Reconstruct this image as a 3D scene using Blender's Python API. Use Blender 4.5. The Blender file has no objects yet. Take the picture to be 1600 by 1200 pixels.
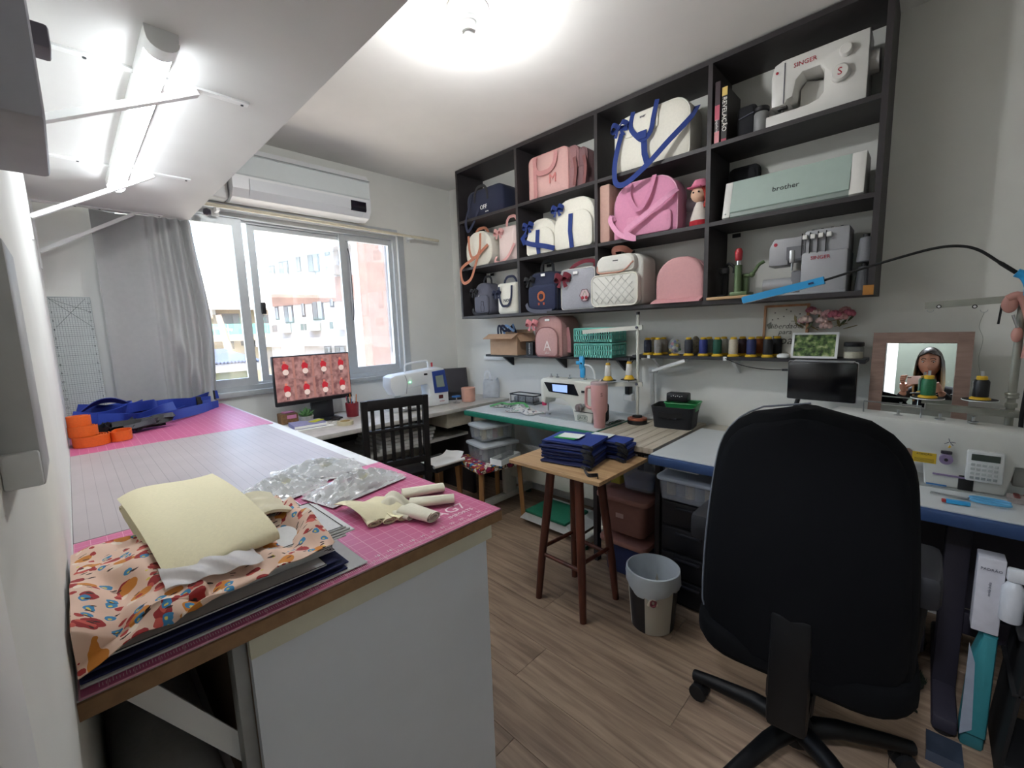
import bpy, bmesh, math, random
from mathutils import Vector, Matrix
random.seed(7)
S = bpy.context.scene
COL = S.collection
R = math.radians
PI = math.pi
# ---------------------------------------------------------------- camera
H = 1.35
FPX = 669.43
_yaw, _pit, _rol = R(45.81), R(-7.486), R(-1.933)
_f = Vector((math.sin(_yaw)*math.cos(_pit), math.cos(_yaw)*math.cos(_pit), math.sin(_pit)))
_r0 = Vector((math.cos(_yaw), -math.sin(_yaw), 0)); _u0 = _r0.cross(_f)
CR = math.cos(_rol)*_r0 + math.sin(_rol)*_u0
CU = -math.sin(_rol)*_r0 + math.cos(_rol)*_u0
CF = _f
CAMP = Vector((0, 0, H))
cd = bpy.data.cameras.new('camera'); co = bpy.data.objects.new('camera', cd); COL.objects.link(co)
cd.sensor_width = 36; cd.lens = FPX*36/1600; cd.clip_start = .01; cd.clip_end = 300
co.matrix_world = Matrix(((CR.x, CU.x, -CF.x, 0), (CR.y, CU.y, -CF.y, 0), (CR.z, CU.z, -CF.z, H), (0, 0, 0, 1)))
S.camera = co
# ---------------------------------------------------------------- light and exposure
S.view_settings.view_transform = 'Standard'; S.view_settings.look = 'None'
S.view_settings.gamma = 1; S.view_settings.use_curve_mapping = False
S.view_settings.exposure = 3.65
wd = bpy.data.worlds.new('sky'); S.world = wd; wd.use_nodes = True
nt = wd.node_tree; nt.nodes.clear()
sk = nt.nodes.new('ShaderNodeTexSky'); sk.sky_type = 'NISHITA'; sk.sun_disc = False
sk.sun_elevation = R(52); sk.sun_rotation = R(215); sk.air_density = 1.0; sk.dust_density = 3.0; sk.ozone_density = 1.0
bgn = nt.nodes.new('ShaderNodeBackground'); bgn.inputs[1].default_value = 0.115
wo = nt.nodes.new('ShaderNodeOutputWorld')
nt.links.new(sk.outputs[0], bgn.inputs[0]); nt.links.new(bgn.outputs[0], wo.inputs[0])
sl = bpy.data.lights.new('sun', 'SUN'); sl.energy = 2.3; sl.angle = R(1.2); sl.color = (1, .95, .88)
so = bpy.data.objects.new('sun', sl); COL.objects.link(so)
so.rotation_euler = Vector((.16, .14, -1.0)).to_track_quat('-Z', 'Y').to_euler()
pl = bpy.data.lights.new('window_daylight_portal', 'AREA'); pl.shape = 'RECTANGLE'; pl.size = 1.9; pl.size_y = 1.25
pl.cycles.is_portal = True
po = bpy.data.objects.new('window_daylight_portal', pl); COL.objects.link(po)
po.location = (1.1, 3.42, 1.56); po.rotation_euler = (R(-90), 0, 0)
# ---------------------------------------------------------------- helpers
def W(px, py, ax, v):
    """point where the sight line through a photo pixel meets the plane axis = v"""
    d = CF + (px-800)/FPX*CR - (py-600)/FPX*CU
    t = (v-CAMP[ax])/d[ax]
    return CAMP + t*d
def WX(px, py, v): return W(px, py, 0, v)
def WY(px, py, v): return W(px, py, 1, v)
def WZ(px, py, v): return W(px, py, 2, v)
def lin(c):
    if isinstance(c, str):
        c = c.lstrip('#'); c = [int(c[i:i+2], 16)/255 for i in (0, 2, 4)]
    return tuple(x/12.92 if x <= .04045 else ((x+.055)/1.055)**2.4 for x in c)
MATS = {}
def M(hexc, rough=.6, metal=0, var=.06, scale=30, bump=0, spec=.5, trans=0, alpha=1, emit=0, sheen=0, coat=0, key=None):
    """procedural material: principled, colour gently broken up by noise, optional fine relief"""
    k = key or (hexc, rough, metal, var, scale, bump, spec, trans, alpha, emit, sheen, coat)
    if k in MATS: return MATS[k]
    m = bpy.data.materials.new('mat_%s' % (hexc if isinstance(hexc, str) else 'c')); m.use_nodes = True
    t = m.node_tree; b = t.nodes['Principled BSDF']; c = lin(hexc)
    b.inputs['Roughness'].default_value = rough; b.inputs['Metallic'].default_value = metal
    b.inputs['Specular IOR Level'].default_value = spec
    b.inputs['Transmission Weight'].default_value = trans
    b.inputs['Alpha'].default_value = alpha
    b.inputs['Coat Weight'].default_value = coat
    if sheen: b.inputs['Sheen Weight'].default_value = sheen
    if emit:
        b.inputs['Emission Color'].default_value = (*c, 1); b.inputs['Emission Strength'].default_value = emit
    b.inputs['Base Color'].default_value = (*c, 1)
    if var or bump:
        tc = t.nodes.new('ShaderNodeTexCoord'); n = t.nodes.new('ShaderNodeTexNoise')
        n.inputs['Scale'].default_value = scale; n.inputs['Detail'].default_value = 4
        t.links.new(tc.outputs['Object'], n.inputs['Vector'])
        if var:
            r = t.nodes.new('ShaderNodeValToRGB')
            r.color_ramp.elements[0].position = .3; r.color_ramp.elements[1].position = .7
            r.color_ramp.elements[0].color = (*[x*(1-var) for x in c], 1)
            r.color_ramp.elements[1].color = (*[min(1, x*(1+var)) for x in c], 1)
            t.links.new(n.outputs['Fac'], r.inputs[0]); t.links.new(r.outputs[0], b.inputs['Base Color'])
        if bump:
            bp = t.nodes.new('ShaderNodeBump'); bp.inputs['Strength'].default_value = bump; bp.inputs['Distance'].default_value = .003
            t.links.new(n.outputs['Fac'], bp.inputs['Height']); t.links.new(bp.outputs[0], b.inputs['Normal'])
    MATS[k] = m
    return m
class G:
    """collects verts and faces of one mesh"""
    def __init__(s): s.v = []; s.f = []; s.m = []; s.mi = 0
    def mat(s, i): s.mi = i; return s
    def add(s, vs, fs):
        o = len(s.v); s.v += [tuple(v) for v in vs]; s.f += [tuple(i+o for i in f) for f in fs]; s.m += [s.mi]*len(fs); return s
    def box(s, x0, x1, y0, y1, z0, z1):
        return s.add([(x, y, z) for z in (z0, z1) for y in (y0, y1) for x in (x0, x1)],
                     [(0, 2, 3, 1), (4, 5, 7, 6), (0, 1, 5, 4), (2, 6, 7, 3), (0, 4, 6, 2), (1, 3, 7, 5)])
    def rbox(s, x0, x1, y0, y1, z0, z1, r=.006, seg=2):
        b = bmesh.new(); bmesh.ops.create_cube(b, size=1)
        for v in b.verts: v.co = Vector(((x0+x1)/2+v.co.x*(x1-x0), (y0+y1)/2+v.co.y*(y1-y0), (z0+z1)/2+v.co.z*(z1-z0)))
        r = min(r, .49*min(abs(x1-x0), abs(y1-y0), abs(z1-z0)))
        bmesh.ops.bevel(b, geom=b.edges[:], offset=r, segments=seg, affect='EDGES', profile=.5, clamp_overlap=True)
        b.verts.index_update(); s.add([v.co[:] for v in b.verts], [[v.index for v in f.verts] for f in b.faces]); b.free(); return s
    def xf(s, mtx, i0=0):
        s.v[i0:] = [tuple(mtx @ Vector(v)) for v in s.v[i0:]]; return s
    def obox(s, a, b, w, h, up=(0, 0, 1)):
        """bar from a to b, width w across, height h along up"""
        a = Vector(a); b = Vector(b); d = (b-a).normalized(); u = Vector(up); sd = d.cross(u)
        if sd.length < 1e-4: sd = d.cross(Vector((1, 0, 0)))
        sd.normalize(); u = sd.cross(d).normalized()
        q = [p+sd*i*w/2+u*j*h/2 for p in (a, b) for i, j in ((-1, -1), (1, -1), (1, 1), (-1, 1))]
        return s.add(q, [(0, 3, 2, 1), (4, 5, 6, 7), (0, 1, 5, 4), (1, 2, 6, 5), (2, 3, 7, 6), (3, 0, 4, 7)])
    def tube(s, pts, r, n=8, closed=False, caps=True):
        pts = [Vector(p) for p in pts]; k = len(pts); rs = r if isinstance(r, (list, tuple)) else [r]*k
        vs = []; prev = None
        for i, p in enumerate(pts):
            if closed: t = pts[(i+1) % k]-pts[i-1]
            else: t = pts[min(i+1, k-1)]-pts[max(i-1, 0)]
            t.normalize()
            if prev is None:
                a = t.orthogonal().normalized()
            else:
                a = prev-t*prev.dot(t)
                a = a.normalized() if a.length > 1e-6 else t.orthogonal().normalized()
            prev = a; b = t.cross(a)
            vs += [p+(a*math.cos(2*PI*j/n)+b*math.sin(2*PI*j/n))*rs[i] for j in range(n)]
        fs = []
        for i in range(k if closed else k-1):
            i2 = (i+1) % k
            fs += [(i*n+j, i*n+(j+1) % n, i2*n+(j+1) % n, i2*n+j) for j in range(n)]
        if caps and not closed: fs += [tuple(range(n))[::-1], tuple((k-1)*n+j for j in range(n))]
        return s.add(vs, fs)
    def cyl(s, p0, p1, r0, r1=None, n=16): return s.tube([p0, p1], [r0, r0 if r1 is None else r1], n)
    def lathe(s, prof, n=24, c=(0, 0, 0), sx=1, sy=1, caps=True):
        vs = [(c[0]+r*sx*math.cos(2*PI*j/n), c[1]+r*sy*math.sin(2*PI*j/n), c[2]+z) for r, z in prof for j in range(n)]
        k = len(prof); fs = [(i*n+j, i*n+(j+1) % n, (i+1)*n+(j+1) % n, (i+1)*n+j) for i in range(k-1) for j in range(n)]
        if caps: fs += [tuple(range(n))[::-1], tuple((k-1)*n+j for j in range(n))]
        return s.add(vs, fs)
    def ball(s, c, r, nu=14, nv=9):
        rx, ry, rz = r if isinstance(r, (tuple, list)) else (r, r, r)
        vs = [(c[0], c[1], c[2]-rz)]
        for i in range(1, nv):
            a = -PI/2+PI*i/nv
            vs += [(c[0]+rx*math.cos(a)*math.cos(2*PI*j/nu), c[1]+ry*math.cos(a)*math.sin(2*PI*j/nu), c[2]+rz*math.sin(a)) for j in range(nu)]
        vs.append((c[0], c[1], c[2]+rz)); fs = [(0, 1+(j+1) % nu, 1+j) for j in range(nu)]
        for i in range(nv-2): fs += [(1+i*nu+j, 1+i*nu+(j+1) % nu, 1+(i+1)*nu+(j+1) % nu, 1+(i+1)*nu+j) for j in range(nu)]
        t = len(vs)-1; b = 1+(nv-2)*nu; fs += [(b+j, b+(j+1) % nu, t) for j in range(nu)]
        return s.add(vs, fs)
    def prism(s, poly, d0, d1, ax='y'):
        """extrude a 2D outline; ax='y': outline in x,z; 'x': outline in y,z; 'z': outline in x,y"""
        mk = {'y': lambda a, b, d: (a, d, b), 'x': lambda a, b, d: (d, a, b), 'z': lambda a, b, d: (a, b, d)}[ax]
        n = len(poly); vs = [mk(a, b, d) for d in (d0, d1) for a, b in poly]
        fs = [tuple(range(n)), tuple(range(2*n-1, n-1, -1))]+[(i, n+i, n+(i+1) % n, (i+1) % n) for i in range(n)]
        return s.add(vs, fs)
    def pillow(s, out, y0, y1, edge=.012, dome=.008):
        """soft block: outline in x,z (list) pulled from y0 (front) to y1 (back) with rounded rims and domed faces"""
        cx = sum(p[0] for p in out)/len(out); cz = sum(p[1] for p in out)/len(out); n = len(out)
        hw = max(abs(p[0]-cx) for p in out); hh = max(abs(p[1]-cz) for p in out)
        def ring(y, ins):
            return [(cx+(p[0]-cx)*(1-ins/hw), y, cz+(p[1]-cz)*(1-ins/hh)) for p in out]
        e = edge; rings = [ring(y0-dome, hw*.62 if hw < hh else hh*.62), ring(y0-dome*.45, min(hw, hh)*.25), ring(y0, e), ring(y0+e*.3, e*.3), ring(y0+e, 0), ring(y1-e, 0), ring(y1-e*.3, e*.3), ring(y1, e)]
        vs = [v for q in rings for v in q]; fs = [tuple(range(n))]
        for i in range(len(rings)-1): fs += [(i*n+j, (i+1)*n+j, (i+1)*n+(j+1) % n, i*n+(j+1) % n) for j in range(n)]
        k = len(rings)-1; fs.append(tuple(k*n+j for j in range(n-1, -1, -1)))
        return s.add(vs, fs)
    def ribbon(s, pts, w, t=.002, side=(0, 1, 0)):
        """flat strap along pts; its width lies along side (vector or list of vectors)"""
        pts = [Vector(p) for p in pts]; k = len(pts); vs = []
        for i, p in enumerate(pts):
            sd = Vector(side[i] if isinstance(side, list) else side).normalized()
            tg = pts[min(i+1, k-1)]-pts[max(i-1, 0)]; sd = (sd-tg.normalized()*sd.dot(tg.normalized()))
            sd = sd.normalized() if sd.length > 1e-6 else tg.orthogonal().normalized()
            nn = sd.cross(tg).normalized() if tg.length > 1e-9 else Vector((0, 0, 1))
            vs += [p-sd*w/2-nn*t/2, p+sd*w/2-nn*t/2, p+sd*w/2+nn*t/2, p-sd*w/2+nn*t/2]
        fs = [(0, 3, 2, 1), ((k-1)*4, (k-1)*4+1, (k-1)*4+2, (k-1)*4+3)]
        for i in range(k-1): fs += [(i*4+j, i*4+(j+1) % 4, i*4+4+(j+1) % 4, i*4+4+j) for j in range(4)]
        return s.add(vs, fs)
    def sheet(s, fn, nu, nv, t=.002):
        """thin solid cloth: fn(u,v) -> point, u,v in 0..1"""
        g = [[Vector(fn(i/nu, j/nv)) for j in range(nv+1)] for i in range(nu+1)]
        top = []; bot = []
        for i in range(nu+1):
            for j in range(nv+1):
                du = g[min(i+1, nu)][j]-g[max(i-1, 0)][j]; dv = g[i][min(j+1, nv)]-g[i][max(j-1, 0)]
                n = du.cross(dv); n = n.normalized() if n.length > 1e-9 else Vector((0, 0, 1))
                top.append(g[i][j]+n*t/2); bot.append(g[i][j]-n*t/2)
        m = nv+1; o = len(top); fs = []
        for i in range(nu):
            for j in range(nv):
                a, b, c, d = i*m+j, (i+1)*m+j, (i+1)*m+j+1, i*m+j+1
                fs += [(a, b, c, d), (o+d, o+c, o+b, o+a)]
        for i in range(nu): fs += [(i*m, o+i*m, o+(i+1)*m, (i+1)*m), (i*m+nv, (i+1)*m+nv, o+(i+1)*m+nv, o+i*m+nv)]
        for j in range(nv): fs += [(j, j+1, o+j+1, o+j), (nu*m+j, o+nu*m+j, o+nu*m+j+1, nu*m+j+1)]
        return s.add(top+bot, fs)
    def text(s, body, size, mtx, ext=.0006, align='CENTER', shear=0):
        c = bpy.data.curves.new('t', 'FONT'); c.body = body; c.size = size; c.extrude = ext; c.align_x = align; c.align_y = 'CENTER'; c.resolution_u = 2; c.shear = shear
        o = bpy.data.objects.new('t', c); COL.objects.link(o); dg = bpy.context.evaluated_depsgraph_get()
        me = bpy.data.meshes.new_from_object(o.evaluated_get(dg))
        s.add([mtx @ v.co for v in me.vertices], [tuple(p.vertices) for p in me.polygons])
        bpy.data.objects.remove(o); bpy.data.meshes.remove(me); bpy.data.curves.remove(c); return s
def ftext(x, y, z, tilt=0, spin=0):
    """text frame on a front (-y) face"""
    return Matrix.Translation((x, y, z)) @ Matrix.Rotation(R(90)+tilt, 4, 'X') @ Matrix.Rotation(spin, 4, 'Z')
def rrect(w, h, r=.02, n=4, cx=0, z0=0, rb=None):
    """outline of a rounded rectangle, base at z0; r top corner radius, rb bottom"""
    rb = r if rb is None else rb; r = min(r, w/2, h/2); rb = min(rb, w/2, h/2); o = []
    for (x, z, rr, a0) in ((w/2-rb, z0+rb, rb, -90), (w/2-r, z0+h-r, r, 0), (-w/2+r, z0+h-r, r, 90), (-w/2+rb, z0+rb, rb, 180)):
        o += [(cx+x+rr*math.cos(R(a0+90*i/n)), z+rr*math.sin(R(a0+90*i/n))) for i in range(n+1)]
    return o
def thing(name, label, cat, loc=(0, 0, 0), rz=0, group=None, rot=None):
    o = bpy.data.objects.new(name, None); COL.objects.link(o); o.empty_display_size = .05
    o.location = loc; o.rotation_euler = rot if rot else (0, 0, rz); tag(o, label, cat, group); return o
def tag(o, label, cat, group=None):
    o['label'] = label; o['category'] = cat
    if group: o['group'] = group
    return o
def part(name, g, mat, parent=None, loc=None, rot=None, label=None, sharp=38, world=False):
    me = bpy.data.meshes.new(name); me.from_pydata(g.v, [], g.f)
    mats = mat if isinstance(mat, (list, tuple)) else [mat]
    for m in mats: me.materials.append(m)
    if len(mats) > 1: me.polygons.foreach_set('material_index', g.m)
    me.polygons.foreach_set('use_smooth', [True]*len(me.polygons))
    me.update(); me.set_sharp_from_angle(angle=R(sharp))
    o = bpy.data.objects.new(name, me); COL.objects.link(o)
    if loc: o.location = loc
    if rot: o.rotation_euler = rot
    if parent:
        o.parent = parent
        if world: o.matrix_parent_inverse = wm(parent).inverted()
    if label: o['label'] = label
    return o
def wm(o):
    m = Matrix.LocRotScale(o.location, o.rotation_euler, o.scale)
    return (wm(o.parent) @ o.matrix_parent_inverse @ m) if o.parent else m
def struct(name, g, mat, parent=None):
    o = part(name, g, mat, parent)
    if not parent: o['kind'] = 'structure'
    return o
def dup(root, loc=None, rz=None, label=None):
    r = root.copy(); COL.objects.link(r)
    if loc is not None: r.location = loc
    if rz is not None: r.rotation_euler = (0, 0, rz)
    if label: r['label'] = label
    for ch in list(root.children):
        c = ch.copy(); COL.objects.link(c); c.parent = r
        for q in list(ch.children):
            d = q.copy(); COL.objects.link(d); d.parent = c
    return r
def link_copy(o, parent, loc):
    c = o.copy(); COL.objects.link(c); c.parent = parent; c.location = loc; return c
def arc(c, rx, rz, a0, a1, n, ax='y', off=0):
    """points on an ellipse in the x,z plane (ax y), x,y plane (ax z) or y,z plane (ax x)"""
    o = []
    for i in range(n+1):
        a = R(a0+(a1-a0)*i/n); p, q = rx*math.cos(a), rz*math.sin(a)
        o.append({'y': (c[0]+p, c[1]+off, c[2]+q), 'z': (c[0]+p, c[1]+q, c[2]+off), 'x': (c[0]+off, c[1]+p, c[2]+q)}[ax])
    return o
def cat(pts, sub=6):
    """smooth curve through points (Catmull-Rom)"""
    p = [Vector(q) for q in pts]; p = [p[0]*2-p[1]]+p+[p[-1]*2-p[-2]]; o = []
    for i in range(1, len(p)-2):
        for k in range(sub):
            t = k/sub
            o.append(.5*((2*p[i])+(-p[i-1]+p[i+1])*t+(2*p[i-1]-5*p[i]+4*p[i+1]-p[i+2])*t*t+(-p[i-1]+3*p[i]-3*p[i+1]+p[i+2])*t**3))
    o.append(p[-2]); return o
# palette
WALL = M('#e2e2dc', .9, var=.02, scale=6, bump=.05); CEIL = M('#e6e4e0', .9, var=.02, scale=5)
WHITE = M('#e6e7e5', .45, var=.02, scale=12); WHITEG = M('#eef0ef', .3, var=.01); BLACK = M('#17171a', .5, var=.1); BLACKM = M('#0e0e10', .7, var=.1)
DARKWOOD = M('#2f2b2d', .55, var=.12, scale=25, bump=.1); STEEL = M('#b9bcbd', .3, 1, var=.04); CREAMM = M('#cfcfc4', .45, var=.03)
ALU = M('#c3c8ca', .4, .3, var=.03); GLASS = M('#ffffff', .02, var=0, trans=1, alpha=.12, spec=.5)
XL, XR, YB, YS, ZC = -.041, 2.6, 3.25, -1.35, 2.61
# ---------------------------------------------------------------- room shell
def wood(c0, c1, scale=(1, 12, 12), key='w', rough=.5, bump=.08, ring=3.0):
    m = bpy.data.materials.new('wood_'+key); m.use_nodes = True; t = m.node_tree; b = t.nodes['Principled BSDF']
    b.inputs['Roughness'].default_value = rough
    tc = t.nodes.new('ShaderNodeTexCoord'); mp = t.nodes.new('ShaderNodeMapping'); mp.inputs['Scale'].default_value = scale
    oi = t.nodes.new('ShaderNodeObjectInfo'); ad = t.nodes.new('ShaderNodeVectorMath'); ad.operation = 'ADD'
    ml = t.nodes.new('ShaderNodeVectorMath'); ml.operation = 'SCALE'; ml.inputs['Scale'].default_value = 37
    t.links.new(oi.outputs['Random'], ml.inputs[0]); t.links.new(tc.outputs['Object'], ad.inputs[0]); t.links.new(ml.outputs[0], ad.inputs[1])
    n = t.nodes.new('ShaderNodeTexNoise'); n.inputs['Scale'].default_value = ring; n.inputs['Detail'].default_value = 7; n.inputs['Distortion'].default_value = .6
    r = t.nodes.new('ShaderNodeValToRGB'); r.color_ramp.elements[0].position = .32; r.color_ramp.elements[1].position = .7
    r.color_ramp.elements[0].color = (*lin(c0), 1); r.color_ramp.elements[1].color = (*lin(c1), 1)
    t.links.new(ad.outputs[0], mp.inputs[0]); t.links.new(mp.outputs[0], n.inputs['Vector']); t.links.new(n.outputs['Fac'], r.inputs[0]); t.links.new(r.outputs[0], b.inputs['Base Color'])
    bp = t.nodes.new('ShaderNodeBump'); bp.inputs['Strength'].default_value = bump; bp.inputs['Distance'].default_value = .002
    t.links.new(n.outputs['Fac'], bp.inputs['Height']); t.links.new(bp.outputs[0], b.inputs['Normal']); return m
FLOORW = wood('#786453', '#a8917a', (14, 1, 1), 'floor', .42)
fl = struct('floor', G().box(-1.6, XR+.1, YS-.1, YB+.1, -.12, -.006), M('#3c3129', .8))
PW, PL = .19, 1.25
pk = G().rbox(0, PW-.0012, 0, PL-.0012, -.006, 0, .0008, 1)
proto = None; i = 0; x = -1.59
while x < XR:
    y = YS-.05-((i*.43) % 1)*PL
    while y < YB:
        if proto is None: proto = part('plank', pk, FLOORW, fl, (x, y, 0))
        else: link_copy(proto, fl, (x, y, 0))
        y += PL
    x += PW; i += 1
struct('ceiling', G().box(-1.6, XR+.1, YS-.1, YB+.12, ZC, ZC+.15), CEIL)
struct('wall_right', G().box(XR, XR+.15, YS-.1, YB+.15, 0, ZC), WALL)
WX0, WX1, WZ0, WZ1 = .20, 2.02, .99, 2.14        # window opening
g = G().box(XL-.15, WX0, YB, YB+.15, 0, ZC).box(WX1, XR, YB, YB+.15, 0, ZC).box(WX0, WX1, YB, YB+.15, 0, WZ0).box(WX0, WX1, YB, YB+.15, WZ1, ZC)
struct('wall_back', g, WALL)
DY0, DY1, DZ = -.62, .25, 2.12                     # doorway in the left wall
g = G().box(XL-.13, XL, DY1, YB, 0, ZC).box(XL-.13, XL, YS, DY0, 0, ZC).box(XL-.13, XL, DY0, DY1, DZ, ZC)
struct('wall_left', g, WALL)
struct('wall_front', G().box(-1.6, XR+.1, YS-.12, YS, 0, ZC), WALL)
struct('wall_hall', G().box(-1.6, -1.45, YS, 1.2, 0, ZC).box(-1.6, XL-.13, 1.2, 1.3, 0, ZC), M('#5f655b', .9, var=.03, scale=5))
g = G()
for y0, y1 in ((DY1-.02, DY1+.05), (DY0-.05, DY0+.02)):
    g.rbox(XL-.145, XL+.008, y0, y1, 0, DZ+.05, .004)
g.rbox(XL-.145, XL+.008, DY0-.05, DY1+.05, DZ-.02, DZ+.05, .004)
struct('trim_1', g, WHITE)
g = G().box(XR-.012, XR, YS, YB, 0, .07); struct('baseboard_right', g, WHITE)
g = G().box(XL, XR-.012, YB-.012, YB, 0, .07); struct('baseboard_back', g, WHITE)
# window: frame, four sashes, panes
wn = struct('window_1', G().box(WX0, WX0+.03, YB+.02, YB+.13, WZ0, WZ1).box(WX1-.03, WX1, YB+.02, YB+.13, WZ0, WZ1)
            .box(WX0+.03, WX1-.03, YB+.02, YB+.13, WZ0, WZ0+.035).box(WX0+.03, WX1-.03, YB+.02, YB+.13, WZ1-.03, WZ1)
            .box(WX0+.03, WX1-.03, YB+.06, YB+.068, WZ0+.035, WZ0+.05).box(WX0+.03, WX1-.03, YB+.06, YB+.068, WZ1-.045, WZ1-.03), ALU)
part('sill', G().rbox(WX0-.03, WX1+.02, YB-.03, YB+.02, WZ0-.03, WZ0+.004, .005), M('#aeb2b1', .5), wn)
part('jamb', G().box(WX1, WX1+.055, YB-.012, YB, WZ0-.02, WZ1+.02), ALU, wn)
part('jamb', G().box(WX0, WX1, YB-.012, YB, WZ1-.002, WZ1+.045), ALU, wn)
def sash(x0, x1, y, s0=.045, s1=.045):
    z0, z1 = WZ0+.035, WZ1-.03
    f = part('sash', G().box(x0, x0+s0, y, y+.028, z0, z1).box(x1-s1, x1, y, y+.028, z0, z1).box(x0+s0, x1-s1, y, y+.028, z0, z0+.05).box(x0+s0, x1-s1, y, y+.028, z1-.045, z1), ALU, wn)
    part('pane', G().box(x0+s0, x1-s1, y+.011, y+.015, z0+.05, z1-.045), GLASS, f); return f
YA, YC = YB+.03, YB+.078
sash(.23, .60, YC); sash(.50, .885, YA, .045, .055)
f = sash(.925, 1.63, YC, .045, .05); part('latch', G().rbox(.962, .99, YC-.022, YC, 1.50, 1.58, .004), BLACK, f)
f = sash(1.545, 1.99, YA+.02, .05, .03); part('handle', G().tube(cat([(1.60, YA-.0, 2.0), (1.60, YA-.02, 1.9), (1.60, YA-.02, 1.55), (1.60, YA, 1.45)]), .004), BLACK, f)
# ---------------------------------------------------------------- outside the window
GZ = -7.0
struct('ground_outside', G().box(-60, 90, YB+.6, 120, GZ-.3, GZ), M('#a8a49b', .9, var=.15, scale=.4))
PWH = M('#8a8b8e', .9, var=.04, scale=1.2); PPINK = M('#6b564e', .9, var=.14, scale=1.5); GREYW = M('#4a5056', .3, var=.2, scale=2); ACW = M('#858584', .6, var=.03); DGREY = M('#34373a', .7)
P0 = WY(423, 527, 30.0); FD = Vector((.27, -.963, 0)).normalized(); FN = Vector((-FD.y, FD.x, 0)) * -1   # facade runs along FD, faces FN
if FN.dot(CAMP-P0) < 0: FN = -FN
def FP(px, py):
    d = CF + (px-800)/FPX*CR - (py-600)/FPX*CU
    return CAMP + d*((P0-CAMP).dot(FN)/d.dot(FN))
ap = thing('apartment_building', 'white three-storey apartment block with a pink band and wall air conditioners outside the window', 'building', (P0.x, P0.y, GZ))
def fbox(name, p, s0, s1, z0, z1, d0, d1, mat):
    """box on the facade: s along it from the far corner, z height, d outwards"""
    q = [Vector((P0.x, P0.y, 0))+FD*s+FN*d for s in (s0, s1) for d in (d0, d1)]
    g = G().add([(v.x, v.y, z) for z in (z0, z1) for v in q], [(0, 1, 3, 2), (4, 6, 7, 5), (0, 4, 5, 1), (1, 5, 7, 3), (3, 7, 6, 2), (2, 6, 4, 0)])
    return part(name, g, mat, p, world=True)
def sz(px, py):
    v = FP(px, py); return (v-Vector((P0.x, P0.y, v.z))).dot(FD), v.z
L = 15
zb0 = sz(430, 479)[1]; zb1 = sz(427, 445)[1]; ze = sz(424, 409)[1]; zl = sz(427, 527)[1]
fbox('wall', ap, 0, L, GZ, ze, -9, 0, PWH)
fbox('band', ap, .6, L, zb0, zb1, 0, .06, PPINK)
fbox('ledge', ap, -.5, L, zl-.55, zl-.1, -.3, .7, PWH)
fbox('roof', ap, -1, L+.5, ze, ze+.35, -9.5, .9, PWH)
fbox('parapet', ap, -.2, L, ze+.35, ze+1.7, -8, -.1, PWH)
for (x0, x1, y0, y1) in ((422, 430, 415, 437), (438, 452, 408, 445), (464, 470, 400, 426), (482, 499, 391, 426), (508, 515, 384, 400), (529, 536, 380, 412),
                         (431, 436, 479, 500), (445, 459, 477, 505), (472, 477, 472, 495), (489, 506, 469, 500), (516, 522, 465, 480), (508, 518, 540, 552), (524, 541, 540, 553)):
    (s0, _), (s1, _) = sz(x0, (y0+y1)/2), sz(x1, (y0+y1)/2); zc0 = sz((x0+x1)/2, y1)[1]; zc1 = sz((x0+x1)/2, y0)[1]
    w = fbox('window', ap, s0, s1, zc0, zc1, .0, .05, DGREY)
    sw = (s1-s0); fbox('pane', w, s0+.1*sw, s0+.47*sw, zc0+.08, zc1-.08, .04, .07, GREYW); fbox('pane', w, s0+.53*sw, s1-.1*sw, zc0+.08, zc1-.08, .04, .07, M('#6d757d', .25))
for (x0, x1, y0, y1) in ((436, 446, 440, 452), (480, 495, 427, 442), (525, 535, 416, 430), (442, 456, 506, 520), (486, 502, 504, 517), (532, 541, 501, 515)):
    (s0, _), (s1, _) = sz(x0, (y0+y1)/2), sz(x1, (y0+y1)/2); zc0 = sz((x0+x1)/2, y1)[1]; zc1 = sz((x0+x1)/2, y0)[1]
    a = fbox('air_conditioner_unit', ap, s0, s1, zc0, zc1, .06, .75, ACW)
    fbox('fan_grille', a, s0+.12*(s1-s0), s0+.7*(s1-s0), zc0+.12*(zc1-zc0), zc0+.88*(zc1-zc0), .75, .77, DGREY)
# cream house with green glass balcony
YH = 38
ch = thing('cream_house', 'cream two-storey house with a green glass balcony beyond the blue roof', 'house', (WY(360, 520, YH).x, YH, GZ))
CRM = M('#857e6e', .9, var=.05, scale=1); GRG = M('#5f9a8c', .15, var=.03, alpha=.75); TILE = M('#d8cfc4', .85, var=.2, scale=6)
def ybox(name, p, px0, py0, px1, py1, y, d, mat, d2=0):
    a = WY(px0, py0, y); b = WY(px1, py1, y)
    return part(name, G().box(min(a.x, b.x), max(a.x, b.x), y-d, y+d2, min(a.z, b.z), max(a.z, b.z)), mat, p, world=True)
a0 = WY(250, 482, YH); a1 = WY(432, 482, YH)
part('wall', G().box(a0.x, a1.x, YH, YH+8, GZ, a1.z), CRM, ch, world=True)
part('roof', G().prism([(YH-1.2, a1.z-.15), (YH-1.2, a1.z), (YH+4, a1.z+1.5), (YH+9, a1.z)], a0.x-.5, a1.x+.5, 'x'), TILE, ch, world=True)
ybox('window', ch, 337, 490, 375, 508, YH, .05, GREYW); ybox('door', ch, 350, 508, 380, 524, YH, .06, DGREY); ybox('window', ch, 411, 492, 424, 508, YH, .05, GREYW)
u = ybox('air_conditioner_unit', ch, 321, 484, 334, 492, YH, .6, ACW)
ybox('balcony_slab', ch, 300, 525, 428, 530, YH, 1.5, CRM); ybox('balcony_glass', ch, 300, 507, 428, 524, YH-1.4, .05, GRG)
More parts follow.
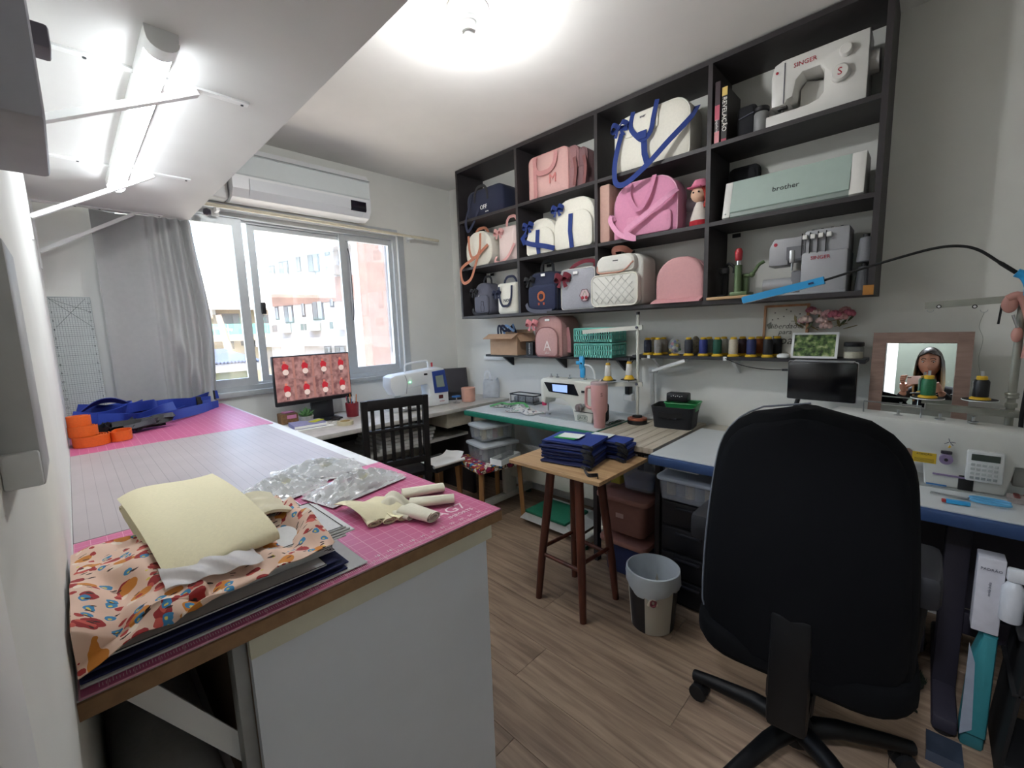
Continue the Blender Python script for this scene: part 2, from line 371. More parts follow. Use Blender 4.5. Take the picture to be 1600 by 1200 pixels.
for k in range(6): ybox('post', ch, 312+22*k, 507, 313+22*k, 525, YH-1.42, .05, ALU)
ybox('gate', ch, 356, 533, 366, 545, YH, .08, DGREY); ybox('window', ch, 376, 532, 383, 540, YH, .05, DGREY); ybox('window', ch, 396, 531, 405, 541, YH, .05, DGREY)
b0 = WY(341, 492, 22); b1 = WY(358, 548, 22)
tag(part('utility_pole', G().cyl((b1.x, 22, GZ), (b1.x, 22, b1.z), .17, .16, 10).cyl((b1.x, 22, b1.z), (b0.x, 22, b0.z), .16, .11, 10).obox((b0.x-.5, 22, b0.z-.5), (b0.x+.45, 22, b0.z-.65), .1, .1), M('#8d7c6c', .9, var=.15, scale=3)),
    'leaning wooden utility pole in front of the cream house', 'pole')
# low house: blue corrugated roof, white fascia, green wall
YG = 12.0
lh = thing('green_house', 'pale green house with a blue corrugated roof and white fascia below the window', 'house', (WY(350, 580, YG).x, YG, GZ))
c0 = WY(250, 575, YG); c1 = WY(408, 565, YG); zt = WY(350, 569, YG).z; zf = WY(350, 582, YG).z
part('wall', G().box(c0.x, c1.x-.2, YG+.4, YG+6, GZ, zf+.1), M('#66724f', .9, var=.06, scale=2), lh, world=True)
part('fascia', G().box(c0.x-.3, c1.x, YG, YG+.4, zf, zt), PWH, lh, world=True)
n = 60; q = []
for k in range(n+1):
    xx = c0.x-.3+(c1.x-c0.x+.3)*k/n; zz = .035*(k % 2)
    q.append((xx, zz))
zr = WY(350, 546, YG+3.4).z
vs = []; fs = []
for k, (xx, zz) in enumerate(q):
    for (yy, z0) in ((YG-.05, zt+.03), (YG+3.4, zr)):
        vs += [(xx, yy, z0+zz), (xx, yy, z0+zz-.03)]
for k in range(n):
    a = k*4; b = a+4; fs += [(a, b, b+2, a+2), (a+1, a+3, b+3, b+1), (a, a+1, b+1, b)]
part('corrugated_roof', G().add(vs, fs), M('#2a3349', .6, var=.15, scale=3), lh, world=True, sharp=10)
ybox('window', lh, 362, 596, 392, 607, YG+.4, .06, PWH); ybox('air_conditioner_unit', lh, 335, 600, 349, 610, YG+.4, .4, DGREY)
# concrete water tank on a lower roof
t0 = WY(447, 552, 18); t1 = WY(480, 536, 18)
tag(part('water_tank', G().lathe([((t1.x-t0.x)/2, GZ-t0.z+.0), ((t1.x-t0.x)/2, t1.z-t0.z-.1), ((t1.x-t0.x)/2*.95, t1.z-t0.z)], 18, ((t0.x+t1.x)/2, 18.4, t0.z)), M('#a9a59b', .95, var=.3, scale=3, bump=.3)),
    'stained round concrete tank in front of the apartment block', 'tank')
# neighbour building close to the right: white wall, pink pilaster
YN = 9.0
nb = thing('neighbour_building', 'white neighbouring building with a tall pink pilaster at the right of the window', 'building', (WY(620, 500, YN).x, YN, GZ))
n0 = WY(555, 470, YN).x
part('wall', G().prism([(n0, YN), (n0+4, YN), (n0+5, YN+3), (n0*(YN+3)/YN+.6, YN+3)], GZ, 9, 'z'), PWH, nb, world=True)
p0 = WY(564, 470, YN).x; p1 = WY(592, 470, YN).x
part('pilaster', G().box(p0, p1, YN-.35, YN, GZ, 9), M('#68564f', .95, var=.12, scale=4, bump=.2), nb, world=True)
s0 = WY(607, 470, YN).x; s1 = WY(650, 470, YN).x
part('recess_panel', G().box(s0, s1, YN-.06, YN, .9, 9), M('#88949f', .6, var=.03), nb, world=True)
part('window', G().box(s0+.1, s1, YN-.08, YN, -2.2, -.3), M('#c3ccd3', .4), nb, world=True)
# ---------------------------------------------------------------- curtain, rod, air conditioner
rd_ = thing('curtain_rod', 'cream curtain rod running along the top of the window', 'curtain rod', (1.5, 3.17, 2.14))
part('rod', G().cyl((.62, 3.17, 2.150), (2.39, 3.17, 2.132), .011, n=12), M('#d8d0b8', .4), rd_, world=True)
part('finial', G().lathe([(.0, 0), (.018, .004), (.024, .02), (.018, .036), (0, .04)], 14).xf(Matrix.Translation((.66, 3.17, 2.1)) @ Matrix.Rotation(R(90), 4, 'Y')), M('#3b3744', .4), rd_, world=True)
for x in (.74, 2.125): part('bracket', G().obox((x, 3.17, 2.133), (x, YB, 2.133), .018, .03).rbox(x-.02, x+.02, YB-.008, YB, 2.10, 2.17, .002), WHITEG, rd_, world=True)
def curt(u, v):
    z = 2.028-v*(2.028-.935)
    x = .16+.43*u
    if u < .5: y = 3.165-.02*math.cos(u*2*PI*2.0)
    else:
        k = (u-.5)/.5; y = 3.165-.02+.028*math.sin(k*2*PI*4.2+v*1.2)*(.35+.65*k)
        x += .035*math.sin(v*PI*.9)*k*math.sin(v*3)+.02*v*k
    d = u-(.50+.42*max(0, v-.42)/.58)          # diagonal drag fold towards the lower corner
    if v > .42: y -= .035*math.exp(-(d/.06)**2)*min(1, (v-.42)*4)
    return (x, y, z)
tag(part('curtain', G().sheet(curt, 90, 40, .003), M('#adafae', .85, var=.03, scale=40, sheen=.2), sharp=60), 'grey blackout curtain drawn to the left side of the window', 'curtain')
ac = thing('air_conditioner', 'white split air conditioner mounted on the wall above the window', 'air conditioner', (1.25, YB, 2.17))
ax0, ax1, az0, az1 = .80, 1.69, 2.175, 2.50
prof = [(YB, az0+.02), (YB-.10, az0), (YB-.17, az0+.02), (YB-.205, az0+.065), (YB-.21, az0+.13), (YB-.205, az1-.05), (YB-.17, az1-.005), (YB-.14, az1), (YB, az1)]
part('body', G().prism(prof, ax0, ax1, 'x'), M('#e3e5e6', .35, var=.01), ac, world=True, sharp=30)
part('front_panel', G().prism([(YB-.208, az0+.14), (YB-.216, az0+.15), (YB-.211, az1-.06), (YB-.2, az1-.055)], ax0+.01, ax1-.01, 'x'), M('#cfd6d6', .25, var=.01), ac, world=True)
part('louver', G().prism([(YB-.18, az0+.02), (YB-.218, az0+.062), (YB-.219, az0+.125), (YB-.207, az0+.128), (YB-.2, az0+.06)], ax0+.09, ax1-.06, 'x'), M('#d7dadd', .35, var=.01), ac, world=True)
part('display', G().prism([(YB-.2125, az0+.05), (YB-.222, az0+.062), (YB-.2225, az0+.118), (YB-.21, az0+.12)], ax1-.16, ax1-.045, 'x'), M('#16121f', .15), ac, world=True)
part('top_line', G().prism([(YB-.206, az1-.052), (YB-.213, az1-.055), (YB-.212, az1-.048)], ax0, ax1, 'x'), M('#9aa09f', .5), ac, world=True)
tag(part('pipe_cover', G().rbox(.66, .795, YB-.12, YB, 2.19, 2.32, .01).rbox(.5, .66, YB-.09, YB, 2.2, 2.29, .01), WHITE), 'white pipe duct box at the left end of the air conditioner', 'duct')
# ---------------------------------------------------------------- shelf board over the cutting table with brackets and lamp
ZB = 2.03
tag(part('overhead_board', G().rbox(XL, .577, .30, 3.158, ZB, ZB+.02, .001, 1), M('#d6d6d3', .55, var=.03, scale=4)), 'long white board shelf fixed above the cutting table', 'shelf')
for n_, (yb, px) in enumerate(((1.49, 'nearest the camera'), (2.335, 'in the middle'), (3.10, 'beside the curtain'))):
    b = thing('shelf_bracket', 'white steel strut bracket under the overhead board, ' + px, 'bracket', (XL, yb, ZB-.4), group='brackets under the overhead board')
    zw = (1.83, 1.80, 1.79)[n_]
    part('arm', G().box(XL, .455, yb-.011, yb+.011, ZB-.006, ZB), WHITE, b, world=True)
    part('strut', G().obox((XL+.006, yb, zw), (.33, yb, ZB-.012), .024, .016), WHITE, b, world=True)
    part('wall_plate', G().box(XL, XL+.006, yb-.012, yb+.012, zw-.08, ZB-.006), WHITE, b, world=True)
    for q in (.11, .20, .44): part('screw', G().cyl((q, yb+.004, ZB-.0065), (q, yb+.004, ZB-.0085), .004, n=8), DGREY, b, world=True)
tl = thing('led_tube_lamp', 'lit white batten lamp fixed under the overhead board', 'lamp', (.227, 1.9, ZB))
part('housing', G().prism([(.196, ZB), (.197, ZB-.018), (.2, ZB-.022), (.254, ZB-.022), (.257, ZB-.018), (.258, ZB)], 1.265, 2.55, 'y'), WHITEG, tl, world=True)
dif = G().prism([(.206, ZB-.0225)]+[(.229+.024*math.cos(R(a)), ZB-.0225-.02*math.sin(R(a))) for a in range(180, -1, -20)][1:-1]+[(.252, ZB-.0225)], 1.31, 2.545, 'y')
part('diffuser', dif, M('#f4f9ff', .5, var=0, emit=3.4), tl, world=True)
part('end_cap', G().prism([(.197, ZB-.022)]+[(.2275+.0305*math.cos(R(a)), ZB-.022-.025*math.sin(R(a))) for a in range(180, -1, -20)][1:-1]+[(.258, ZB-.022)], 1.262, 1.31, 'y'), WHITEG, tl, world=True)
part('end_cap', G().prism([(.197, ZB-.022)]+[(.2275+.0305*math.cos(R(a)), ZB-.022-.025*math.sin(R(a))) for a in range(180, -1, -20)][1:-1]+[(.258, ZB-.022)], 2.545, 2.555, 'y'), WHITEG, tl, world=True)
# ceiling bulb
bx, by = WZ(731, 14, ZC).x, WZ(731, 14, ZC).y
cl = thing('ceiling_bulb', 'lit bulb in a round white ceiling socket', 'lamp', (bx, by, ZC))
part('ceiling_rose', G().lathe([(0, 0), (.082, 0), (.084, -.01), (.078, -.022), (.06, -.03), (.036, -.034), (.034, -.05), (.03, -.052), (0, -.052)][::-1], 30), WHITEG, cl)
part('socket', G().lathe([(0, -.05), (.03, -.05), (.028, -.085), (0, -.087)][::-1], 20), WHITEG, cl)
part('bulb_neck', G().lathe([(.018, -.085), (.02, -.09), (.034, -.118), (.035, -.12)][::-1], 20, caps=False), WHITEG, cl)
part('bulb', G().lathe([(.035, -.12), (.037, -.14), (.035, -.165), (.024, -.183), (.008, -.189), (0, -.1895)][::-1], 20, caps=False), M('#fbfdff', .5, var=0, emit=34), cl)
# things on the left wall right beside the camera
YE = .446                                                  # near ends of the fittings beside the lens
o = thing('wall_cabinet', 'grey hard-edged wall box jutting in at the upper left corner', 'box', (XL, .62, 1.5))
c0 = WY(72, 188, YE); part('casing', G().rbox(XL, c0.x, YE, .60, WY(60, 184, YE).z, 1.95, .004), M('#a9aab2', .5, var=.05), o, world=True)
c1 = WY(78, 60, .61); part('latch', G().rbox(XL, c1.x, .61, .64, WY(70, 74, .61).z, WY(70, 36, .61).z, .003), M('#7c7884', .5), o, world=True)
tr = thing('cable_trunking', 'grey cable trunking with a socket box on the left wall', 'trunking', (XL, .5, .9))
a0 = WY(45, 600, YE); part('duct', G().rbox(XL, a0.x, YE, .53, 1.25, WY(20, 372, YE).z, .002), M('#b9bbba', .5), tr, world=True)
b0 = WY(61, 702, YE); b1 = WY(66, 757, YE); part('socket_box', G().rbox(XL, b0.x, YE-.004, .53, b1.z, b0.z, .002), M('#dddfde', .45), tr, world=True)
b2 = WY(61, 690, .535); part('socket_cover', G().rbox(XL, b2.x-.004, .53, .56, b1.z+.008, b0.z+.014, .001), M('#c6c8c7', .45), tr, world=True)
# ---------------------------------------------------------------- wall shelf unit
SX, SB, SA = 2.32, 1.842, 2.212                        # front plane and the two shelf levels
su = thing('shelving_unit', 'large dark open shelf unit hung on the right wall, full of bags and machines', 'shelf unit', (2.46, 1.5, 1.44))
ys = [2.811, 2.152, 1.497, .843, .172]
SBOT = 1.455
def swood(x0, x1, y0, y1, z0, z1, nm): return part(nm, G().box(x0, x1, y0, y1, z0, z1), DARKWOOD, su, world=True)
swood(SX, XR, ys[4], ys[0], ZC-.03, ZC-.006, 'top_panel'); swood(SX, XR, ys[4], ys[0], SBOT-.02, SBOT, 'bottom_panel')
for i, y in enumerate(ys):
    y0 = y-.02 if i == 0 else (y if i == 4 else y-.011)
    swood(SX, XR, y0, y0+.021, SBOT, ZC-.03, 'side_panel' if i in (0, 4) else 'divider')
for i in range(4):
    for z in (SA, SB): swood(SX+.002, XR, ys[i+1]+(.021 if i == 3 else .01), ys[i]-(.02 if i == 0 else .011), z-.02, z, 'shelf')
part('corner_bracket', G().box(SX-.003, SX, ys[4], ys[4]+.035, SBOT-.02, SBOT+.02), M('#b07a3e', .4, .6), su, world=True)
for y in (2.7, 2.08, 1.4, .78):
    part('hook', G().obox((XR-.02, y-.02, SB-.04), (XR-.02, y+.02, SB-.04), .006, .02), BLACK, su, world=True)
# ---------------------------------------------------------------- cutting table
TZ = .93
MDF = M('#8a6a4a', .8, var=.12, scale=60); MDFW = M('#d9dad8', .5, var=.03)
ct = thing('cutting_table', 'long white cutting table with a raw fibreboard edge along the left wall', 'table', (.3, 1.9, 0))
part('top', G().box(XL, .661, .69, YB-.001, TZ-.025, TZ-.003), MDF, ct, world=True)
part('edge_band', G().box(.661, .664, .70, YB-.001, TZ-.025, TZ-.0005).box(XL, .661, .695, YB-.001, TZ-.003, TZ-.001), MDFW, ct, world=True)
part('front_panel', G().box(.145, .648, .735, .753, .02, TZ-.025), M('#d9dfe6', .55, var=.03, scale=5), ct, world=True)
part('rail', G().box(.142, .655, .722, .735, TZ-.078, TZ-.025), M('#cfcdb9', .5, var=.03), ct, world=True)
part('side_panel', G().box(.145, .163, .753, 3.1, .02, TZ-.025), M('#7c6a58', .7), ct, world=True)
part('outer_panel', G().box(.63, .648, .753, 3.1, .02, TZ-.025), WHITE, ct, world=True)
part('strut', G().obox((XL+.02, .80, TZ-.03), (.142, .80, .63), .004, .03, (1, 0, 1)), WHITE, ct, world=True)
part('upright', G().rbox(.125, .145, .76, .80, .02, TZ-.03, .002), M('#9a9b99', .4), ct, world=True)
def matm(base, line, key, rough=.5, fine=.0254, wear=0):
    """self-healing mat: printed grid lines every inch or so in object space"""
    m = bpy.data.materials.new('mat_grid_'+key); m.use_nodes = True; t = m.node_tree; b = t.nodes['Principled BSDF']; b.inputs['Roughness'].default_value = rough
    tc = t.nodes.new('ShaderNodeTexCoord'); sp = t.nodes.new('ShaderNodeSeparateXYZ'); t.links.new(tc.outputs['Object'], sp.inputs[0])
    def math_(op, a, bv):
        n = t.nodes.new('ShaderNodeMath'); n.operation = op
        for i, q in enumerate((a, bv)):
            if isinstance(q, (int, float)): n.inputs[i].default_value = q
            elif q is not None: t.links.new(q, n.inputs[i])
        return n.outputs[0]
    def lines(ax, step, w):
        f = math_('FRACT', math_('ADD', math_('DIVIDE', sp.outputs[ax], step), 100.0), None)
        return math_('LESS_THAN', f, w/step)
    fac = None
    for ax, step, w, k in ((0, fine, .0011, .5), (1, fine, .0011, .5), (0, fine*4, .0018, .5), (1, fine*4, .0018, .5)):
        if wear and ax == 1: continue
        q = math_('MULTIPLY', lines(ax, step, w), k); fac = q if fac is None else math_('MAXIMUM', fac, q)
    nz = t.nodes.new('ShaderNodeTexNoise'); nz.inputs['Scale'].default_value = 5 if wear else 3; nz.inputs['Detail'].default_value = 6
    mp = t.nodes.new('ShaderNodeMapping'); mp.inputs['Scale'].default_value = (1, 1, 1); t.links.new(tc.outputs['Object'], mp.inputs[0]); t.links.new(mp.outputs[0], nz.inputs['Vector'])
    r = t.nodes.new('ShaderNodeValToRGB'); c = lin(base); r.color_ramp.elements[0].position = .35; r.color_ramp.elements[1].position = .68
    r.color_ramp.elements[0].color = (*[x*(.93 if wear else .97) for x in c], 1); r.color_ramp.elements[1].color = (*[x*(1.06 if wear else 1.03) for x in c], 1)
    t.links.new(nz.outputs['Fac'], r.inputs[0])
    mx = t.nodes.new('ShaderNodeMix'); mx.data_type = 'RGBA'; t.links.new(fac, mx.inputs[0]); t.links.new(r.outputs[0], mx.inputs[6]); mx.inputs[7].default_value = (*lin(line), 1)
    t.links.new(mx.outputs[2], b.inputs['Base Color']); return m
PINKM = matm('#c05c86', '#e8bccb', 'pink', .45); GREYM = matm('#aaa1a1', '#6b6263', 'worn', .45, wear=1)
mt = thing('cutting_mat', 'pink gridded cutting mat with white lettering at the near end of the table', 'cutting mat', (XL+.002, .692, TZ-.001))
part('mat', G().rbox(0, .70, 0, .565, 0, .003, .001, 1), PINKM, mt)
WHP = M('#f3dfe6', .6, var=0)
zp = .0032
def flat(x, y, z, a=0): return Matrix.Translation((x, y, z)) @ Matrix.Rotation(a, 4, 'Z')
g = G().text('AG7', .045, flat(.615, .083, zp), .0003).text('IMPORTS', .017, flat(.622, .052, zp), .0003)
part('lettering', g, WHP, mt, label='white lettering AG7 IMPORTS')
g = G()
for k in range(26):
    if k: g.text(str(k), .011, flat(.018+.0254*k, .027, zp), .0002)
    for q in range(8): g.box(.018+.0254*k+q*.003175, .018+.0254*k+q*.003175+.0006, .008, .014 if q % 4 else .019, zp-.0003, zp+.0002)
part('ruler_print', g, WHP, mt)
m2 = thing('cutting_mat', 'worn greyish-pink cutting mat in the middle of the table', 'cutting mat', (XL+.002, 1.26, TZ-.001))
part('mat', G().rbox(0, .66, 0, .99, 0, .003, .001, 1), GREYM, m2)
m3 = thing('cutting_mat', 'pink cutting mat at the window end of the table under the blue straps', 'cutting mat', (XL+.002, 2.253, TZ-.001))
part('mat', G().rbox(0, .69, 0, .985, 0, .003, .001, 1), PINKM, m3)
# roll of batting stored under the table
br = thing('batting_roll', 'thick white roll of batting stored under the cutting table', 'roll', (.0, .9, .45))
def spiral(r0, r1, turns, n): return [((r0+(r1-r0)*i/n)*math.cos(2*PI*turns*i/n), (r0+(r1-r0)*i/n)*math.sin(2*PI*turns*i/n)) for i in range(n+1)]
sp_ = spiral(.022, .078, 4, 70)
def rollf(u, v):
    i = min(int(u*70), 70); return (.041+sp_[i][0], .76+.9*v, .563+sp_[i][1])
part('roll', G().sheet(rollf, 70, 6, .012), M('#cfcfcc', .95, var=.04, scale=80, bump=.3), br, world=True, sharp=80)
tag(part('under_shelf', G().box(XL+.001, .123, .75, 3.0, .462, .48), MDFW), 'white board shelf below the cutting table carrying the batting roll', 'shelf')
# ---------------------------------------------------------------- window desk
DZ_ = .75
wdsk = thing('window_desk', 'pale stone-topped desk running under the window', 'desk', (1.6, 2.9, 0))
STONE = M('#c3bfb8', .35, var=.12, scale=18)
part('top', G().rbox(.70, 2.595, 2.56, YB-.013, DZ_-.03, DZ_, .004), STONE, wdsk, world=True)
part('apron', G().box(.72, 2.58, 3.19, 3.21, .40, DZ_-.03), DARKWOOD, wdsk, world=True)
part('lower_shelf', G().box(.72, 2.2, 2.66, 3.19, .50, .52), STONE, wdsk, world=True)
for x in (.72, 2.2, 2.56): part('leg', G().box(x, x+.03, 2.62, 3.19, 0, DZ_-.03), DARKWOOD, wdsk, world=True)
# ---------------------------------------------------------------- sewing tables along the right wall
GREENE = M('#14735b', .5, var=.05); TOPW = M('#cdd2d3', .35, var=.03, scale=8)
gt = thing('sewing_table', 'industrial sewing table with a white top and green edge', 'table', (2.3, 1.9, 0))
part('top', G().rbox(2.025, 2.585, 1.325, 2.465, DZ_-.004, DZ_+.001, .001, 1), TOPW, gt, world=True)
part('edge', G().rbox(2.01, 2.59, 1.32, 2.47, DZ_-.04, DZ_-.004, .006), GREENE, gt, world=True)
for y in (2.30, 1.42):
    l = part('leg', G().rbox(2.24, 2.36, y-.02, y+.02, .06, DZ_-.04, .004), CREAMM, gt, world=True)
    part('foot', G().rbox(2.02, 2.55, y-.025, y+.025, .025, .075, .01), CREAMM, l, world=True)
    for x in (2.05, 2.52): part('rubber_foot', G().cyl((x, y, 0), (x, y, .026), .022, n=12), M('#1e4d3a', .6), l, world=True)
part('crossbar', G().rbox(2.30, 2.34, 1.42, 2.30, .20, .30, .004), CREAMM, gt, world=True)
part('modesty_panel', G().rbox(2.36, 2.375, 1.44, 2.28, .18, .46, .004), M('#c6c9c8', .5), gt, world=True)
pd = part('pedal', G().prism([(1.50, .04), (1.96, .04), (1.90, .10), (1.56, .10)], 0, .30, 'x').xf(Matrix.Translation((2.05, 0, 0))), M('#c7ccca', .4), gt, world=True)
part('pedal_pad', G().rbox(2.04, 2.30, 1.56, 1.90, .098, .118, .006), M('#17694f', .6, bump=.2), pd, world=True)
ws = thing('strip_table', 'weathered wooden slat table between the two sewing tables', 'table', (2.25, 1.1, 0))
SLATW = wood('#a99d8a', '#cfc7b6', (1, 9, 9), 'slat', .6)
sp = G().rbox(1.90, 2.59, 0, .0535, DZ_-.03, DZ_-.002, .0015, 1)
for k in range(7):
    o = part('slat', G().rbox(1.90, 2.59, .915+k*.0565, .915+k*.0565+.0545, DZ_-.03, DZ_-.002, .0015, 1), SLATW, ws, world=True)
for x in (1.98, 2.5): part('beam', G().box(x, x+.04, .915, 1.31, DZ_-.07, DZ_-.03), DARKWOOD, ws, world=True)
for x in (1.98, 2.5):
    for y in (.917, 1.285): part('leg', G().box(x, x+.04, y, y+.025, 0, DZ_-.07), DARKWOOD, ws, world=True)
NAVYE = M('#2b4673', .5, var=.05)
bt = thing('sewing_table', 'industrial sewing table with a white top and blue edge behind the office chair', 'table', (2.15, .2, 0))
part('top', G().rbox(1.815, 2.44, -1.02, .888, DZ_-.004, DZ_+.001, .001, 1), TOPW, bt, world=True)
part('edge', G().rbox(1.80, 2.445, -1.03, .893, DZ_-.045, DZ_-.004, .006), NAVYE, bt, world=True)
part('rear_board', G().rbox(2.446, 2.592, -1.03, .893, DZ_-.04, DZ_-.003, .003), M('#bfb9ac', .55, var=.06, scale=15), bt, world=True)
DKM = M('#2b2833', .55, var=.05)
for y in (-.12, -.95):
    l = part('leg', G().rbox(1.99, 2.09, y-.03, y+.03, .05, DZ_-.045, .004), DKM, bt, world=True)
    part('foot', G().rbox(1.80, 2.4, y-.03, y+.03, .02, .07, .01), DKM, l, world=True)
    part('rubber_foot', G().cyl((1.84, y, 0), (1.84, y, .022), .025, n=12).cyl((2.36, y, 0), (2.36, y, .022), .025, n=12), BLACK, l, world=True)
part('crossbar', G().rbox(2.03, 2.06, -.95, -.12, .25, .33, .004), DKM, bt, world=True)
part('panel', G().box(2.33, 2.345, -.95, .3, .2, .69), DKM, bt, world=True)
# ---------------------------------------------------------------- dining chair at the desk
BLKW = M('#191718', .4, var=.1)
dc = thing('dining_chair', 'black wooden slat-back chair drawn up to the window desk', 'chair', (1.345, 2.33, 0), R(-14))
part('seat', G().rbox(-.20, .20, -.02, .38, .43, .46, .008), BLKW, dc)
for x in (-.185, .185):
    part('leg', G().obox((x, -.02, 0), (x, -.03, .46), .035, .035).obox((x, -.03, .46), (x, -.055, .955), .035, .028), BLKW, dc)
    part('leg', G().obox((x*.95, .35, 0), (x*.95, .35, .43), .035, .035), BLKW, dc)
part('top_rail', G().rbox(-.168, .168, -.068, -.04, .895, .957, .004), BLKW, dc)
part('lower_rail', G().rbox(-.168, .168, -.056, -.032, .53, .57, .003), BLKW, dc)
part('middle_rail', G().rbox(-.168, .168, -.06, -.036, .755, .775, .003), BLKW, dc)
for k in range(6):
    x = -.14+k*.056; part('slat', G().obox((x, -.045, .57), (x, -.055, .9), .02 if k in (0, 5) else .021, .012), BLKW, dc)
part('stretcher', G().box(-.17, .17, -.03, -.005, .22, .25), BLKW, dc)
# ---------------------------------------------------------------- stool with square board
REDW = wood('#3f1f17', '#6e3a2a', (8, 8, 1), 'stoolleg', .4)
OAK = wood('#a9855e', '#c9a87d', (14, 1, 14), 'oak', .5)
st = thing('tall_stool', 'tall stool with turned reddish legs under a square oak board', 'stool', (1.63, 1.18, 0))
part('seat_board', G().rbox(-.165, .265, -.24, .285, .682, .70, .002, 1), OAK, st)
for (fx, fy) in ((-.127, .143), (-.137, -.131), (.116, -.151), (.141, .116)):
    part('leg', G().tube([(fx, fy, 0), (fx*.9, fy*.9, .2), (fx*.7, fy*.7, .5), (fx*.6, fy*.6, .682)], [.016, .019, .021, .021], 14), REDW, st)
cr = [(-.127, .143), (-.137, -.131), (.116, -.151), (.141, .116)]
for k in range(4):
    z = .27 if k % 2 else .235; s = .86
    a = cr[k]; b = cr[(k+1) % 4]; part('rung', G().cyl((a[0]*s, a[1]*s, z), (b[0]*s, b[1]*s, z), .010, n=10), REDW, st)
# ---------------------------------------------------------------- office chair
CHB = M('#08090b', .95, var=.12, scale=60, bump=.08, spec=.12); PLB = M('#07080a', .5, var=.05, spec=.3)
oc = thing('office_chair', 'black upholstered swivel office chair seen from behind', 'chair', (1.43, .215, 0), R(-90+4))
def bk(u, v):   # back cushion shell: local x right, y forward(away), z up
    z = .44+.685*v
    w = .238*(1-.16*v**2)*(max(0, 1-((v-.70)/.30)**3.2)**.45 if v > .70 else 1)
    if v < .12: w *= .86+.14*math.sin(v/.12*PI/2)
    return w, z
def backg(yo, th, sc, bul):
    N, Mv = 20, 26; vs = []; fs = []
    for j in range(Mv+1):
        v = j/Mv; w, z = bk(0, v); w = max(w*sc, .02); zc = .78+(z-.78)*sc
        y0 = yo+.07*v**1.6-.03*math.sin(v*PI)
        for i in range(N):
            a = 2*PI*i/N; x = w*math.copysign(abs(math.cos(a))**.55, math.cos(a)); yy = th/2*math.copysign(abs(math.sin(a))**.75, math.sin(a))
            vs.append((x, y0+yy+bul*(1-(x/.25)**2)*-1+.06*(x/.24)**2, zc))
    for j in range(Mv): fs += [(j*N+i, j*N+(i+1) % N, (j+1)*N+(i+1) % N, (j+1)*N+i) for i in range(N)]
    fs += [tuple(range(N))[::-1], tuple(Mv*N+i for i in range(N))]
    return G().add(vs, fs)
part('backrest', backg(-.20, .075, 1.0, .01), CHB, oc, sharp=60)
part('back_shell', backg(-.232, .035, .93, .012), M('#06070a', .85, var=.05, spec=.12), oc, sharp=60)
edge = []
for j in range(40):
    v = j/39; w, z = bk(0, v); edge.append((-w-.001, -.20+.07*v**1.6-.03*math.sin(v*PI)+.05, z))
part('piping', G().tube(edge, .0028, 6), M('#6d727c', .4), oc)
part('seat', G().pillow([(x, y) for x, y in rrect(.50, .46, .12, 6, 0, -.21)], -.03, .06, .025, .004).xf(Matrix.Translation((0, 0, .47)) @ Matrix.Rotation(R(90), 4, 'X') @ Matrix.Scale(-1, 4, (0, 1, 0))), CHB, oc, sharp=60)
part('seat_pan', G().rbox(-.2, .2, -.19, .2, .38, .42, .02), PLB, oc)
part('spine', G().rbox(-.045, .045, -.275, -.225, .30, .62, .012).obox((0, -.25, .33), (0, -.02, .33), .09, .03), PLB, oc)
part('back_lever_box', G().rbox(-.06, .05, -.18, .02, .29, .36, .01), PLB, oc)
part('gas_lift', G().cyl((0, 0, .30), (0, 0, .08), .028).cyl((0, 0, .40), (0, 0, .30), .016), PLB, oc)
for s, yw in ((1, .52), (-1, -.035)):
    part('armrest', G().rbox(1.43, 1.66, yw-.035, yw+.035, .60, .695, .02), M('#1c1d22', .6, var=.05), oc, world=True); part('armrest_post', G().tube([(1.52, yw, .61), (1.50, yw-.01*s, .45), (1.47, yw-.10*s, .40)], .017, 10), PLB, oc, world=True)
part('hub', G().lathe([(.045, .06), (.05, .08), (.045, .12), (.03, .14)], 20), PLB, oc)
angs = [R(95+72*k-90+90+18) for k in range(5)]
fts = [Vector((1.447, .53)), Vector((1.145, .386)), Vector((1.623, -.03))]
b0_ = math.atan2(.53-.215, 1.447-1.43)      # one foot direction in world
for k in range(5):
    a = b0_+k*2*PI/5-oc.rotation_euler.z; d = Vector((math.cos(a), math.sin(a), 0))
    leg = part('leg', G().tube([d*.03+Vector((0, 0, .10)), d*.12+Vector((0, 0, .105)), d*.26+Vector((0, 0, .085)), d*.315+Vector((0, 0, .075))], [.03, .026, .021, .019], 12), PLB, oc)
    sd = Vector((-d.y, d.x, 0)); c = d*.295
    part('caster', G().cyl(c+sd*.008+Vector((0, 0, .028)), c+sd*.026+Vector((0, 0, .028)), .028, n=16).cyl(c-sd*.008+Vector((0, 0, .028)), c-sd*.026+Vector((0, 0, .028)), .028, n=16).cyl(c+Vector((0, 0, .03)), c+Vector((0, 0, .08)), .008, n=8), BLACKM, leg)
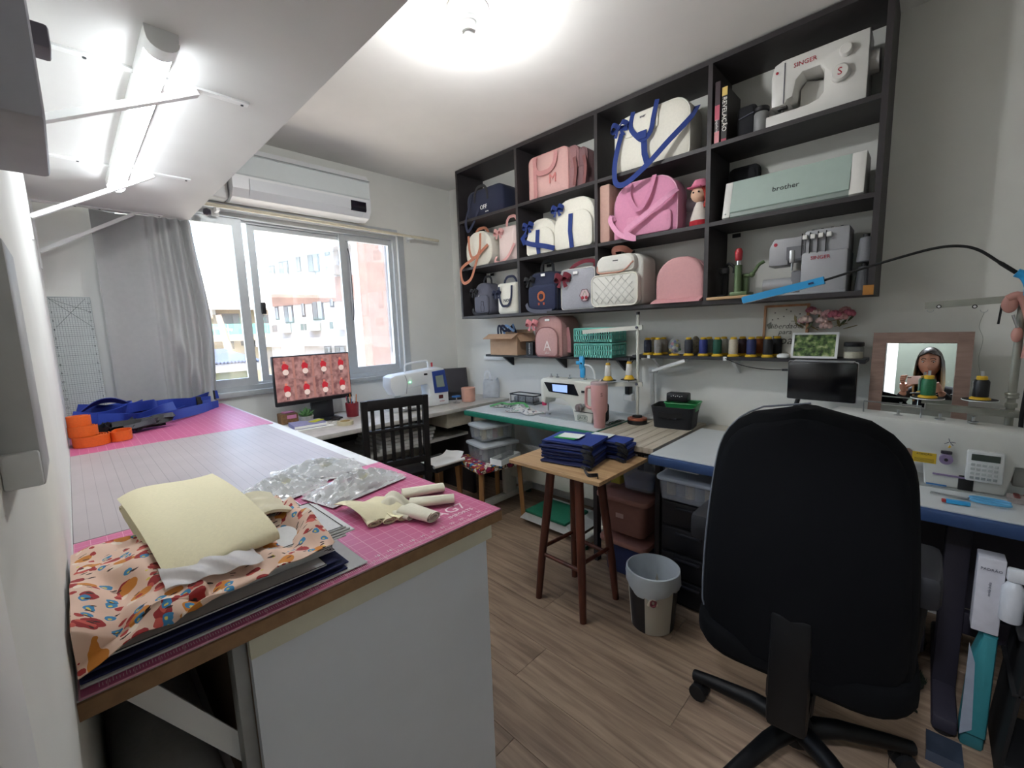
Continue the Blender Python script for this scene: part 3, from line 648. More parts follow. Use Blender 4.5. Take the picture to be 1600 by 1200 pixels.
# ---------------------------------------------------------------- bags and machines in the shelf unit
def rprism(poly, d0, d1, ax='y', r=.006, seg=2):
    """outline extruded, with its two rims rounded"""
    g = G().prism(poly, d0, d1, ax); b = bmesh.new(); vs = [b.verts.new(v) for v in g.v]
    for f in g.f: b.faces.new([vs[i] for i in f])
    bmesh.ops.recalc_face_normals(b, faces=b.faces[:]); n = len(poly)
    b.verts.ensure_lookup_table(); idx = {v: i for i, v in enumerate(b.verts)}
    es = [e for e in b.edges if (idx[e.verts[0]] < n) == (idx[e.verts[1]] < n)]
    bmesh.ops.bevel(b, geom=es, offset=r, segments=seg, affect='EDGES', profile=.5, clamp_overlap=True)
    b.verts.index_update(); o = G().add([v.co[:] for v in b.verts], [[v.index for v in f.verts] for f in b.faces]); b.free(); return o
def place(name, label, cat, px0, px1, pyt, pyb, xf, z, group=None, rz=0):
    """thing standing on height z with its front at world x = xf, as wide as the two pixels say; local x runs along the wall, y into it"""
    pm = (pyt+pyb)/2; y0 = WX(px0, pm, xf).y; y1 = WX(px1, pm, xf).y; h = WX((px0+px1)/2, pyt, xf).z-z
    t = thing(name, label, cat, (xf, (y0+y1)/2, z), R(-90)+rz, group); return t, abs(y0-y1), h
def fr(pts, w, th=.002):
    """strap lying on the front of a bag"""
    P_ = [Vector(p) for p in pts]; sd = []
    for i in range(len(P_)):
        tg = P_[min(i+1, len(P_)-1)]-P_[max(i-1, 0)]; s = tg.cross(Vector((0, 1, 0))); sd.append(s if s.length > 1e-6 else Vector((1, 0, 0)))
    return G().ribbon(P_, w, th, sd)
def bow(t, x, y, z, s, mat, name='bow', tails=True):
    g = G()
    for k in (-1, 1):
        g.ribbon(cat([(x, y-.2*s, z), (x+k*.5*s, y-.45*s, z+.35*s), (x+k*.95*s, y-.2*s, z+.1*s), (x+k*.8*s, y+.05*s, z-.15*s), (x+k*.3*s, y-.05*s, z-.05*s), (x, y-.1*s, z)], 4), .55*s, .002, (.1*k, .35, 1))
        if tails: g.add(*[[(x, y-.2*s, z+.05*s), (x+k*.25*s, y-.22*s, z-.95*s), (x+k*.7*s, y-.15*s, z-.8*s), (x+k*.15*s, y-.15*s, z)], [(0, 1, 2, 3), (3, 2, 1, 0)]])
    g.ball((x, y-.25*s, z), (.18*s, .15*s, .22*s), 8, 6)
    return part(name, g, mat, t)
def body(t, w, h, d, mat, rt=.05, rb=.02, dome=.012, pip=None, out=None, edge=.014):
    o = out or rrect(w, h, rt, 6, 0, 0, rb)
    b = part('body', G().pillow(o, 0, d, edge, dome), mat, t, sharp=70)
    if pip: part('piping', G().tube([(x*.985, .004, .005+(z-.005)*.985) for x, z in o], .0032, 6, True), pip, b)
    return b
def loop(x0, x1, z0, zt, y, lean=0):
    """carrying handle: up from x0, over and down to x1"""
    xm = (x0+x1)/2; return cat([(x0, y, z0), (x0+.1*(xm-x0), y-.3*lean, z0+.6*(zt-z0)), (x0+.5*(xm-x0), y-.8*lean, z0+.95*(zt-z0)), (xm, y-lean, zt), (x1+.5*(xm-x1), y-.8*lean, z0+.95*(zt-z0)), (x1+.1*(xm-x1), y-.3*lean, z0+.6*(zt-z0)), (x1, y, z0)], 4)
fab = lambda c, v=.05: M(c, .85, var=v, scale=90, bump=.12, sheen=.1)
NAVY = fab('#1f2640'); ROYAL = fab('#1f3679'); CREAM = fab('#e6e3d6', .03); PINKA = fab('#d6a09c', .04); PINKB = fab('#d58fae', .04); TAN = fab('#b5745a', .06); GREYB = fab('#5a5b68', .06); MAUVE = fab('#a97f80', .06); BURG = fab('#6b1d2c'); LGREY = fab('#a5a6ad', .05); OFFW = fab('#d9d8d0', .03); BLKF = fab('#1a1b20')
PAPER = M('#f1f1ee', .7, var=.02)
XB = 2.40
# column 1
t, w, h = place('duffel_bag', 'small navy duffel bag with white lettering in the top left compartment', 'bag', 729, 787, 292, 335, 2.37, SA, 'bags on the wall shelf')
body(t, w, h, .17, NAVY, .07, .03); part('strap', fr(loop(-.10, .05, h*.55, h*1.06, -.012), .02), BLKF, t)
part('shoulder_strap', fr(cat([(-.13, -.012, h*.9), (-.15, -.03, h*.4), (-.16, -.06, -.02), (-.13, -.07, -.10), (-.09, -.055, -.06), (-.07, -.02, .03), (-.03, -.012, h*.5)], 5), .024), NAVY, t)
part('lettering', G().text('OFF', .045, ftext(.01, -.0215, h*.3), .001).text('AUTO', .013, ftext(.045, -.0205, h*.13), .001), PAPER, t)
t, w, h = place('round_bag', 'round cream bag with tan leather straps in the left compartment', 'bag', 723, 775, 364, 425, 2.36, SB, 'bags on the wall shelf')
h = .27; body(t, .30, h, .15, CREAM, .13, .10, pip=CREAM); part('strap', fr(loop(-.08, .06, h*.9, h*.25, -.03, .01), .022), TAN, t); part('strap', fr(loop(-.09, .07, h*.8, h*1.12, .05), .022), TAN, t)
part('shoulder_strap', fr(cat([(.13, -.02, h*.55), (.02, -.05, h*.25), (-.12, -.06, h*.05), (-.16, -.06, -.03), (-.12, -.07, -.12), (-.03, -.07, -.10), (.02, -.06, .0), (.06, -.04, .12)], 5), .024), TAN, t)
t, w, h = place('handbag', 'small white and pink bag with a pink bow beside the round cream bag', 'bag', 779, 807, 345, 405, 2.38, SB, 'bags on the wall shelf')
w = .19; body(t, w, .26, .12, fab('#e3cfca', .03), .03, .02); bow(t, -.07, -.015, .22, .05, PINKA); part('strap', fr(loop(-.03, .08, .26, .33, .03), .022), PINKA, t)
part('shoulder_strap', fr(cat([(.09, -.02, .12), (.05, -.05, .03), (-.03, -.05, -.005), (-.09, -.045, .01), (-.1, -.02, .05)], 5), .022), PINKA, t)
t, w, h = place('mini_backpack', 'small grey backpack with a bear outline in the bottom left compartment', 'backpack', 737, 772, 437, 486, 2.37, SBOT, 'bags on the wall shelf')
w = .19; body(t, w, .26, .13, GREYB, .08, .05); part('pocket', G().pillow(rrect(w*.86, .15, .03, 5, 0, .01), -.02, .0, .008, .004), GREYB, t)
bow(t, -.075, -.02, .19, .045, BLKF); part('strap', fr(loop(-.03, .06, .25, .31, .05), .018), BLKF, t); part('base_strap', fr(cat([(-.10, -.02, .06), (-.07, -.035, .02), (.0, -.04, .008), (.07, -.02, .01)], 4), .025), BLKF, t)
g = G().tube([(x*.5+.02, -.0255, .03+z*.55) for x, z in [(-.03, 0), (-.04, .06), (-.025, .1), (-.03, .14), (-.015, .15), (.0, .14), (.015, .15), (.03, .14), (.025, .1), (.04, .06), (.03, 0)]], .0012, 5, True); part('bear_outline', g, BLKF, t)
part('snap', G().ball((-.01, -.03, .155), .006, 8, 6), STEEL, t)
t, w, h = place('tote_bag', 'small cream tote with navy handles beside the grey backpack', 'bag', 776, 808, 440, 486, 2.38, SBOT, 'bags on the wall shelf')
w = .20; body(t, w, .235, .09, CREAM, .012, .025); part('strap', fr(loop(-.06, .075, .21, .06, -.02, .006), .018), NAVY, t); part('strap', fr(loop(-.06, .075, .2, .285, .04), .018), NAVY, t)
bow(t, -.09, -.015, .16, .045, NAVY); part('lettering', G().text('NOE', .035, ftext(.02, -.0175, .1), .001), NAVY, t)
# column 2
t, w, h = place('tote_bag', 'pale pink tote with a pink letter M and looped strap on the top shelf', 'bag', 826, 888, 246, 305, 2.36, SA, 'bags on the wall shelf')
body(t, w, .285, .13, fab('#dbb0aa', .03), .04, .015, pip=PINKA); part('stripe', fr([(-w*.28, -.0175, .002), (-w*.28, -.0185, .2), (-w*.27, -.016, .27)], .03), fab('#c98f8d'), t)
part('strap', fr(loop(-w*.28, w*.26, .26, .15, -.024, .008), .03), fab('#c98f8d'), t); part('lettering', G().text('M', .085, ftext(w*.17, -.0225, .10), .001), fab('#d98784'), t)
for k, (a, b_, lab, cc) in enumerate(((884, 905, 'dusty mauve backpack standing right of the M tote', MAUVE), (902, 917, 'darker mauve backpack at the back right of the mauve one', fab('#8d6a6c')))):
    t, w, h = place('backpack', lab, 'backpack', a, b_, 246, 296, 2.40+.02*k, SA, 'bags on the wall shelf')
    w = (.095, .08)[k]; body(t, w, .285-.02*k, .16, cc, .04, .02, pip=cc); part('pocket', G().pillow(rrect(w*.8, .13, .02, 4, 0, .015), -.02, 0, .008, .003), cc, t)
    part('strap', fr(cat([(.03, -.022, .2), (.045, -.028, .12), (.03, -.024, .03)], 4), .022), fab('#8b5a58'), t)
for (a, b_, hh, lab, wd_) in ((823, 869, .24, 'small white rounded bag with navy bands and a bow', .25), (866, 931, .315, 'taller white rounded bag with a navy band beside the small one', .30)):
    t, w, h = place('vanity_bag', lab, 'bag', a, b_, 320, 395, 2.35, SB, 'bags on the wall shelf')
    w = wd_; body(t, w, hh, .15, CREAM, .11, .03, pip=OFFW); part('pocket', G().pillow(rrect(w*.98, hh*.72, .09, 6, 0, .004, .02), -.022, 0, .01, .005), CREAM, t)
    part('band', fr([(.0, -.03, .004), (-.01, -.033, hh*.35), (-.005, -.03, hh*.68)], .032), ROYAL, t)
    bow(t, -w*.36, -.028, hh*.82, .05, ROYAL)
    if hh < .3: part('shoulder_strap', fr(cat([(-.125, -.02, .1), (-.06, -.04, .075), (.06, -.045, .045), (.14, -.035, .02)], 4), .032), ROYAL, t); part('side_bow', fr([(-.13, -.005, .16), (-.155, -.02, .13), (-.14, -.01, .09)], .04), ROYAL, t)
    part('tag', G().box(-.006, .02, -.004, -.001, hh*.86, hh*.875), GREYB, t)
t, w, h = place('backpack', 'navy backpack with an orange lion head on the bottom shelf', 'backpack', 825, 873, 425, 482, 2.36, SBOT, 'bags on the wall shelf')
w = .26; body(t, w, .275, .14, NAVY, .07, .03, pip=BLKF); part('pocket', G().pillow(rrect(w*.94, .18, .03, 5, 0, .004), -.02, 0, .01, .004), fab('#252c49'), t)
g = G();  g.lathe([(.034, 0), (.036, .002), (.0, .002)], 14).xf(Matrix.Translation((.005, -.025, .105)) @ Matrix.Rotation(R(90), 4, 'X'))
part('lion_mane', g, M('#b5623a', .8, var=.2, scale=80), t)
part('lion_face', G().lathe([(.02, 0), (.02, .003), (0, .003)], 14).xf(Matrix.Translation((.005, -.027, .103)) @ Matrix.Rotation(R(90), 4, 'X')), M('#2d2536', .8), t)
part('lion_feet', G().box(-.025, -.01, -.027, -.024, .045, .062).box(.02, .035, -.027, -.024, .045, .062), M('#a34c3a', .8), t)
part('tag', G().box(-.0, .035, -.02, -.016, .24, .258), PAPER, t); part('strap', fr(loop(-.05, .06, .27, .35, .05), .022), BLKF, t); bow(t, -.11, -.01, .22, .05, BLKF)
part('base_strap', fr(cat([(-.14, -.02, .06), (-.1, -.04, .02), (.0, -.05, .0), (.1, -.03, .002)], 4), .026), GREYB, t)
t, w, h = place('satchel', 'light grey square bag with a burgundy bow and cherry patch', 'bag', 876, 930, 424, 480, 2.35, SBOT, 'bags on the wall shelf')
w = .27; body(t, w, .265, .09, LGREY, .03, .025, pip=OFFW); bow(t, -w*.37, -.02, .205, .065, BURG)
for k in (-1, 1): part('cherry', G().ball((.07+k*.014, -.024, .07), (.011, .004, .011), 10, 6), M('#a8273a', .5), t)
part('cherry_patch', G().lathe([(.034, 0), (.034, .003), (0, .003)], 14).xf(Matrix.Translation((.07, -.019, .085)) @ Matrix.Rotation(R(90), 4, 'X')), M('#cbb2b4', .8), t)
part('cherry_stem', G().tube(cat([(.056, -.023, .08), (.066, -.023, .1), (.072, -.023, .11), (.08, -.023, .098), (.085, -.023, .08)], 3), .0012, 5), M('#7ba67a', .8), t)
part('patch_edge', G().tube([(.07+(.034+.003*math.cos(6*a))*math.cos(a), -.022, .085+(.038+.003*math.cos(6*a))*math.sin(a)) for a in [2*PI*i/40 for i in range(40)]], .0015, 5, True), BURG, t)
part('tag', G().box(-.02, .015, -.019, -.016, .225, .242), PAPER, t); part('strap', fr(cat([(-.08, .03, .26), (-.02, .01, .285), (.06, -.0, .30), (.13, .0, .29), (.12, .02, .25)], 4), .025), BURG, t)
# column 3
t, w, h = place('weekend_bag', 'large cream travel bag with navy webbing straps on the top shelf', 'bag', 968, 1068, 180, 270, 2.35, SA, 'bags on the wall shelf')
w = .44; body(t, w, .30, .17, CREAM, .09, .03, pip=OFFW)
part('flap', G().pillow(rrect(.20, .11, .02, 4, -.045, .175), -.022, 0, .006, .003), CREAM, t)
part('strap', fr(cat([(-.09, -.02, .30), (-.10, -.03, .22), (-.06, -.036, .16), (-.02, -.04, .13), (.02, -.036, .16), (.035, -.028, .24), (.05, -.02, .315)], 4), .026), ROYAL, t)
part('band', fr([(-.02, -.032, .15), (-.015, -.033, .06), (.0, -.028, .004)], .034), ROYAL, t); part('strap_block', G().box(-.05, .0, -.044, -.036, .135, .175), ROYAL, t)
part('shoulder_strap', fr(cat([(.235, .05, .24), (.225, -.01, .17), (.13, -.06, .07), (.02, -.075, -.02), (-.10, -.08, -.085), (-.165, -.075, -.07), (-.19, -.05, .02), (-.185, -.03, .12), (-.16, -.02, .21)], 6), .03), ROYAL, t)
bow(t, -.165, -.03, .235, .055, ROYAL); part('lettering', G().text('BABY', .014, ftext(-.03, -.028, .255), .001), GREYB, t)
tag(part('folder_case', G().rbox(0, .24, 0, .07, 0, .335, .012), M('#bf998c', .6, var=.05, scale=50, bump=.08), loc=(2.335, 1.413, SB)), 'rose-beige leather case standing upright at the left of the pink tote', 'case')
t, w, h = place('tote_bag', 'large bright pink bag with long draped handles on the middle shelf', 'bag', 956, 1063, 288, 372, 2.35, SB, 'bags on the wall shelf')
w = .385; body(t, w, .31, .13, PINKB, .12, .02, pip=fab('#e2adc4'))
part('strap', fr(cat([(-.08, -.015, .30), (-.075, -.035, .22), (-.02, -.045, .14), (.035, -.04, .19), (.06, -.03, .26), (.065, -.012, .31)], 5), .026), fab('#cf88a8'), t)
part('shoulder_strap', fr(cat([(.19, .0, .21), (.15, -.045, .17), (.02, -.06, .09), (-.08, -.065, .03), (-.02, -.065, -.02), (-.12, -.06, .02), (-.19, -.04, .1), (-.20, -.02, .14), (-.185, -.01, .11)], 6), .028), fab('#dd9cba'), t)
part('pocket', G().pillow(rrect(w*.7, .11, .02, 5, .03, .004), -.02, 0, .008, .004), fab('#d995b2'), t)
# plush toy and generic doll
t = thing('plush_toy', 'small grey plush toy sitting between the pink tote and the doll', 'toy', (2.50, .985, SB), R(-90))
part('body', G().ball((0, 0, .06), (.05, .045, .062), 16, 10).ball((0, -.01, .145), (.042, .04, .042), 16, 10), fab('#a59aa3'), t)
for k in (-1, 1): part('ear', G().ball((k*.05, .0, .16), (.028, .01, .032), 10, 7), fab('#b9aab4'), t)
t = thing('rag_doll', 'plain rag doll with red yarn hair and a pink cap', 'doll', (2.39, .905, SB), R(-90))
part('dress', G().lathe([(.05, 0), (.045, .05), (.03, .10), (.018, .125)], 16), M('#d8cfc6', .9), t); part('sash', G().lathe([(.052, .0), (.05, .03), (.0, .03)], 16), M('#a81e2c', .85), t)
part('head', G().ball((-.005, -.005, .165), .04, 16, 10), M('#e0b79c', .8), t)
part('hair', G().ball((.008, .008, .172), (.045, .042, .042), 14, 9).tube(cat([(.03, -.01, .17), (.045, -.015, .13), (.035, -.02, .09)], 4), [.016]*8+[.01], 7), M('#a5362c', .9, var=.25, scale=120), t)
part('cap', G().lathe([(.047, .195), (.046, .21), (.03, .235), (0, .242)], 16), fab('#d87c98'), t); part('cap_brim', G().rbox(-.05, .02, -.055, -.02, .192, .2, .003), fab('#c75f80'), t)
part('eye', G().ball((-.02, -.042, .17), .005, 8, 6), BLACK, t); part('eye', G().ball((.008, -.043, .17), .005, 8, 6), BLACK, t)
# bottom: quilted backpack, pink case
t, w, h = place('quilted_backpack', 'white quilted backpack with a tan handle on the bottom shelf', 'backpack', 934, 1002, 400, 475, 2.34, SBOT, 'bags on the wall shelf')
w = .31; body(t, w, .30, .17, OFFW, .06, .03)
q = part('pocket', G().pillow(rrect(w*1.0, .185, .035, 6, -.005, .004), -.05, 0, .014, .008), OFFW, t)
for k in range(-3, 5):
    for sgn in (1, -1):
        a = Vector((k*.045, 0, .012)); n_ = []
        for i in range(9):
            x = k*.05+sgn*i*.02; z = .015+i*.02
            if abs(x+.005) < w*.46: n_.append((x, -.0575, z))
        if len(n_) > 1: part('quilt_seam', G().tube(n_, .0016, 5), fab('#bdbcb4'), q)
part('pocket_piping', G().tube([(x, -.05, z) for x, z in rrect(w*.99, .183, .035, 6, -.005, .005)], .004, 6, True), CREAM, q)
part('flap', G().pillow(rrect(w*.82, .10, .05, 6, .0, .2, .03), -.045, .02, .012, .006), OFFW, t)
part('flap_trim', G().tube(cat([(-.12, -.04, .245), (-.11, -.05, .205), (-.03, -.055, .198), (.06, -.055, .202), (.12, -.045, .25)], 5), .005, 6), fab('#c4937f'), t)
part('handle', fr(cat([(-.05, .04, .30), (-.03, .0, .335), (.03, .0, .335), (.06, .04, .31)], 4), .035), fab('#8a5648'), t); part('tag', G().box(-.01, .025, -.052, -.049, .262, .268), BLKF, t)
t, w, h = place('pink_case', 'plain pink domed case at the right end of the bottom bag shelf', 'case', 1027, 1096, 404, 471, 2.35, SBOT, 'bags on the wall shelf')
w = .265; body(t, w, .245, .17, fab('#d3a0a1', .03), .13, .01, dome=.004); part('zip', G().tube([(x, .05, z) for x, z in rrect(w*1.005, .247, .13, 8, 0, 0, .01)][7:-8], .0025, 6), fab('#b98288'), t)
part('base_flap', G().prism([(-.06, 0), (-.02, .0), (.0, .022), (-.0, .026), (-.055, .006)], -w/2, w/2, 'x'), fab('#cf9699'), t)
# column 4 top: books, pouch, jar, sewing machine
for k, (y, hh, th, lab, c0, txt, tc) in enumerate(((.812, .285, .026, 'thick book with a dark and pink spine at the left end of the top shelf', '#3a2a30', 'papelaria', '#e9e4e2'), (.779, .25, .028, 'black game box with white spine lettering and a yellow end', '#1c1614', 'REVELAÇÃO', '#f2eee6'))):
    t = thing('book' if k == 0 else 'game_box', lab, 'book' if k == 0 else 'box', (2.335, y, SA), R(-90))
    part('cover', G().rbox(-th/2, th/2, 0, .19, 0, hh, .002, 1), M(c0, .5), t)
    part('spine_patch', G().box(-th/2+.002, th/2-.002, -.001, .001, hh*.38 if k == 0 else hh*.84, hh*.62 if k == 0 else hh*.99), M('#c4566b' if k == 0 else '#e0c06a', .5), t)
    part('spine_patch', G().box(-th/2+.002, th/2-.002, -.001, .001, .004, hh*.2 if k == 0 else hh*.06), M('#d98a90' if k == 0 else '#a5304a', .5), t)
    part('lettering', G().text(txt, .016 if k == 0 else .028, ftext(0, -.0012, hh*(.29 if k == 0 else .5), 0, R(-90)), .0006), M(tc, .6), t)
t = thing('pouch', 'black fabric pouch behind the game box', 'pouch', (2.40, .70, SA), R(-90)); part('body', G().pillow(rrect(.085, .16, .02, 4), 0, .12, .012, .006), BLKF, t); part('zip', G().obox((-.03, -.009, .1), (.035, -.009, .115), .004, .004), GREYB, t)
t = thing('thread_jar', 'grey cylindrical jar with a black lid beside the white sewing machine', 'jar', (2.42, .64, SA)); part('jar', G().lathe([(.03, 0), (.033, .004), (.033, .1), (.028, .11)], 20), M('#8b8c8c', .5), t); part('lid', G().lathe([(.031, .11), (.034, .113), (.034, .128), (.03, .132)], 20), BLACK, t)
t, w, h = place('sewing_machine', 'white domestic sewing machine with red lettering on the top right shelf', 'sewing machine', 1190, 1353, 70, 200, 2.40, SA)
w = .395; h = .295
MW = M('#e3e2dd', .35, var=.02, scale=20); MW2 = M('#c9c7c2', .4, var=.02); RED = M('#b3263a', .5)
o = [(-.5*w, 0), (.5*w, 0), (.5*w, h), (-.28*w, h), (-.36*w, h*.96), (-.39*w, h*.8), (-.38*w, h*.36), (-.24*w, h*.36), (-.22*w, h*.42), (-.17*w, h*.44), (-.14*w, h*.66), (-.08*w, h*.74), (.08*w, h*.74), (.12*w, h*.66), (.12*w, h*.36), (.08*w, h*.29), (-.02*w, h*.255), (-.5*w, h*.255)]
part('body', rprism(o, 0, .15, 'y', .008), MW, t)
part('face_line', G().obox((-.255*w, -.002, h*.95), (-.255*w, -.002, h*.37), .003, .003, (1, 0, 0)), GREYB, t)
part('needle_bar', G().cyl((-.28*w, .04, h*.36), (-.28*w, .04, h*.27), .006, n=8).rbox(-.33*w, -.23*w, .02, .05, h*.33, h*.37, .003), M('#3c3a3a', .4), t)
part('throat_recess', G().prism([(-.13*w, h*.27), (.1*w, h*.30), (.11*w, h*.36), (.11*w, h*.64), (-.08*w, h*.72), (-.14*w, h*.62)], .10, .11, 'y'), MW2, t)
for (x, z, r_, nm) in ((.31*w, h*.80, .024, 'tension_dial'), (.27*w, h*.52, .034, 'stitch_dial')):
    kb = part(nm, G().lathe([(r_, 0), (r_, .018), (r_*.8, .026), (0, .026)], 24).xf(Matrix.Translation((x, 0, z)) @ Matrix.Rotation(R(90), 4, 'X')), MW, t)
    if nm == 'stitch_dial': part('lettering', G().text('S', .04, ftext(x, -.0265, z), .0006), RED, kb)
part('lettering', G().text('SINGER', .026, ftext(-.06*w, -.0012, h*.86), .0008), RED, t); part('emblem', G().ball((-.33*w, -.002, h*.84), (.006, .002, .006), 8, 6), RED, t)
part('handwheel', G().cyl((.5*w, .07, h*.62), (.5*w+.03, .07, h*.62), .045, n=20), MW2, t)
# column 4 middle: black bag and cutting machine
t = thing('black_bag', 'flat black bag standing at the left of the pale green machine', 'bag', (2.535, .745, SB), R(-90)); part('body', G().pillow(rrect(.15, .30, .03, 4), 0, .055, .018, .006), BLKF, t); part('strap', fr([(-.05, -.014, .28), (-.06, -.018, .15), (-.05, -.014, .02)], .02), BLACKM, t)
t, w, h = place('cutting_machine', 'pale green and white electronic cutting machine on the middle right shelf', 'machine', 1128, 1352, 265, 335, 2.345, SB)
w = .55; h = .185
pr = [(-.0, .012), (.012, 0), (.17, 0), (.17, h), (.06, h), (.045, h-.004), (.004, .05)]
part('body', G().prism(pr, -.5*w+.035, .5*w-.05, 'x'), M('#8f9b95', .4, var=.02), t)
part('front_lid', G().prism([(-.004, .035), (.0, .03), (.046, h-.006), (.05, h+.002), (.042, h+.001)], -.5*w+.035, .5*w-.05, 'x'), M('#a9bbb3', .3, var=.02), t)
for x0, x1 in ((-.5*w, -.5*w+.035), (.5*w-.05, .5*w)): part('end_cap', rprism([(-.006, .012), (.008, 0), (.175, 0), (.175, h+.004), (.055, h+.004), (.04, h)], x0, x1, 'x', .004), MW, t)
part('lettering', G().text('brother', .034, ftext(-.01, .0165, h*.56, R(-17)), .0008), BLACK, t)
part('power_light', G().ball((-.5*w+.015, -.006, .03), .004, 8, 6), WHITEG, t)
# column 4 bottom: presses on a board, serger
tag(part('wooden_board', G().rbox(2.30, 2.46, .545, .83, SBOT, SBOT+.014, .002, 1), OAK), 'small wooden board under the hand presses on the bottom right shelf', 'board')
t = thing('snap_press', 'green hand snap press with a red knob standing on the wooden board', 'press', (2.36, .70, SBOT+.014), R(-90))
GP = M('#5f7350', .4, .3, var=.08)
part('base', G().rbox(-.03, .05, -.03, .09, 0, .02, .004), GP, t); part('column', G().cyl((0, 0, .02), (0, 0, .15), .017, n=14).rbox(.01, .04, .02, .06, .02, .11, .006), GP, t)
part('plunger', G().cyl((0, 0, .15), (0, 0, .175), .01, n=12).cyl((0, 0, .04), (0, -.004, .075), .011, n=12), STEEL, t)
part('knob', G().lathe([(.012, .172), (.016, .178), (.018, .215), (.012, .23), (.008, .232)], 14), M('#b5343c', .35), t)
part('lever', G().tube(cat([(.02, .02, .1), (.06, .01, .1), (.09, .0, .14), (.115, 0, .155)], 4), .008, 8).ball((.06, .01, .1), .014, 10, 7), GP, t)
t = thing('eyelet_press', 'black hand press behind the green one at the left of the board', 'press', (2.43, .785, SBOT+.014), R(-90))
part('base', G().rbox(-.03, .02, -.05, .04, 0, .012, .003), BLACKM, t); part('column', G().rbox(-.012, .012, .0, .03, .012, .16, .004), BLACKM, t); part('lever', G().tube(cat([(0, .01, .15), (.02, -.01, .17), (.05, -.02, .15), (.05, -.02, .12)], 4), .007, 8).rbox(-.02, .02, -.03, .01, .12, .15, .004), BLACKM, t)
t, w, h = place('overlock_machine', 'grey overlock machine with four thread dials and red lettering', 'overlock machine', 1196, 1318, 365, 452, 2.37, SBOT)
w = .33; h = .285; GL = M('#a5a6aa', .4, var=.02); GD = M('#6c6d72', .45)
part('body', G().rbox(-.02*w, .5*w, 0, .17, 0, h*.66, .012).rbox(.0, .5*w, .015, .15, h*.62, h, .01), GL, t)
part('head', rprism([(-.42*w, h*.5), (-.18*w, h*.5), (-.18*w, h*.56), (.02*w, h*.56), (.02*w, h*.93), (-.36*w, h*.93), (-.42*w, h*.8)], .01, .13, 'y', .006), GL, t)
part('free_arm', G().cyl((-.5*w, .05, h*.2), (-.12*w, .05, h*.2), .03, n=20), GL, t); part('arm_post', G().rbox(-.14*w, .0, .02, .12, 0, h*.4, .008), GD, t)
for k in range(4):
    x = (-.02+.09*k)*w; part('thread_channel', G().box(x-.0015, x+.0015, .002, .013, h*.62, h*.96), BLACK, t); part('dial', G().rbox(x+.002, x+.02, -.004, .014, h*.86, h*.93, .002), MW, t)
part('needle_clamp', G().rbox(-.16*w, -.10*w, .0, .02, h*.52, h*.72, .003).cyl((-.13*w, .01, h*.55), (-.13*w, .01, h*.4), .004, n=8), STEEL, t); part('head_window', G().box(-.2*w, -.0*w, .005, .0105, h*.58, h*.78), GD, t)
part('lettering', G().text('SINGER', .022, ftext(.2*w, -.0012, h*.56), .0008), RED, t); part('emblem', G().lathe([(.008, 0), (.008, .002), (0, .002)], 12).xf(Matrix.Translation((-.34*w, .0105, h*.84)) @ Matrix.Rotation(R(90), 4, 'X')), RED, t)
part('base_plate', G().rbox(-.25*w, .5*w, -.01, .18, 0, .012, .004), GL, t)
for k, x in enumerate((.05, .16, .27, .38)): part('thread_guide', G().cyl((x*w, .1, h), (x*w, .1, h+.014), .006, n=8), BLACK, t)
for k, (y, z, lab) in enumerate(((.215, .12, 'grey thread cone stacked at the right end of the bottom shelf'), (.215, 0, 'dark thread cone standing at the right end of the bottom shelf'))):
    t = thing('thread_cone', lab, 'thread cone', (2.41, y, SBOT+z+(.002 if z else 0)), 0, 'cones beside the overlock machine')
    part('thread', G().lathe([(.026, 0), (.03, .004), (.022, .1), (.018, .104)], 18), M('#77787d' if k == 0 else '#4a4b50', .6, bump=.3, scale=200), t); part('core', G().lathe([(.012, .104), (.012, .117), (0, .117)], 12), BLACK, t)
# ---------------------------------------------------------------- narrow shelves under the unit
LZ, TZ2 = 1.137, 1.157
BLKS = M('#2a2a2e', .45, var=.06)
s1 = thing('narrow_shelf', 'narrow black wall shelf carrying the cardboard box and teal baskets', 'shelf', (2.5, 2.0, LZ)); part('board', G().rbox(2.43, XR, 1.34, 2.66, LZ-.018, LZ, .002, 1), BLKS, s1, world=True)
s2 = thing('narrow_shelf', 'narrow black wall shelf carrying the row of thread spools', 'shelf', (2.5, .8, TZ2)); part('board', G().rbox(2.44, XR, .19, 1.32, TZ2-.018, TZ2, .002, 1), BLKS, s2, world=True)
for s, yy in ((s1, (2.5, 1.95, 1.45)), (s2, (1.2, .75, .3))):
    z = LZ if s is s1 else TZ2
    for y in yy: part('bracket', G().prism([(XR, z-.018), (XR-.12, z-.018), (XR-.12, z-.024), (XR-.01, z-.1), (XR, z-.1)], y-.008, y+.008, 'y'), WHITE if s is s2 else BLKS, s, world=True)
CARD = M('#b8977a', .85, var=.06, scale=20)
t, w, h = place('cardboard_box', 'open brown cardboard box at the left end of the narrow shelf', 'box', 757, 818, 515, 551, 2.40, LZ)
w = .30; h = .165; th = .004
part('base', G().box(-w/2, w/2, 0, .18, 0, th), CARD, t)
part('side', G().box(-w/2, w/2, 0, th, th, h), CARD, t); part('side', G().box(-w/2, w/2, .18-th, .18, th, h), CARD, t); part('side', G().box(-w/2, -w/2+th, th, .18-th, th, h), CARD, t); part('side', G().box(w/2-th, w/2, th, .18-th, th, h), CARD, t)
part('flap', G().obox((0, -.002, h), (0, -.07, h-.035), w+.02, .004), CARD, t); part('flap', G().obox((w/2, .09, h), (w/2+.055, .08, h-.06), .17, .004), CARD, t); part('flap', G().obox((0, .18, h), (0, .19, h+.03), w, .004), CARD, t)
t = thing('strap_bundle', 'bundle of navy and light blue straps poking out of the cardboard box', 'straps', (2.47, 2.44, LZ+.1), R(-90))
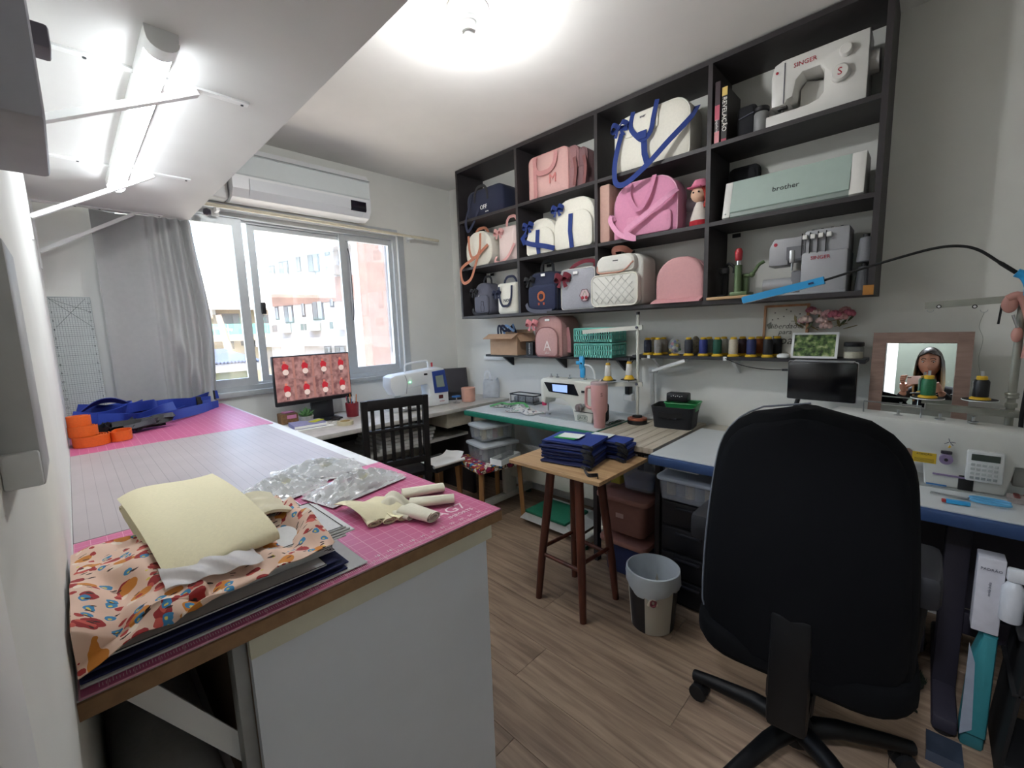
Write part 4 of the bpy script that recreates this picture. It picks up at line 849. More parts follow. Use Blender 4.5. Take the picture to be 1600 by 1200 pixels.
for k, c in enumerate((NAVY, NAVY, fab('#7fa3cf'))): part('strap', fr(cat([(-.09+.03*k, .02*k, .0), (-.10+.03*k, .0, .1), (-.06+.04*k, -.02, .13), (-.02+.05*k, -.01, .09), (.02+.03*k, .0, .1), (.05, .02, .12+.01*k), (.08, .03, .06)], 5), .02), c, t)
tag(part('tape_roll', G().lathe([(.022, 0), (.04, 0), (.04, .03), (.022, .03)], 22, caps=False), M('#c58a55', .5), loc=(2.50, 2.33, LZ+.14)), 'orange-brown tape roll on top of the cardboard box', 'tape')
t, w, h = place('patience_box', 'slim black box with white vertical lettering beside the cardboard box', 'box', 820, 834, 524, 552, 2.44, LZ)
part('box', G().rbox(-.035, .035, 0, .10, 0, .10, .002, 1), BLACK, t); part('lettering', G().text('PACIENCIA', .017, ftext(.0, -.0008, .05, 0, R(-90)), .0004), PAPER, t)
t, w, h = place('backpack', 'dusty pink backpack with a pink bow and lettering under the shelf unit', 'backpack', 833, 882, 495, 549, 2.36, LZ)
w = .24; body(t, w, .285, .21, fab('#bf9490', .05), .07, .03, pip=fab('#9d6c6b')); p = part('pocket', G().pillow(rrect(w*.82, .2, .08, 6, .0, .008, .03), -.028, 0, .012, .005), fab('#c49a96', .05), t)
part('pocket_piping', G().tube([(x, -.025, z) for x, z in rrect(w*.82, .2, .08, 6, 0, .008, .03)], .003, 6, True), fab('#9d6c6b'), p)
bow(t, -.12, -.03, .235, .055, fab('#d3868b')); part('lettering', G().text('A', .1, ftext(.015, -.034, .075), .0008).text('alice', .022, ftext(.015, -.0345, .03), .0008), fab('#e6d8d4'), t)
part('tag', G().box(-.02, .02, -.012, -.008, .25, .265), PAPER, t); part('strap', fr(cat([(.12, .06, .2), (.14, .05, .13), (.135, .06, .03)], 4), .03), fab('#b98588'), t)
TEAL = M('#7fd6c6', .4, var=.03)
for k, lab in enumerate(('lower teal plastic basket in the stack of two', 'upper teal plastic basket full of yellow-capped spools')):
    t = thing('plastic_basket', lab, 'basket', (2.40, 1.585, LZ+.102*k), R(-90), 'teal baskets on the narrow shelf')
    w, d, h = .285, .18, .088
    part('floor', G().box(-w/2+.01, w/2-.01, .01, d-.01, 0, .004), TEAL, t)
    for (a, b, nm) in (((-w/2, 0), (w/2, 0), 'front'), ((-w/2, d), (w/2, d), 'back'), ((-w/2, 0), (-w/2, d), 'left'), ((w/2, 0), (w/2, d), 'right')):
        g = G(); A = Vector((*a, 0)); B = Vector((*b, 0)); ln = (B-A).length; n = int(ln/.0175)
        for (z0, z1) in ((0, .016), (.042, .05), (.076, h)): g.obox(A+Vector((0, 0, (z0+z1)/2)), B+Vector((0, 0, (z0+z1)/2)), .003, z1-z0)
        for q in range(n+1): c = A.lerp(B, q/n); g.obox(c-(B-A).normalized()*.004+Vector((0, 0, h/2)), c+(B-A).normalized()*.004+Vector((0, 0, h/2)), .003, h)
        part('lattice_wall', g, TEAL, t)
    part('rim', G().tube([(x, y+d/2, h) for x, y in rrect(w+.006, d+.006, .012, 3, 0, -d/2-.003)], .0045, 6, True), TEAL, t)
YEL = M('#e0b52c', .45, var=.04); 
def spool(loc, c, lab, grp='thread spools', sc=1, basket=False):
    t = thing('thread_spool', lab, 'thread spool', loc, 0, grp); t.scale = (sc, sc, sc)
    part('base', G().lathe([(.028, 0), (.029, .003), (.026, .008), (.021, .014)], 22), YEL, t)
    part('thread', G().lathe([(.0215, .014), (.0225, .018), (.0225, .082), (.0185, .092)], 24), M(c, .55, var=.12, scale=220, bump=.25), t)
    part('cap', G().lathe([(.0145, .092), (.016, .094), (.016, .1), (.012, .104)], 18), YEL, t); return t
for k in range(4): spool((2.45+.0, 1.67-.05*k, LZ+.108+.0), '#4c5966', 'yellow-capped spool lying in the upper teal basket, number %s from the left' % ('one', 'two', 'three', 'four')[k], 'spools in the teal basket', .82)
front = [(1012, '#1d2136', 'navy spool at the left end of the thread shelf'), (1028, '#8d8a87', 'grey spool second from the left on the thread shelf'), (1076, '#2e3038', 'charcoal spool right of the bag of bobbins'), (1099, '#27347a', 'royal blue spool left of the green one'), (1121, '#14503f', 'dark green spool on the thread shelf'), (1146, '#c3b8a5', 'beige spool in the front row of the thread shelf'), (1174, '#222b5c', 'deep blue spool right of the beige one'), (1200, '#15151a', 'black spool nearest the white photo frame')]
for px, c, lab in front:
    p = WX(px, 540, 2.475); spool((2.475, p.y, TZ2), c, lab)
for px, c, lab in ((1021, '#b9a98c', 'tan spool in the back row behind the navy one'), (1037, '#9a948c', 'pale spool in the back row behind the grey one'), (1108, '#7f8b85', 'grey-green spool behind the royal blue one'), (1131, '#bfc0ba', 'white spool behind the green one'), (1160, '#3b2530', 'plum spool in the back row by the deep blue one'), (1186, '#8d4a22', 'rust brown spool in the back row of the thread shelf'), (1214, '#1b1b20', 'black spool at the right end of the back row')):
    p = WX(px, 540, 2.545); spool((2.545, p.y, TZ2), c, lab)
t = thing('bobbin_bag', 'clear bag of coloured bobbins on a yellow base between the grey and charcoal spools', 'bag', (2.475, WX(1054, 540, 2.475).y, TZ2))
part('base', G().lathe([(.03, 0), (.03, .006), (.02, .01)], 20), YEL, t); part('bag', G().ball((0, 0, .055), (.034, .034, .046), 16, 12), M('#cfd3d4', .15, var=.1, scale=60, trans=.5, alpha=.55), t)
for k in range(14):
    a = k*2.4; r_ = .014+.008*(k % 3); part('bobbin', G().cyl((r_*math.cos(a), r_*math.sin(a), .025+.0045*k), (r_*math.cos(a)+.006, r_*math.sin(a)+.004, .028+.0045*k), .008, n=8), M(('#3c57a8', '#c9b33c', '#3d7a4d', '#b9475f', '#e9e6df', '#4c4a52')[k % 6], .5), t)
t = thing('bobbin_bag', 'clear bag with tan contents behind the charcoal spool', 'bag', (2.545, WX(1087, 535, 2.545).y, TZ2)); part('bag', G().ball((0, 0, .055), (.03, .026, .055), 14, 10), M('#a89c86', .2, var=.3, scale=90, trans=.2), t)
# framed print
t = thing('framed_print', 'wooden-framed print with script lettering leaning on the wall', 'picture', (2.548, WX(1225, 520, 2.55).y, TZ2), R(-90)); t.rotation_euler = (R(-6), 0, R(-90))
FRW = wood('#a8744c', '#c99468', (10, 10, 2), 'frame', .4); w, h = .20, .265
part('frame', G().box(-w/2, -w/2+.011, 0, .018, 0, h).box(w/2-.011, w/2, 0, .018, 0, h).box(-w/2+.011, w/2-.011, 0, .018, 0, .011).box(-w/2+.011, w/2-.011, 0, .018, h-.011, h), FRW, t)
part('paper', G().box(-w/2+.011, w/2-.011, .008, .011, .011, h-.011), M('#d9d7cc', .7, var=.02), t)
part('lettering', G().text('liberdade', .036, ftext(.0, .0075, .155), .0005, shear=.25).text('para', .034, ftext(.0, .0075, .125), .0005, shear=.25).text('Voar', .062, ftext(.0, .0075, .082), .0005, shear=.2), M('#5b5a52', .7), t)
g = G()
for (x, z) in ((-.05, .225), (.02, .23), (-.01, .205), (-.035, .195), (.045, .2), (-.06, .19), (.06, .215), (.0, .24)): g.box(x-.003, x+.003, .0070, .008, z-.003, z+.003)
part('confetti_print', g, M('#6b6a60', .7), t)
for k in (-1, 1): part('leaf_print', G().prism([(k*.075, .14), (k*.085, .165), (k*.065, .18), (k*.06, .15)][::k], .0072, .008, 'y'), M('#7d7c72', .7), t)
# white photo frame with garden picture
t = thing('photo_frame', 'white frame with a green garden photo in front of the wooden frame', 'picture', (2.47, WX(1271, 540, 2.47).y, TZ2), R(-90)); t.rotation_euler = (R(-14), 0, R(-90)); w, h = .185, .125
part('frame', G().box(-w/2, -w/2+.01, 0, .014, 0, h).box(w/2-.01, w/2, 0, .014, 0, h).box(-w/2+.01, w/2-.01, 0, .014, 0, .01).box(-w/2+.01, w/2-.01, 0, .014, h-.01, h), WHITEG, t)
gm = bpy.data.materials.new('garden_photo'); gm.use_nodes = True; tt = gm.node_tree; bb = tt.nodes['Principled BSDF']; nn = tt.nodes.new('ShaderNodeTexNoise'); nn.inputs['Scale'].default_value = 45; nn.inputs['Detail'].default_value = 6
rr = tt.nodes.new('ShaderNodeValToRGB'); tcn = tt.nodes.new('ShaderNodeTexCoord'); tt.links.new(tcn.outputs['Object'], nn.inputs['Vector']); tt.links.new(nn.outputs['Fac'], rr.inputs[0]); tt.links.new(rr.outputs[0], bb.inputs['Base Color'])
e = rr.color_ramp.elements; e[0].position = .35; e[0].color = (*lin('#2d3a2a'), 1); e[1].position = .75; e[1].color = (*lin('#cdd3b4'), 1); q = e.new(.5); q.color = (*lin('#5f7a45'), 1); q = e.new(.62); q.color = (*lin('#9aa86f'), 1); bb.inputs['Roughness'].default_value = .2
part('photo', G().box(-w/2+.01, w/2-.01, .006, .009, .01, h-.01), gm, t)
part('easel_leg', G().obox((.0, .014, h*.8), (.0, .055, .01), .02, .003), GREYB, t)
# flowers
t = thing('flower_bouquet', 'bunch of pink artificial roses behind the white photo frame', 'flowers', (2.542, WX(1283, 520, 2.535).y, TZ2)); t.scale = (1.1, 1.2, 1.12)
part('vase', G().lathe([(.022, 0), (.03, .01), (.032, .06), (.025, .10), (.027, .105)], 18), M('#b89a90', .4), t)
random.seed(3)
for k in range(15):
    a = random.uniform(0, 2*PI); rr_ = random.uniform(.01, .055); zz = .175+random.uniform(-.035, .035); xx, yy = rr_*.55*math.cos(a)-.01, rr_*1.75*math.sin(a)
    c = ('#d3a2a4', '#e0bfb8', '#b0606f', '#e3c8bb', '#cf9a96')[k % 5]; s = random.uniform(.016, .024); g = G().ball((xx, yy, zz), s*.55, 8, 6)
    for q in range(9):
        b = q*2.4; rad = s*(.45+.06*q); g.ball((xx+rad*math.cos(b)*.8, yy+rad*math.sin(b)*.8, zz-.001*q), (s*.42, s*.42, s*.5), 7, 5)
    fl_ = part('rose', g, M(c, .8, var=.15, scale=120), t)
for k in range(14):
    a = k*.7; xx, yy, zz = .03*math.cos(a), .095*math.sin(a*1.3), .13+.05*((k*7) % 5)/5
    part('leaf', G().sheet(lambda u, v, xx=xx, yy=yy, zz=zz, a=a: (xx+.012*(v-.5)*math.sin(u*PI), yy+.045*(u-.5)*math.cos(a)+.012*(v-.5)*math.sin(a)*math.sin(u*PI), zz+.04*(u-.5)*abs(math.sin(a))-.01*(v-.5)**2), 6, 3, .0008), M(('#4e5a3e', '#7d6a3c', '#8a7f56')[k % 3], .7, var=.15), t)
t = thing('glass_jar', 'small glass jar with a black lid at the right end of the thread shelf', 'jar', (2.50, WX(1334, 545, 2.50).y, TZ2)); part('glass', G().lathe([(.036, 0), (.038, .004), (.038, .05), (.034, .056)], 24), M('#dfe3df', .05, var=.02, trans=.8, alpha=.35), t); part('contents', G().lathe([(.034, .003), (.034, .03), (0, .032)], 20), M('#d6d2bd', .8, var=.1, scale=100), t); part('lid', G().lathe([(.037, .056), (.038, .058), (.038, .072), (.035, .075)], 24), BLACK, t)
tag(part('white_gadget', G().lathe([(.024, 0), (.028, .004), (.027, .014), (.018, .02), (0, .021)], 22), WHITEG, loc=(2.46, WX(1224, 552, 2.46).y, TZ2)), 'round white plastic gadget left of the photo frame', 'gadget')
for px in (1014, 1133): tag(part('label_clip', G().rbox(2.434, 2.4395, WX(px, 557, 2.44).y-.009, WX(px, 557, 2.44).y+.009, TZ2-.02, TZ2, .001, 1), WHITEG), 'white cable clip on the thread shelf edge %s' % ('below the navy spool' if px < 1100 else 'below the beige spool'), 'clip')
pc = [WX(1133, 560, 2.43), WX(1160, 571, 2.43), WX(1195, 577, 2.42), WX(1230, 578, 2.41)]
tag(part('charging_cable', G().tube(cat(pc, 5), .0022, 6).cyl(WX(1222, 578, 2.41), WX(1231, 578, 2.41), .005, n=8), BLACK), 'black cable running along the wall to the tablet screen', 'cable')
# tablet screen on a floor arm behind the chair
t = thing('tablet_screen', 'black tablet screen held up on an arm under the thread shelf', 'screen', (2.39, .343, .751), R(-90)+R(-3))
part('screen', G().rbox(-.132, .132, 0, .016, .215, .395, .006), M('#0b0b0e', .18, var=0), t); part('bezel', G().rbox(-.134, .134, .010, .02, .213, .397, .006), M('#c9cacb', .35), t); part('holder', G().rbox(-.11, .12, .004, .03, .393, .402, .003), M('#8d8e90', .3), t)
part('arm', G().tube([(-.10, .03, 0), (-.10, .03, .17), (-.08, .03, .26)], .010, 10).lathe([(.016, .12), (.016, .13), (.012, .135), (.012, .15), (.017, .155), (.017, .17)], 12, (-.10, .03, 0)), BLACK, t); part('clamp', G().rbox(-.13, -.07, .0, .06, 0, .03, .004), BLACK, t)
# white folding lamp
t = thing('desk_lamp', 'white folding desk lamp behind the black fabric bin', 'lamp', (2.535, 1.225, .751)); WL = M('#d9dad8', .4)
part('base', G().lathe([(.05, 0), (.055, .004), (.055, .014), (.02, .018)], 24), WL, t); part('arm', G().obox((0, 0, .01), (-.01, .005, .30), .024, .014, (1, 0, 0)), WL, t); part('joint', G().cyl((-.01, .02, .305), (-.01, -.03, .305), .016, n=14), WL, t)
hd = part('head', G().obox((-.02, -.01, .305), (-.05, -.09, .33), .022, .016).obox((-.05, -.085, .33), (-.07, -.235, .38), .045, .016), WL, t); part('diffuser', G().obox((-.052, -.095, .321), (-.071, -.23, .369), .036, .004), M('#f0efe6', .4), hd)
# socket strip and plug
t = thing('wall_outlet', 'white trailing power outlet on the wall with a black plug-in adapter', 'outlet', (2.55, 1.40, .95), R(-90)); part('adapter', G().rbox(-.016, .016, -.03, .02, -.06, .0, .004), BLACK, t); part('outlet', G().rbox(-.03, .03, -.02, .02, -.105, -.062, .004), WHITEG, t)
part('cord', G().tube(cat([(0, 0, 0), (.005, -.02, .05), (.02, -.03, .12), (.07, -.05, .185), (.10, -.07, .195)], 6), .0022, 6), BLACK, t)
tag(part('power_box', G().rbox(2.57, XR, WX(790, 557, 2.58).y, WX(757, 557, 2.58).y, 1.075, 1.115, .003), WHITEG), 'white cable box on the wall below the cardboard box', 'box')
# ---------------------------------------------------------------- industrial sewing machine on the green table
SZ = .7515
MC = M('#d3d3c8', .35, var=.02, scale=15)
t = thing('sewing_machine', 'cream industrial sewing machine with a dark panel on the green-edged table', 'sewing machine', (2.17, 1.62, SZ), R(-90))
o = [(.05, .0), (.175, .0), (.185, .04), (.185, .245), (.17, .26), (-.20, .262), (-.225, .25), (-.228, .10), (-.19, .09), (-.18, .13), (-.06, .135), (-.01, .11), (.03, .075)]
part('arm', rprism(o, 0, .12, 'y', .012), MC, t); part('bed', G().rbox(-.24, .19, -.01, .14, -.001, .004, .001, 1), M('#aeb3b3', .3, .4), t)
part('display', G().prism([(-.19, .235), (.05, .235), (.085, .165), (-.15, .175)][::-1], -.004, .002, 'y'), M('#12141c', .15, var=0), t)
part('screen_glow', G().prism([(-.12, .225), (-.0, .225), (.0, .178), (-.115, .18)][::-1], -.006, -.003, 'y'), M('#5d7099', .3, emit=.25), t)
part('tension_disc', G().cyl((.10, -.002, .095), (.10, -.03, .095), .024, n=20).cyl((.10, -.03, .095), (.10, -.045, .095), .012, n=14), M('#9c8f8d', .35, .5), t); part('tension_spring', G().cyl((.125, -.0, .11), (.125, -.035, .11), .01, n=12), STEEL, t)
part('seam', G().obox((.052, -.001, .066), (.186, -.001, .066), .003, .004), BLACK, t); part('lettering', G().text('JACK', .026, ftext(.11, -.0012, .028), .0006), M('#5c7563', .5), t)
part('badge_frame', G().tube([(x, -.001, z+.012) for x, z in rrect(.07, .032, .002, 1, .11, 0)], .0012, 4, True), M('#5c7563', .5), t)
part('button', G().rbox(.105, .13, -.004, .001, .185, .2, .002), BLACK, t)
part('handwheel', G().cyl((.187, .06, .16), (.215, .06, .16), .05, n=24), BLACKM, t); part('motor_cover', G().rbox(.187, .235, .0, .12, .0, .12, .02), BLACKM, t)
part('needle_bar', G().cyl((-.21, .06, .10), (-.21, .06, .03), .005, n=8).rbox(-.222, -.198, .05, .075, .004, .012, .002), STEEL, t)
for x in (-.17, -.12, -.02, .1): part('thread_guide', G().lathe([(.012, 0), (.012, .006), (.004, .01), (.004, .022), (.008, .024)], 12, (x, .05, .262)), STEEL, t)
# tumbler
t = thing('tumbler', 'large pink insulated tumbler with a handle in front of the sewing machine', 'tumbler', (2.12, 1.355, SZ)); PT = M('#d7a39f', .4, var=.02)
part('cup', G().lathe([(.03, 0), (.033, .004), (.036, .085), (.047, .105), (.05, .25), (.049, .255)], 28), PT, t)
part('lid', G().lathe([(.05, .255), (.05, .268), (.044, .272)], 28), M('#e3c7c6', .2, trans=.3), t); part('handle', G().tube(cat([(-.035, .035, .24), (-.04, .06, .235), (-.03, .072, .18), (-.03, .07, .13), (-.03, .045, .115), (-.025, .03, .12)], 5), .009, 10), PT, t)
part('emblem', G().text('S', .03, Matrix.Translation((-.035, -.037, .2)) @ Matrix.Rotation(R(-45), 4, 'Z') @ Matrix.Rotation(R(90), 4, 'X'), .0008), M('#8a5c58', .5), t); part('straw', G().cyl((.0, 0, .27), (.012, -.005, .285), .004, n=8), M('#e6dad8', .3, trans=.3), t)
# blue clip lamp
t = thing('clip_lamp', 'blue plastic clip on a white flexible stem behind the sewing machine', 'clip', (2.405, 1.575, SZ)); BLU = M('#3aa2d8', .35, var=.02)
part('stem', G().tube(cat([(0, 0, .0), (0, -.005, .16), (-.0, .0, .28), (-.0, .03, .325), (-.0, .075, .335)], 5), .006, 8), WHITEG, t); part('clip', G().rbox(-.015, .01, .075, .115, .30, .395, .012).rbox(-.012, .008, .07, .11, .245, .32, .01).rbox(-.012, .008, .10, .14, .335, .36, .004), BLU, t); part('screw', G().ball((-.017, .093, .345), .006, 8, 6), BLACK, t)
# thread stand with two cones
t = thing('thread_stand', 'cream thread stand pole with two arms at the end of the green-edged table', 'thread stand', (2.375, 1.247, SZ))
part('pole', G().cyl((0, 0, 0), (0, 0, .65), .009, n=12), MC, t); part('cap', G().cyl((0, 0, .65), (0, 0, .667), .0105, n=12), BLACK, t)
for z in (.575, .235):
    a = part('arm', G().obox((0, -.03, z), (-.02, .30 if z < .4 else .38, z-.02), .012, .026), MC, t); part('bolt', G().cyl((-.012, 0, z), (-.02, 0, z), .008, n=8), GREYB, a)
t['label'] = t['label']
for k, (px, c) in enumerate(((950, 'left'), (983, 'right'))):
    p = WX(px, 592, 2.345 if k == 0 else 2.36)
    t = thing('thread_cone', 'white thread cone on a yellow base, the %s one on the stand' % c, 'thread cone', (p.x, p.y, .751+.255-.012*(1-k)+.005), 0, 'white cones on the thread stand')
    part('tray', G().lathe([(.05, 0), (.05, .003), (0, .004)], 24), BLACK, t); part('base', G().lathe([(.032, .004), (.03, .012), (.018, .03)], 20), YEL, t); part('thread', G().lathe([(.02, .03), (.021, .034), (.017, .095), (.016, .098)], 20), M('#dedcd4', .7, bump=.3, scale=220), t); part('cap', G().lathe([(.015, .098), (.016, .1), (.012, .112)], 16), M('#c99f2c', .5), t); part('pin', G().cyl((0, 0, .112), (0, 0, .135), .0025, n=6), STEEL, t)
# puck speaker, notions, black bin
t = thing('round_speaker', 'round black device with a copper rim on the slat table', 'speaker', (2.35, 1.235, DZ_-.002)); part('body', G().lathe([(.052, 0), (.058, .004), (.058, .026)], 28), BLACK, t); part('rim', G().lathe([(.058, .026), (.057, .036), (.045, .04), (.0, .04)], 28), M('#a85f48', .4, .4), t); part('knob', G().lathe([(.03, .04), (.028, .05), (0, .052)], 18), BLACKM, t)
random.seed(5)
t = thing('notions_tray', 'flat green-patterned tray of sewing notions beside the tumbler', 'tray', (2.25, 1.345, SZ), R(-90)); part('tray', G().rbox(-.015, .015, -.06, .12, 0, .004, .001, 1), M('#52645a', .5, var=.5, scale=70), t)
for k in range(8): part('clip', G().obox((random.uniform(-.012, .012), random.uniform(-.05, .1), .007), (random.uniform(-.012, .012), random.uniform(-.05, .1), .007), .004, .005), (STEEL, BLACK, M('#2d5f4c', .5))[k % 3], t)
t = thing('fabric_bin', 'black fabric bin on the slat table', 'bin', (2.42, 1.03, DZ_-.002), R(-90)+R(8))
def binf(w, d, h, fl): return [(rrect(w, d, .03, 4, 0, -d/2), 0), (rrect(w*1.05, d*1.05, .03, 4, 0, -d*1.05/2), h*.5), (rrect(w*fl, d*fl, .03, 4, 0, -d*fl/2), h)]
g = G(); L_ = binf(.21, .17, .125, 1.14); n = len(L_[0][0]); vs = [(x, y, z) for o, z in L_ for x, y in o]+[(x*.96, y*.96, .125) for x, y in L_[2][0]]+[(x*.94, y*.94, .07) for x, y in L_[1][0]]
fs = [tuple(range(n))[::-1]]
for i in range(4): fs += [(i*n+j, i*n+(j+1) % n, (i+1)*n+(j+1) % n, (i+1)*n+j) for j in range(n)]
fs.append(tuple(4*n+j for j in range(n))); part('body', G().add(vs, fs), BLKF, t); part('handle', fr([(-.07, -.095, .08), (0, -.1, .075), (.06, -.095, .085)], .03), BLACKM, t); part('label', G().box(-.02, .03, -.099, -.096, .06, .066), GREYB, t)
t = thing('small_basket', 'green plastic basket sitting in the black fabric bin', 'basket', (2.44, .995, DZ_+.095), R(-90)+R(8)); GB = M('#2c8f4f', .4)
o = rrect(.16, .12, .02, 4, 0, -.06); o2 = rrect(.18, .14, .02, 4, 0, -.07); n = len(o)
part('body', G().add([(x, y, 0) for x, y in o]+[(x, y, .045) for x, y in o2]+[(x*.95, y*.95, .045) for x, y in o2]+[(x*.95, y*.95, .006) for x, y in o], [tuple(range(n))[::-1], tuple(3*n+j for j in range(n))]+[(i*n+j, i*n+(j+1) % n, (i+1)*n+(j+1) % n, (i+1)*n+j) for i in range(3) for j in range(n)]), GB, t); part('rim', G().tube([(x, y, .045) for x, y in o2], .004, 6, True), GB, t)
t = thing('small_black_box', 'small black box with a row of white dots on the green basket', 'box', (2.43, 1.02, DZ_+.144), R(-90)+R(5)); part('box', G().rbox(-.06, .06, -.03, .04, 0, .05, .008), BLACK, t)
for k in range(6): part('dot', G().ball((-.03+.012*k, -.031, .032+.003*((k*3) % 2)), .003, 6, 5), WHITEG, t)
# clutter of fabric on the green table, bottle and tray
random.seed(11)
cm = bpy.data.materials.new('scrap_print'); cm.use_nodes = True; tt = cm.node_tree; bb = tt.nodes['Principled BSDF']; vv = tt.nodes.new('ShaderNodeTexVoronoi'); vv.inputs['Scale'].default_value = 70; rr = tt.nodes.new('ShaderNodeValToRGB'); tcn = tt.nodes.new('ShaderNodeTexCoord'); tt.links.new(tcn.outputs['Object'], vv.inputs['Vector']); tt.links.new(vv.outputs['Color'], rr.inputs[0]); tt.links.new(rr.outputs[0], bb.inputs['Base Color']); e = rr.color_ramp.elements; rr.color_ramp.interpolation = 'CONSTANT'
e[0].color = (*lin('#d8d6d2'), 1); e[1].position = .85; e[1].color = (*lin('#9a6a68'), 1); q = e.new(.45); q.color = (*lin('#6b6e74'), 1); q = e.new(.55); q.color = (*lin('#cfd2d0'), 1); q = e.new(.75); q.color = (*lin('#7fa58c'), 1)
for k, (x, y, lab) in enumerate(((2.22, 2.02, 'crumpled printed fabric scraps on the green-edged table, nearest the machine'), (2.30, 2.25, 'crumpled fabric scraps with green trim on the green-edged table'))):
    ph = random.random()*6
    def scr(u, v, x=x, y=y, ph=ph): a = u-.5; b = v-.5; return (x+.15*a+.02*math.sin(9*v+ph), y+.26*b+.02*math.sin(8*u), SZ+.006+.03*max(0, 1-(2*a)**2-(2*b)**2)*(.5+.5*math.sin(14*u+ph)*math.cos(17*v)))
    tag(part('fabric_scrap', G().sheet(scr, 26, 34, .002), cm, sharp=70), lab, 'fabric', 'scraps on the green-edged table')
tag(part('green_trim', G().ribbon(cat([(2.18, 2.36, SZ+.012), (2.26, 2.32, SZ+.03), (2.24, 2.22, SZ+.034), (2.33, 2.16, SZ+.034), (2.3, 2.08, SZ+.012)], 5), .02, .002, (1, 0, .3)), M('#5fae6a', .6)), 'loose green ribbon on the fabric scraps', 'ribbon')
t = thing('pink_bottle', 'hot pink bottle with a black cap behind the fabric scraps', 'bottle', (2.50, 2.09, SZ)); part('bottle', G().lathe([(.017, 0), (.018, .004), (.018, .105), (.012, .115)], 18), M('#c93a63', .3), t); part('cap', G().lathe([(.013, .115), (.013, .13), (.01, .132)], 14), BLACK, t)
t = thing('wire_tray', 'dark tray of odds and ends at the back of the green-edged table', 'tray', (2.49, 2.27, SZ), R(-90)); part('tray', G().rbox(-.13, .13, -.05, .06, 0, .012, .003), M('#565b5e', .4), t); part('rim', G().tube([(x, y, .07) for x, y in rrect(.27, .12, .02, 4, 0, -.055)], .005, 6, True), BLACK, t)
for x in (-.12, -.04, .04, .12): part('post', G().cyl((x, -.05, .01), (x, -.05, .07), .003, n=6), BLACK, t)
part('contents', G().rbox(-.11, .1, -.03, .05, .012, .05, .01), M('#8b8f93', .5, var=.4, scale=60), t)
# ---------------------------------------------------------------- things on the window desk
KZ = .7505
mo = thing('monitor', 'wide computer monitor showing rows of red-clothed figures on a pink wallpaper', 'monitor', (1.16, 3.02, KZ), 0)
part('panel', G().rbox(-.26, .26, 0, .03, .135, .465, .006), BLACK, mo)
def scrm():
    m = bpy.data.materials.new('screen_base'); m.use_nodes = True; t = m.node_tree; b = t.nodes['Principled BSDF']; b.inputs['Roughness'].default_value = .3
    n = t.nodes.new('ShaderNodeTexNoise'); n.inputs['Scale'].default_value = 26; tc = t.nodes.new('ShaderNodeTexCoord'); r = t.nodes.new('ShaderNodeValToRGB'); t.links.new(tc.outputs['Object'], n.inputs['Vector']); t.links.new(n.outputs['Fac'], r.inputs[0])
    r.color_ramp.elements[0].color = (*lin('#6f4b4a'), 1); r.color_ramp.elements[1].color = (*lin('#a37a75'), 1); r.color_ramp.elements[0].position = .35; r.color_ramp.elements[1].position = .65
    t.links.new(r.outputs[0], b.inputs['Base Color']); t.links.new(r.outputs[0], b.inputs['Emission Color']); b.inputs['Emission Strength'].default_value = .06; return m
sc = part('screen', G().box(-.252, .252, -.0012, .001, .158, .457), scrm(), mo)
SR = M('#a8242f', .5, emit=.06); SW = M('#cbb7ae', .5, emit=.06); SKN = M('#8c4f43', .5, emit=.2); SDK = M('#33262a', .5, emit=.1); SPN = M('#a06f66', .5, emit=.05)
for r_ in range(2):
    for c in range(4):
        x = -.185+.126*c; z = .385-.145*r_
        part('tile_band', G().box(x+.045, x+.06, -.0018, -.001, z-.068, z+.068), SPN, sc)
        part('figure_top', G().prism([(x-.018, z-.012), (x+.016, z-.012), (x+.022, z+.015), (x+.004, z+.03), (x-.012, z+.03), (x-.022, z+.01)][::-1], -.0022, -.001, 'y'), SR, sc)
        part('figure_skirt', G().lathe([(.019, 0), (.019, .001), (0, .001)], 14).xf(Matrix.Translation((x+.001, -.0015, z-.027)) @ Matrix.Rotation(R(90), 4, 'X')), SW, sc)
        part('figure_head', G().lathe([(.008, 0), (.008, .001), (0, .001)], 12).xf(Matrix.Translation((x-.005, -.0015, z+.038)) @ Matrix.Rotation(R(90), 4, 'X')), SKN, sc)
        part('figure_legs', G().box(x-.006, x-.001, -.002, -.001, z-.064, z-.044).box(x+.003, x+.008, -.002, -.001, z-.064, z-.044), SDK, sc)
part('taskbar', G().box(-.252, .252, -.0016, -.001, .158, .166), M('#3a2f33', .4), sc)
part('stand', G().rbox(-.03, .13, .03, .05, .0, .2, .01), M('#25282c', .35), mo); part('foot', G().rbox(-.06, .15, -.06, .13, 0, .012, .005), M('#25282c', .35), mo)
mo.rotation_euler = (0, 0, R(2))
t = thing('wicker_box', 'small wicker box holding pink notes at the left of the monitor', 'box', (1.0, 3.135, KZ)); WK = M('#8d6a48', .8, var=.25, scale=120, bump=.4)
part('box', G().rbox(-.055, .055, -.045, .045, 0, .07, .006), WK, t); part('notes', G().rbox(-.02, .04, -.052, -.046, .035, .06, .001, 1).rbox(-.03, .04, -.03, .03, .07, .078, .001, 1), M('#e38fb5', .6), t)
t = thing('potted_succulent', 'small green succulent in a grey concrete pot', 'plant', (1.06, 2.965, KZ)); part('pot', G().lathe([(.034, 0), (.038, .003), (.046, .062), (.04, .062), (.036, .05), (0, .05)], 24), M('#a8a89f', .9, var=.12, scale=60, bump=.2), t)
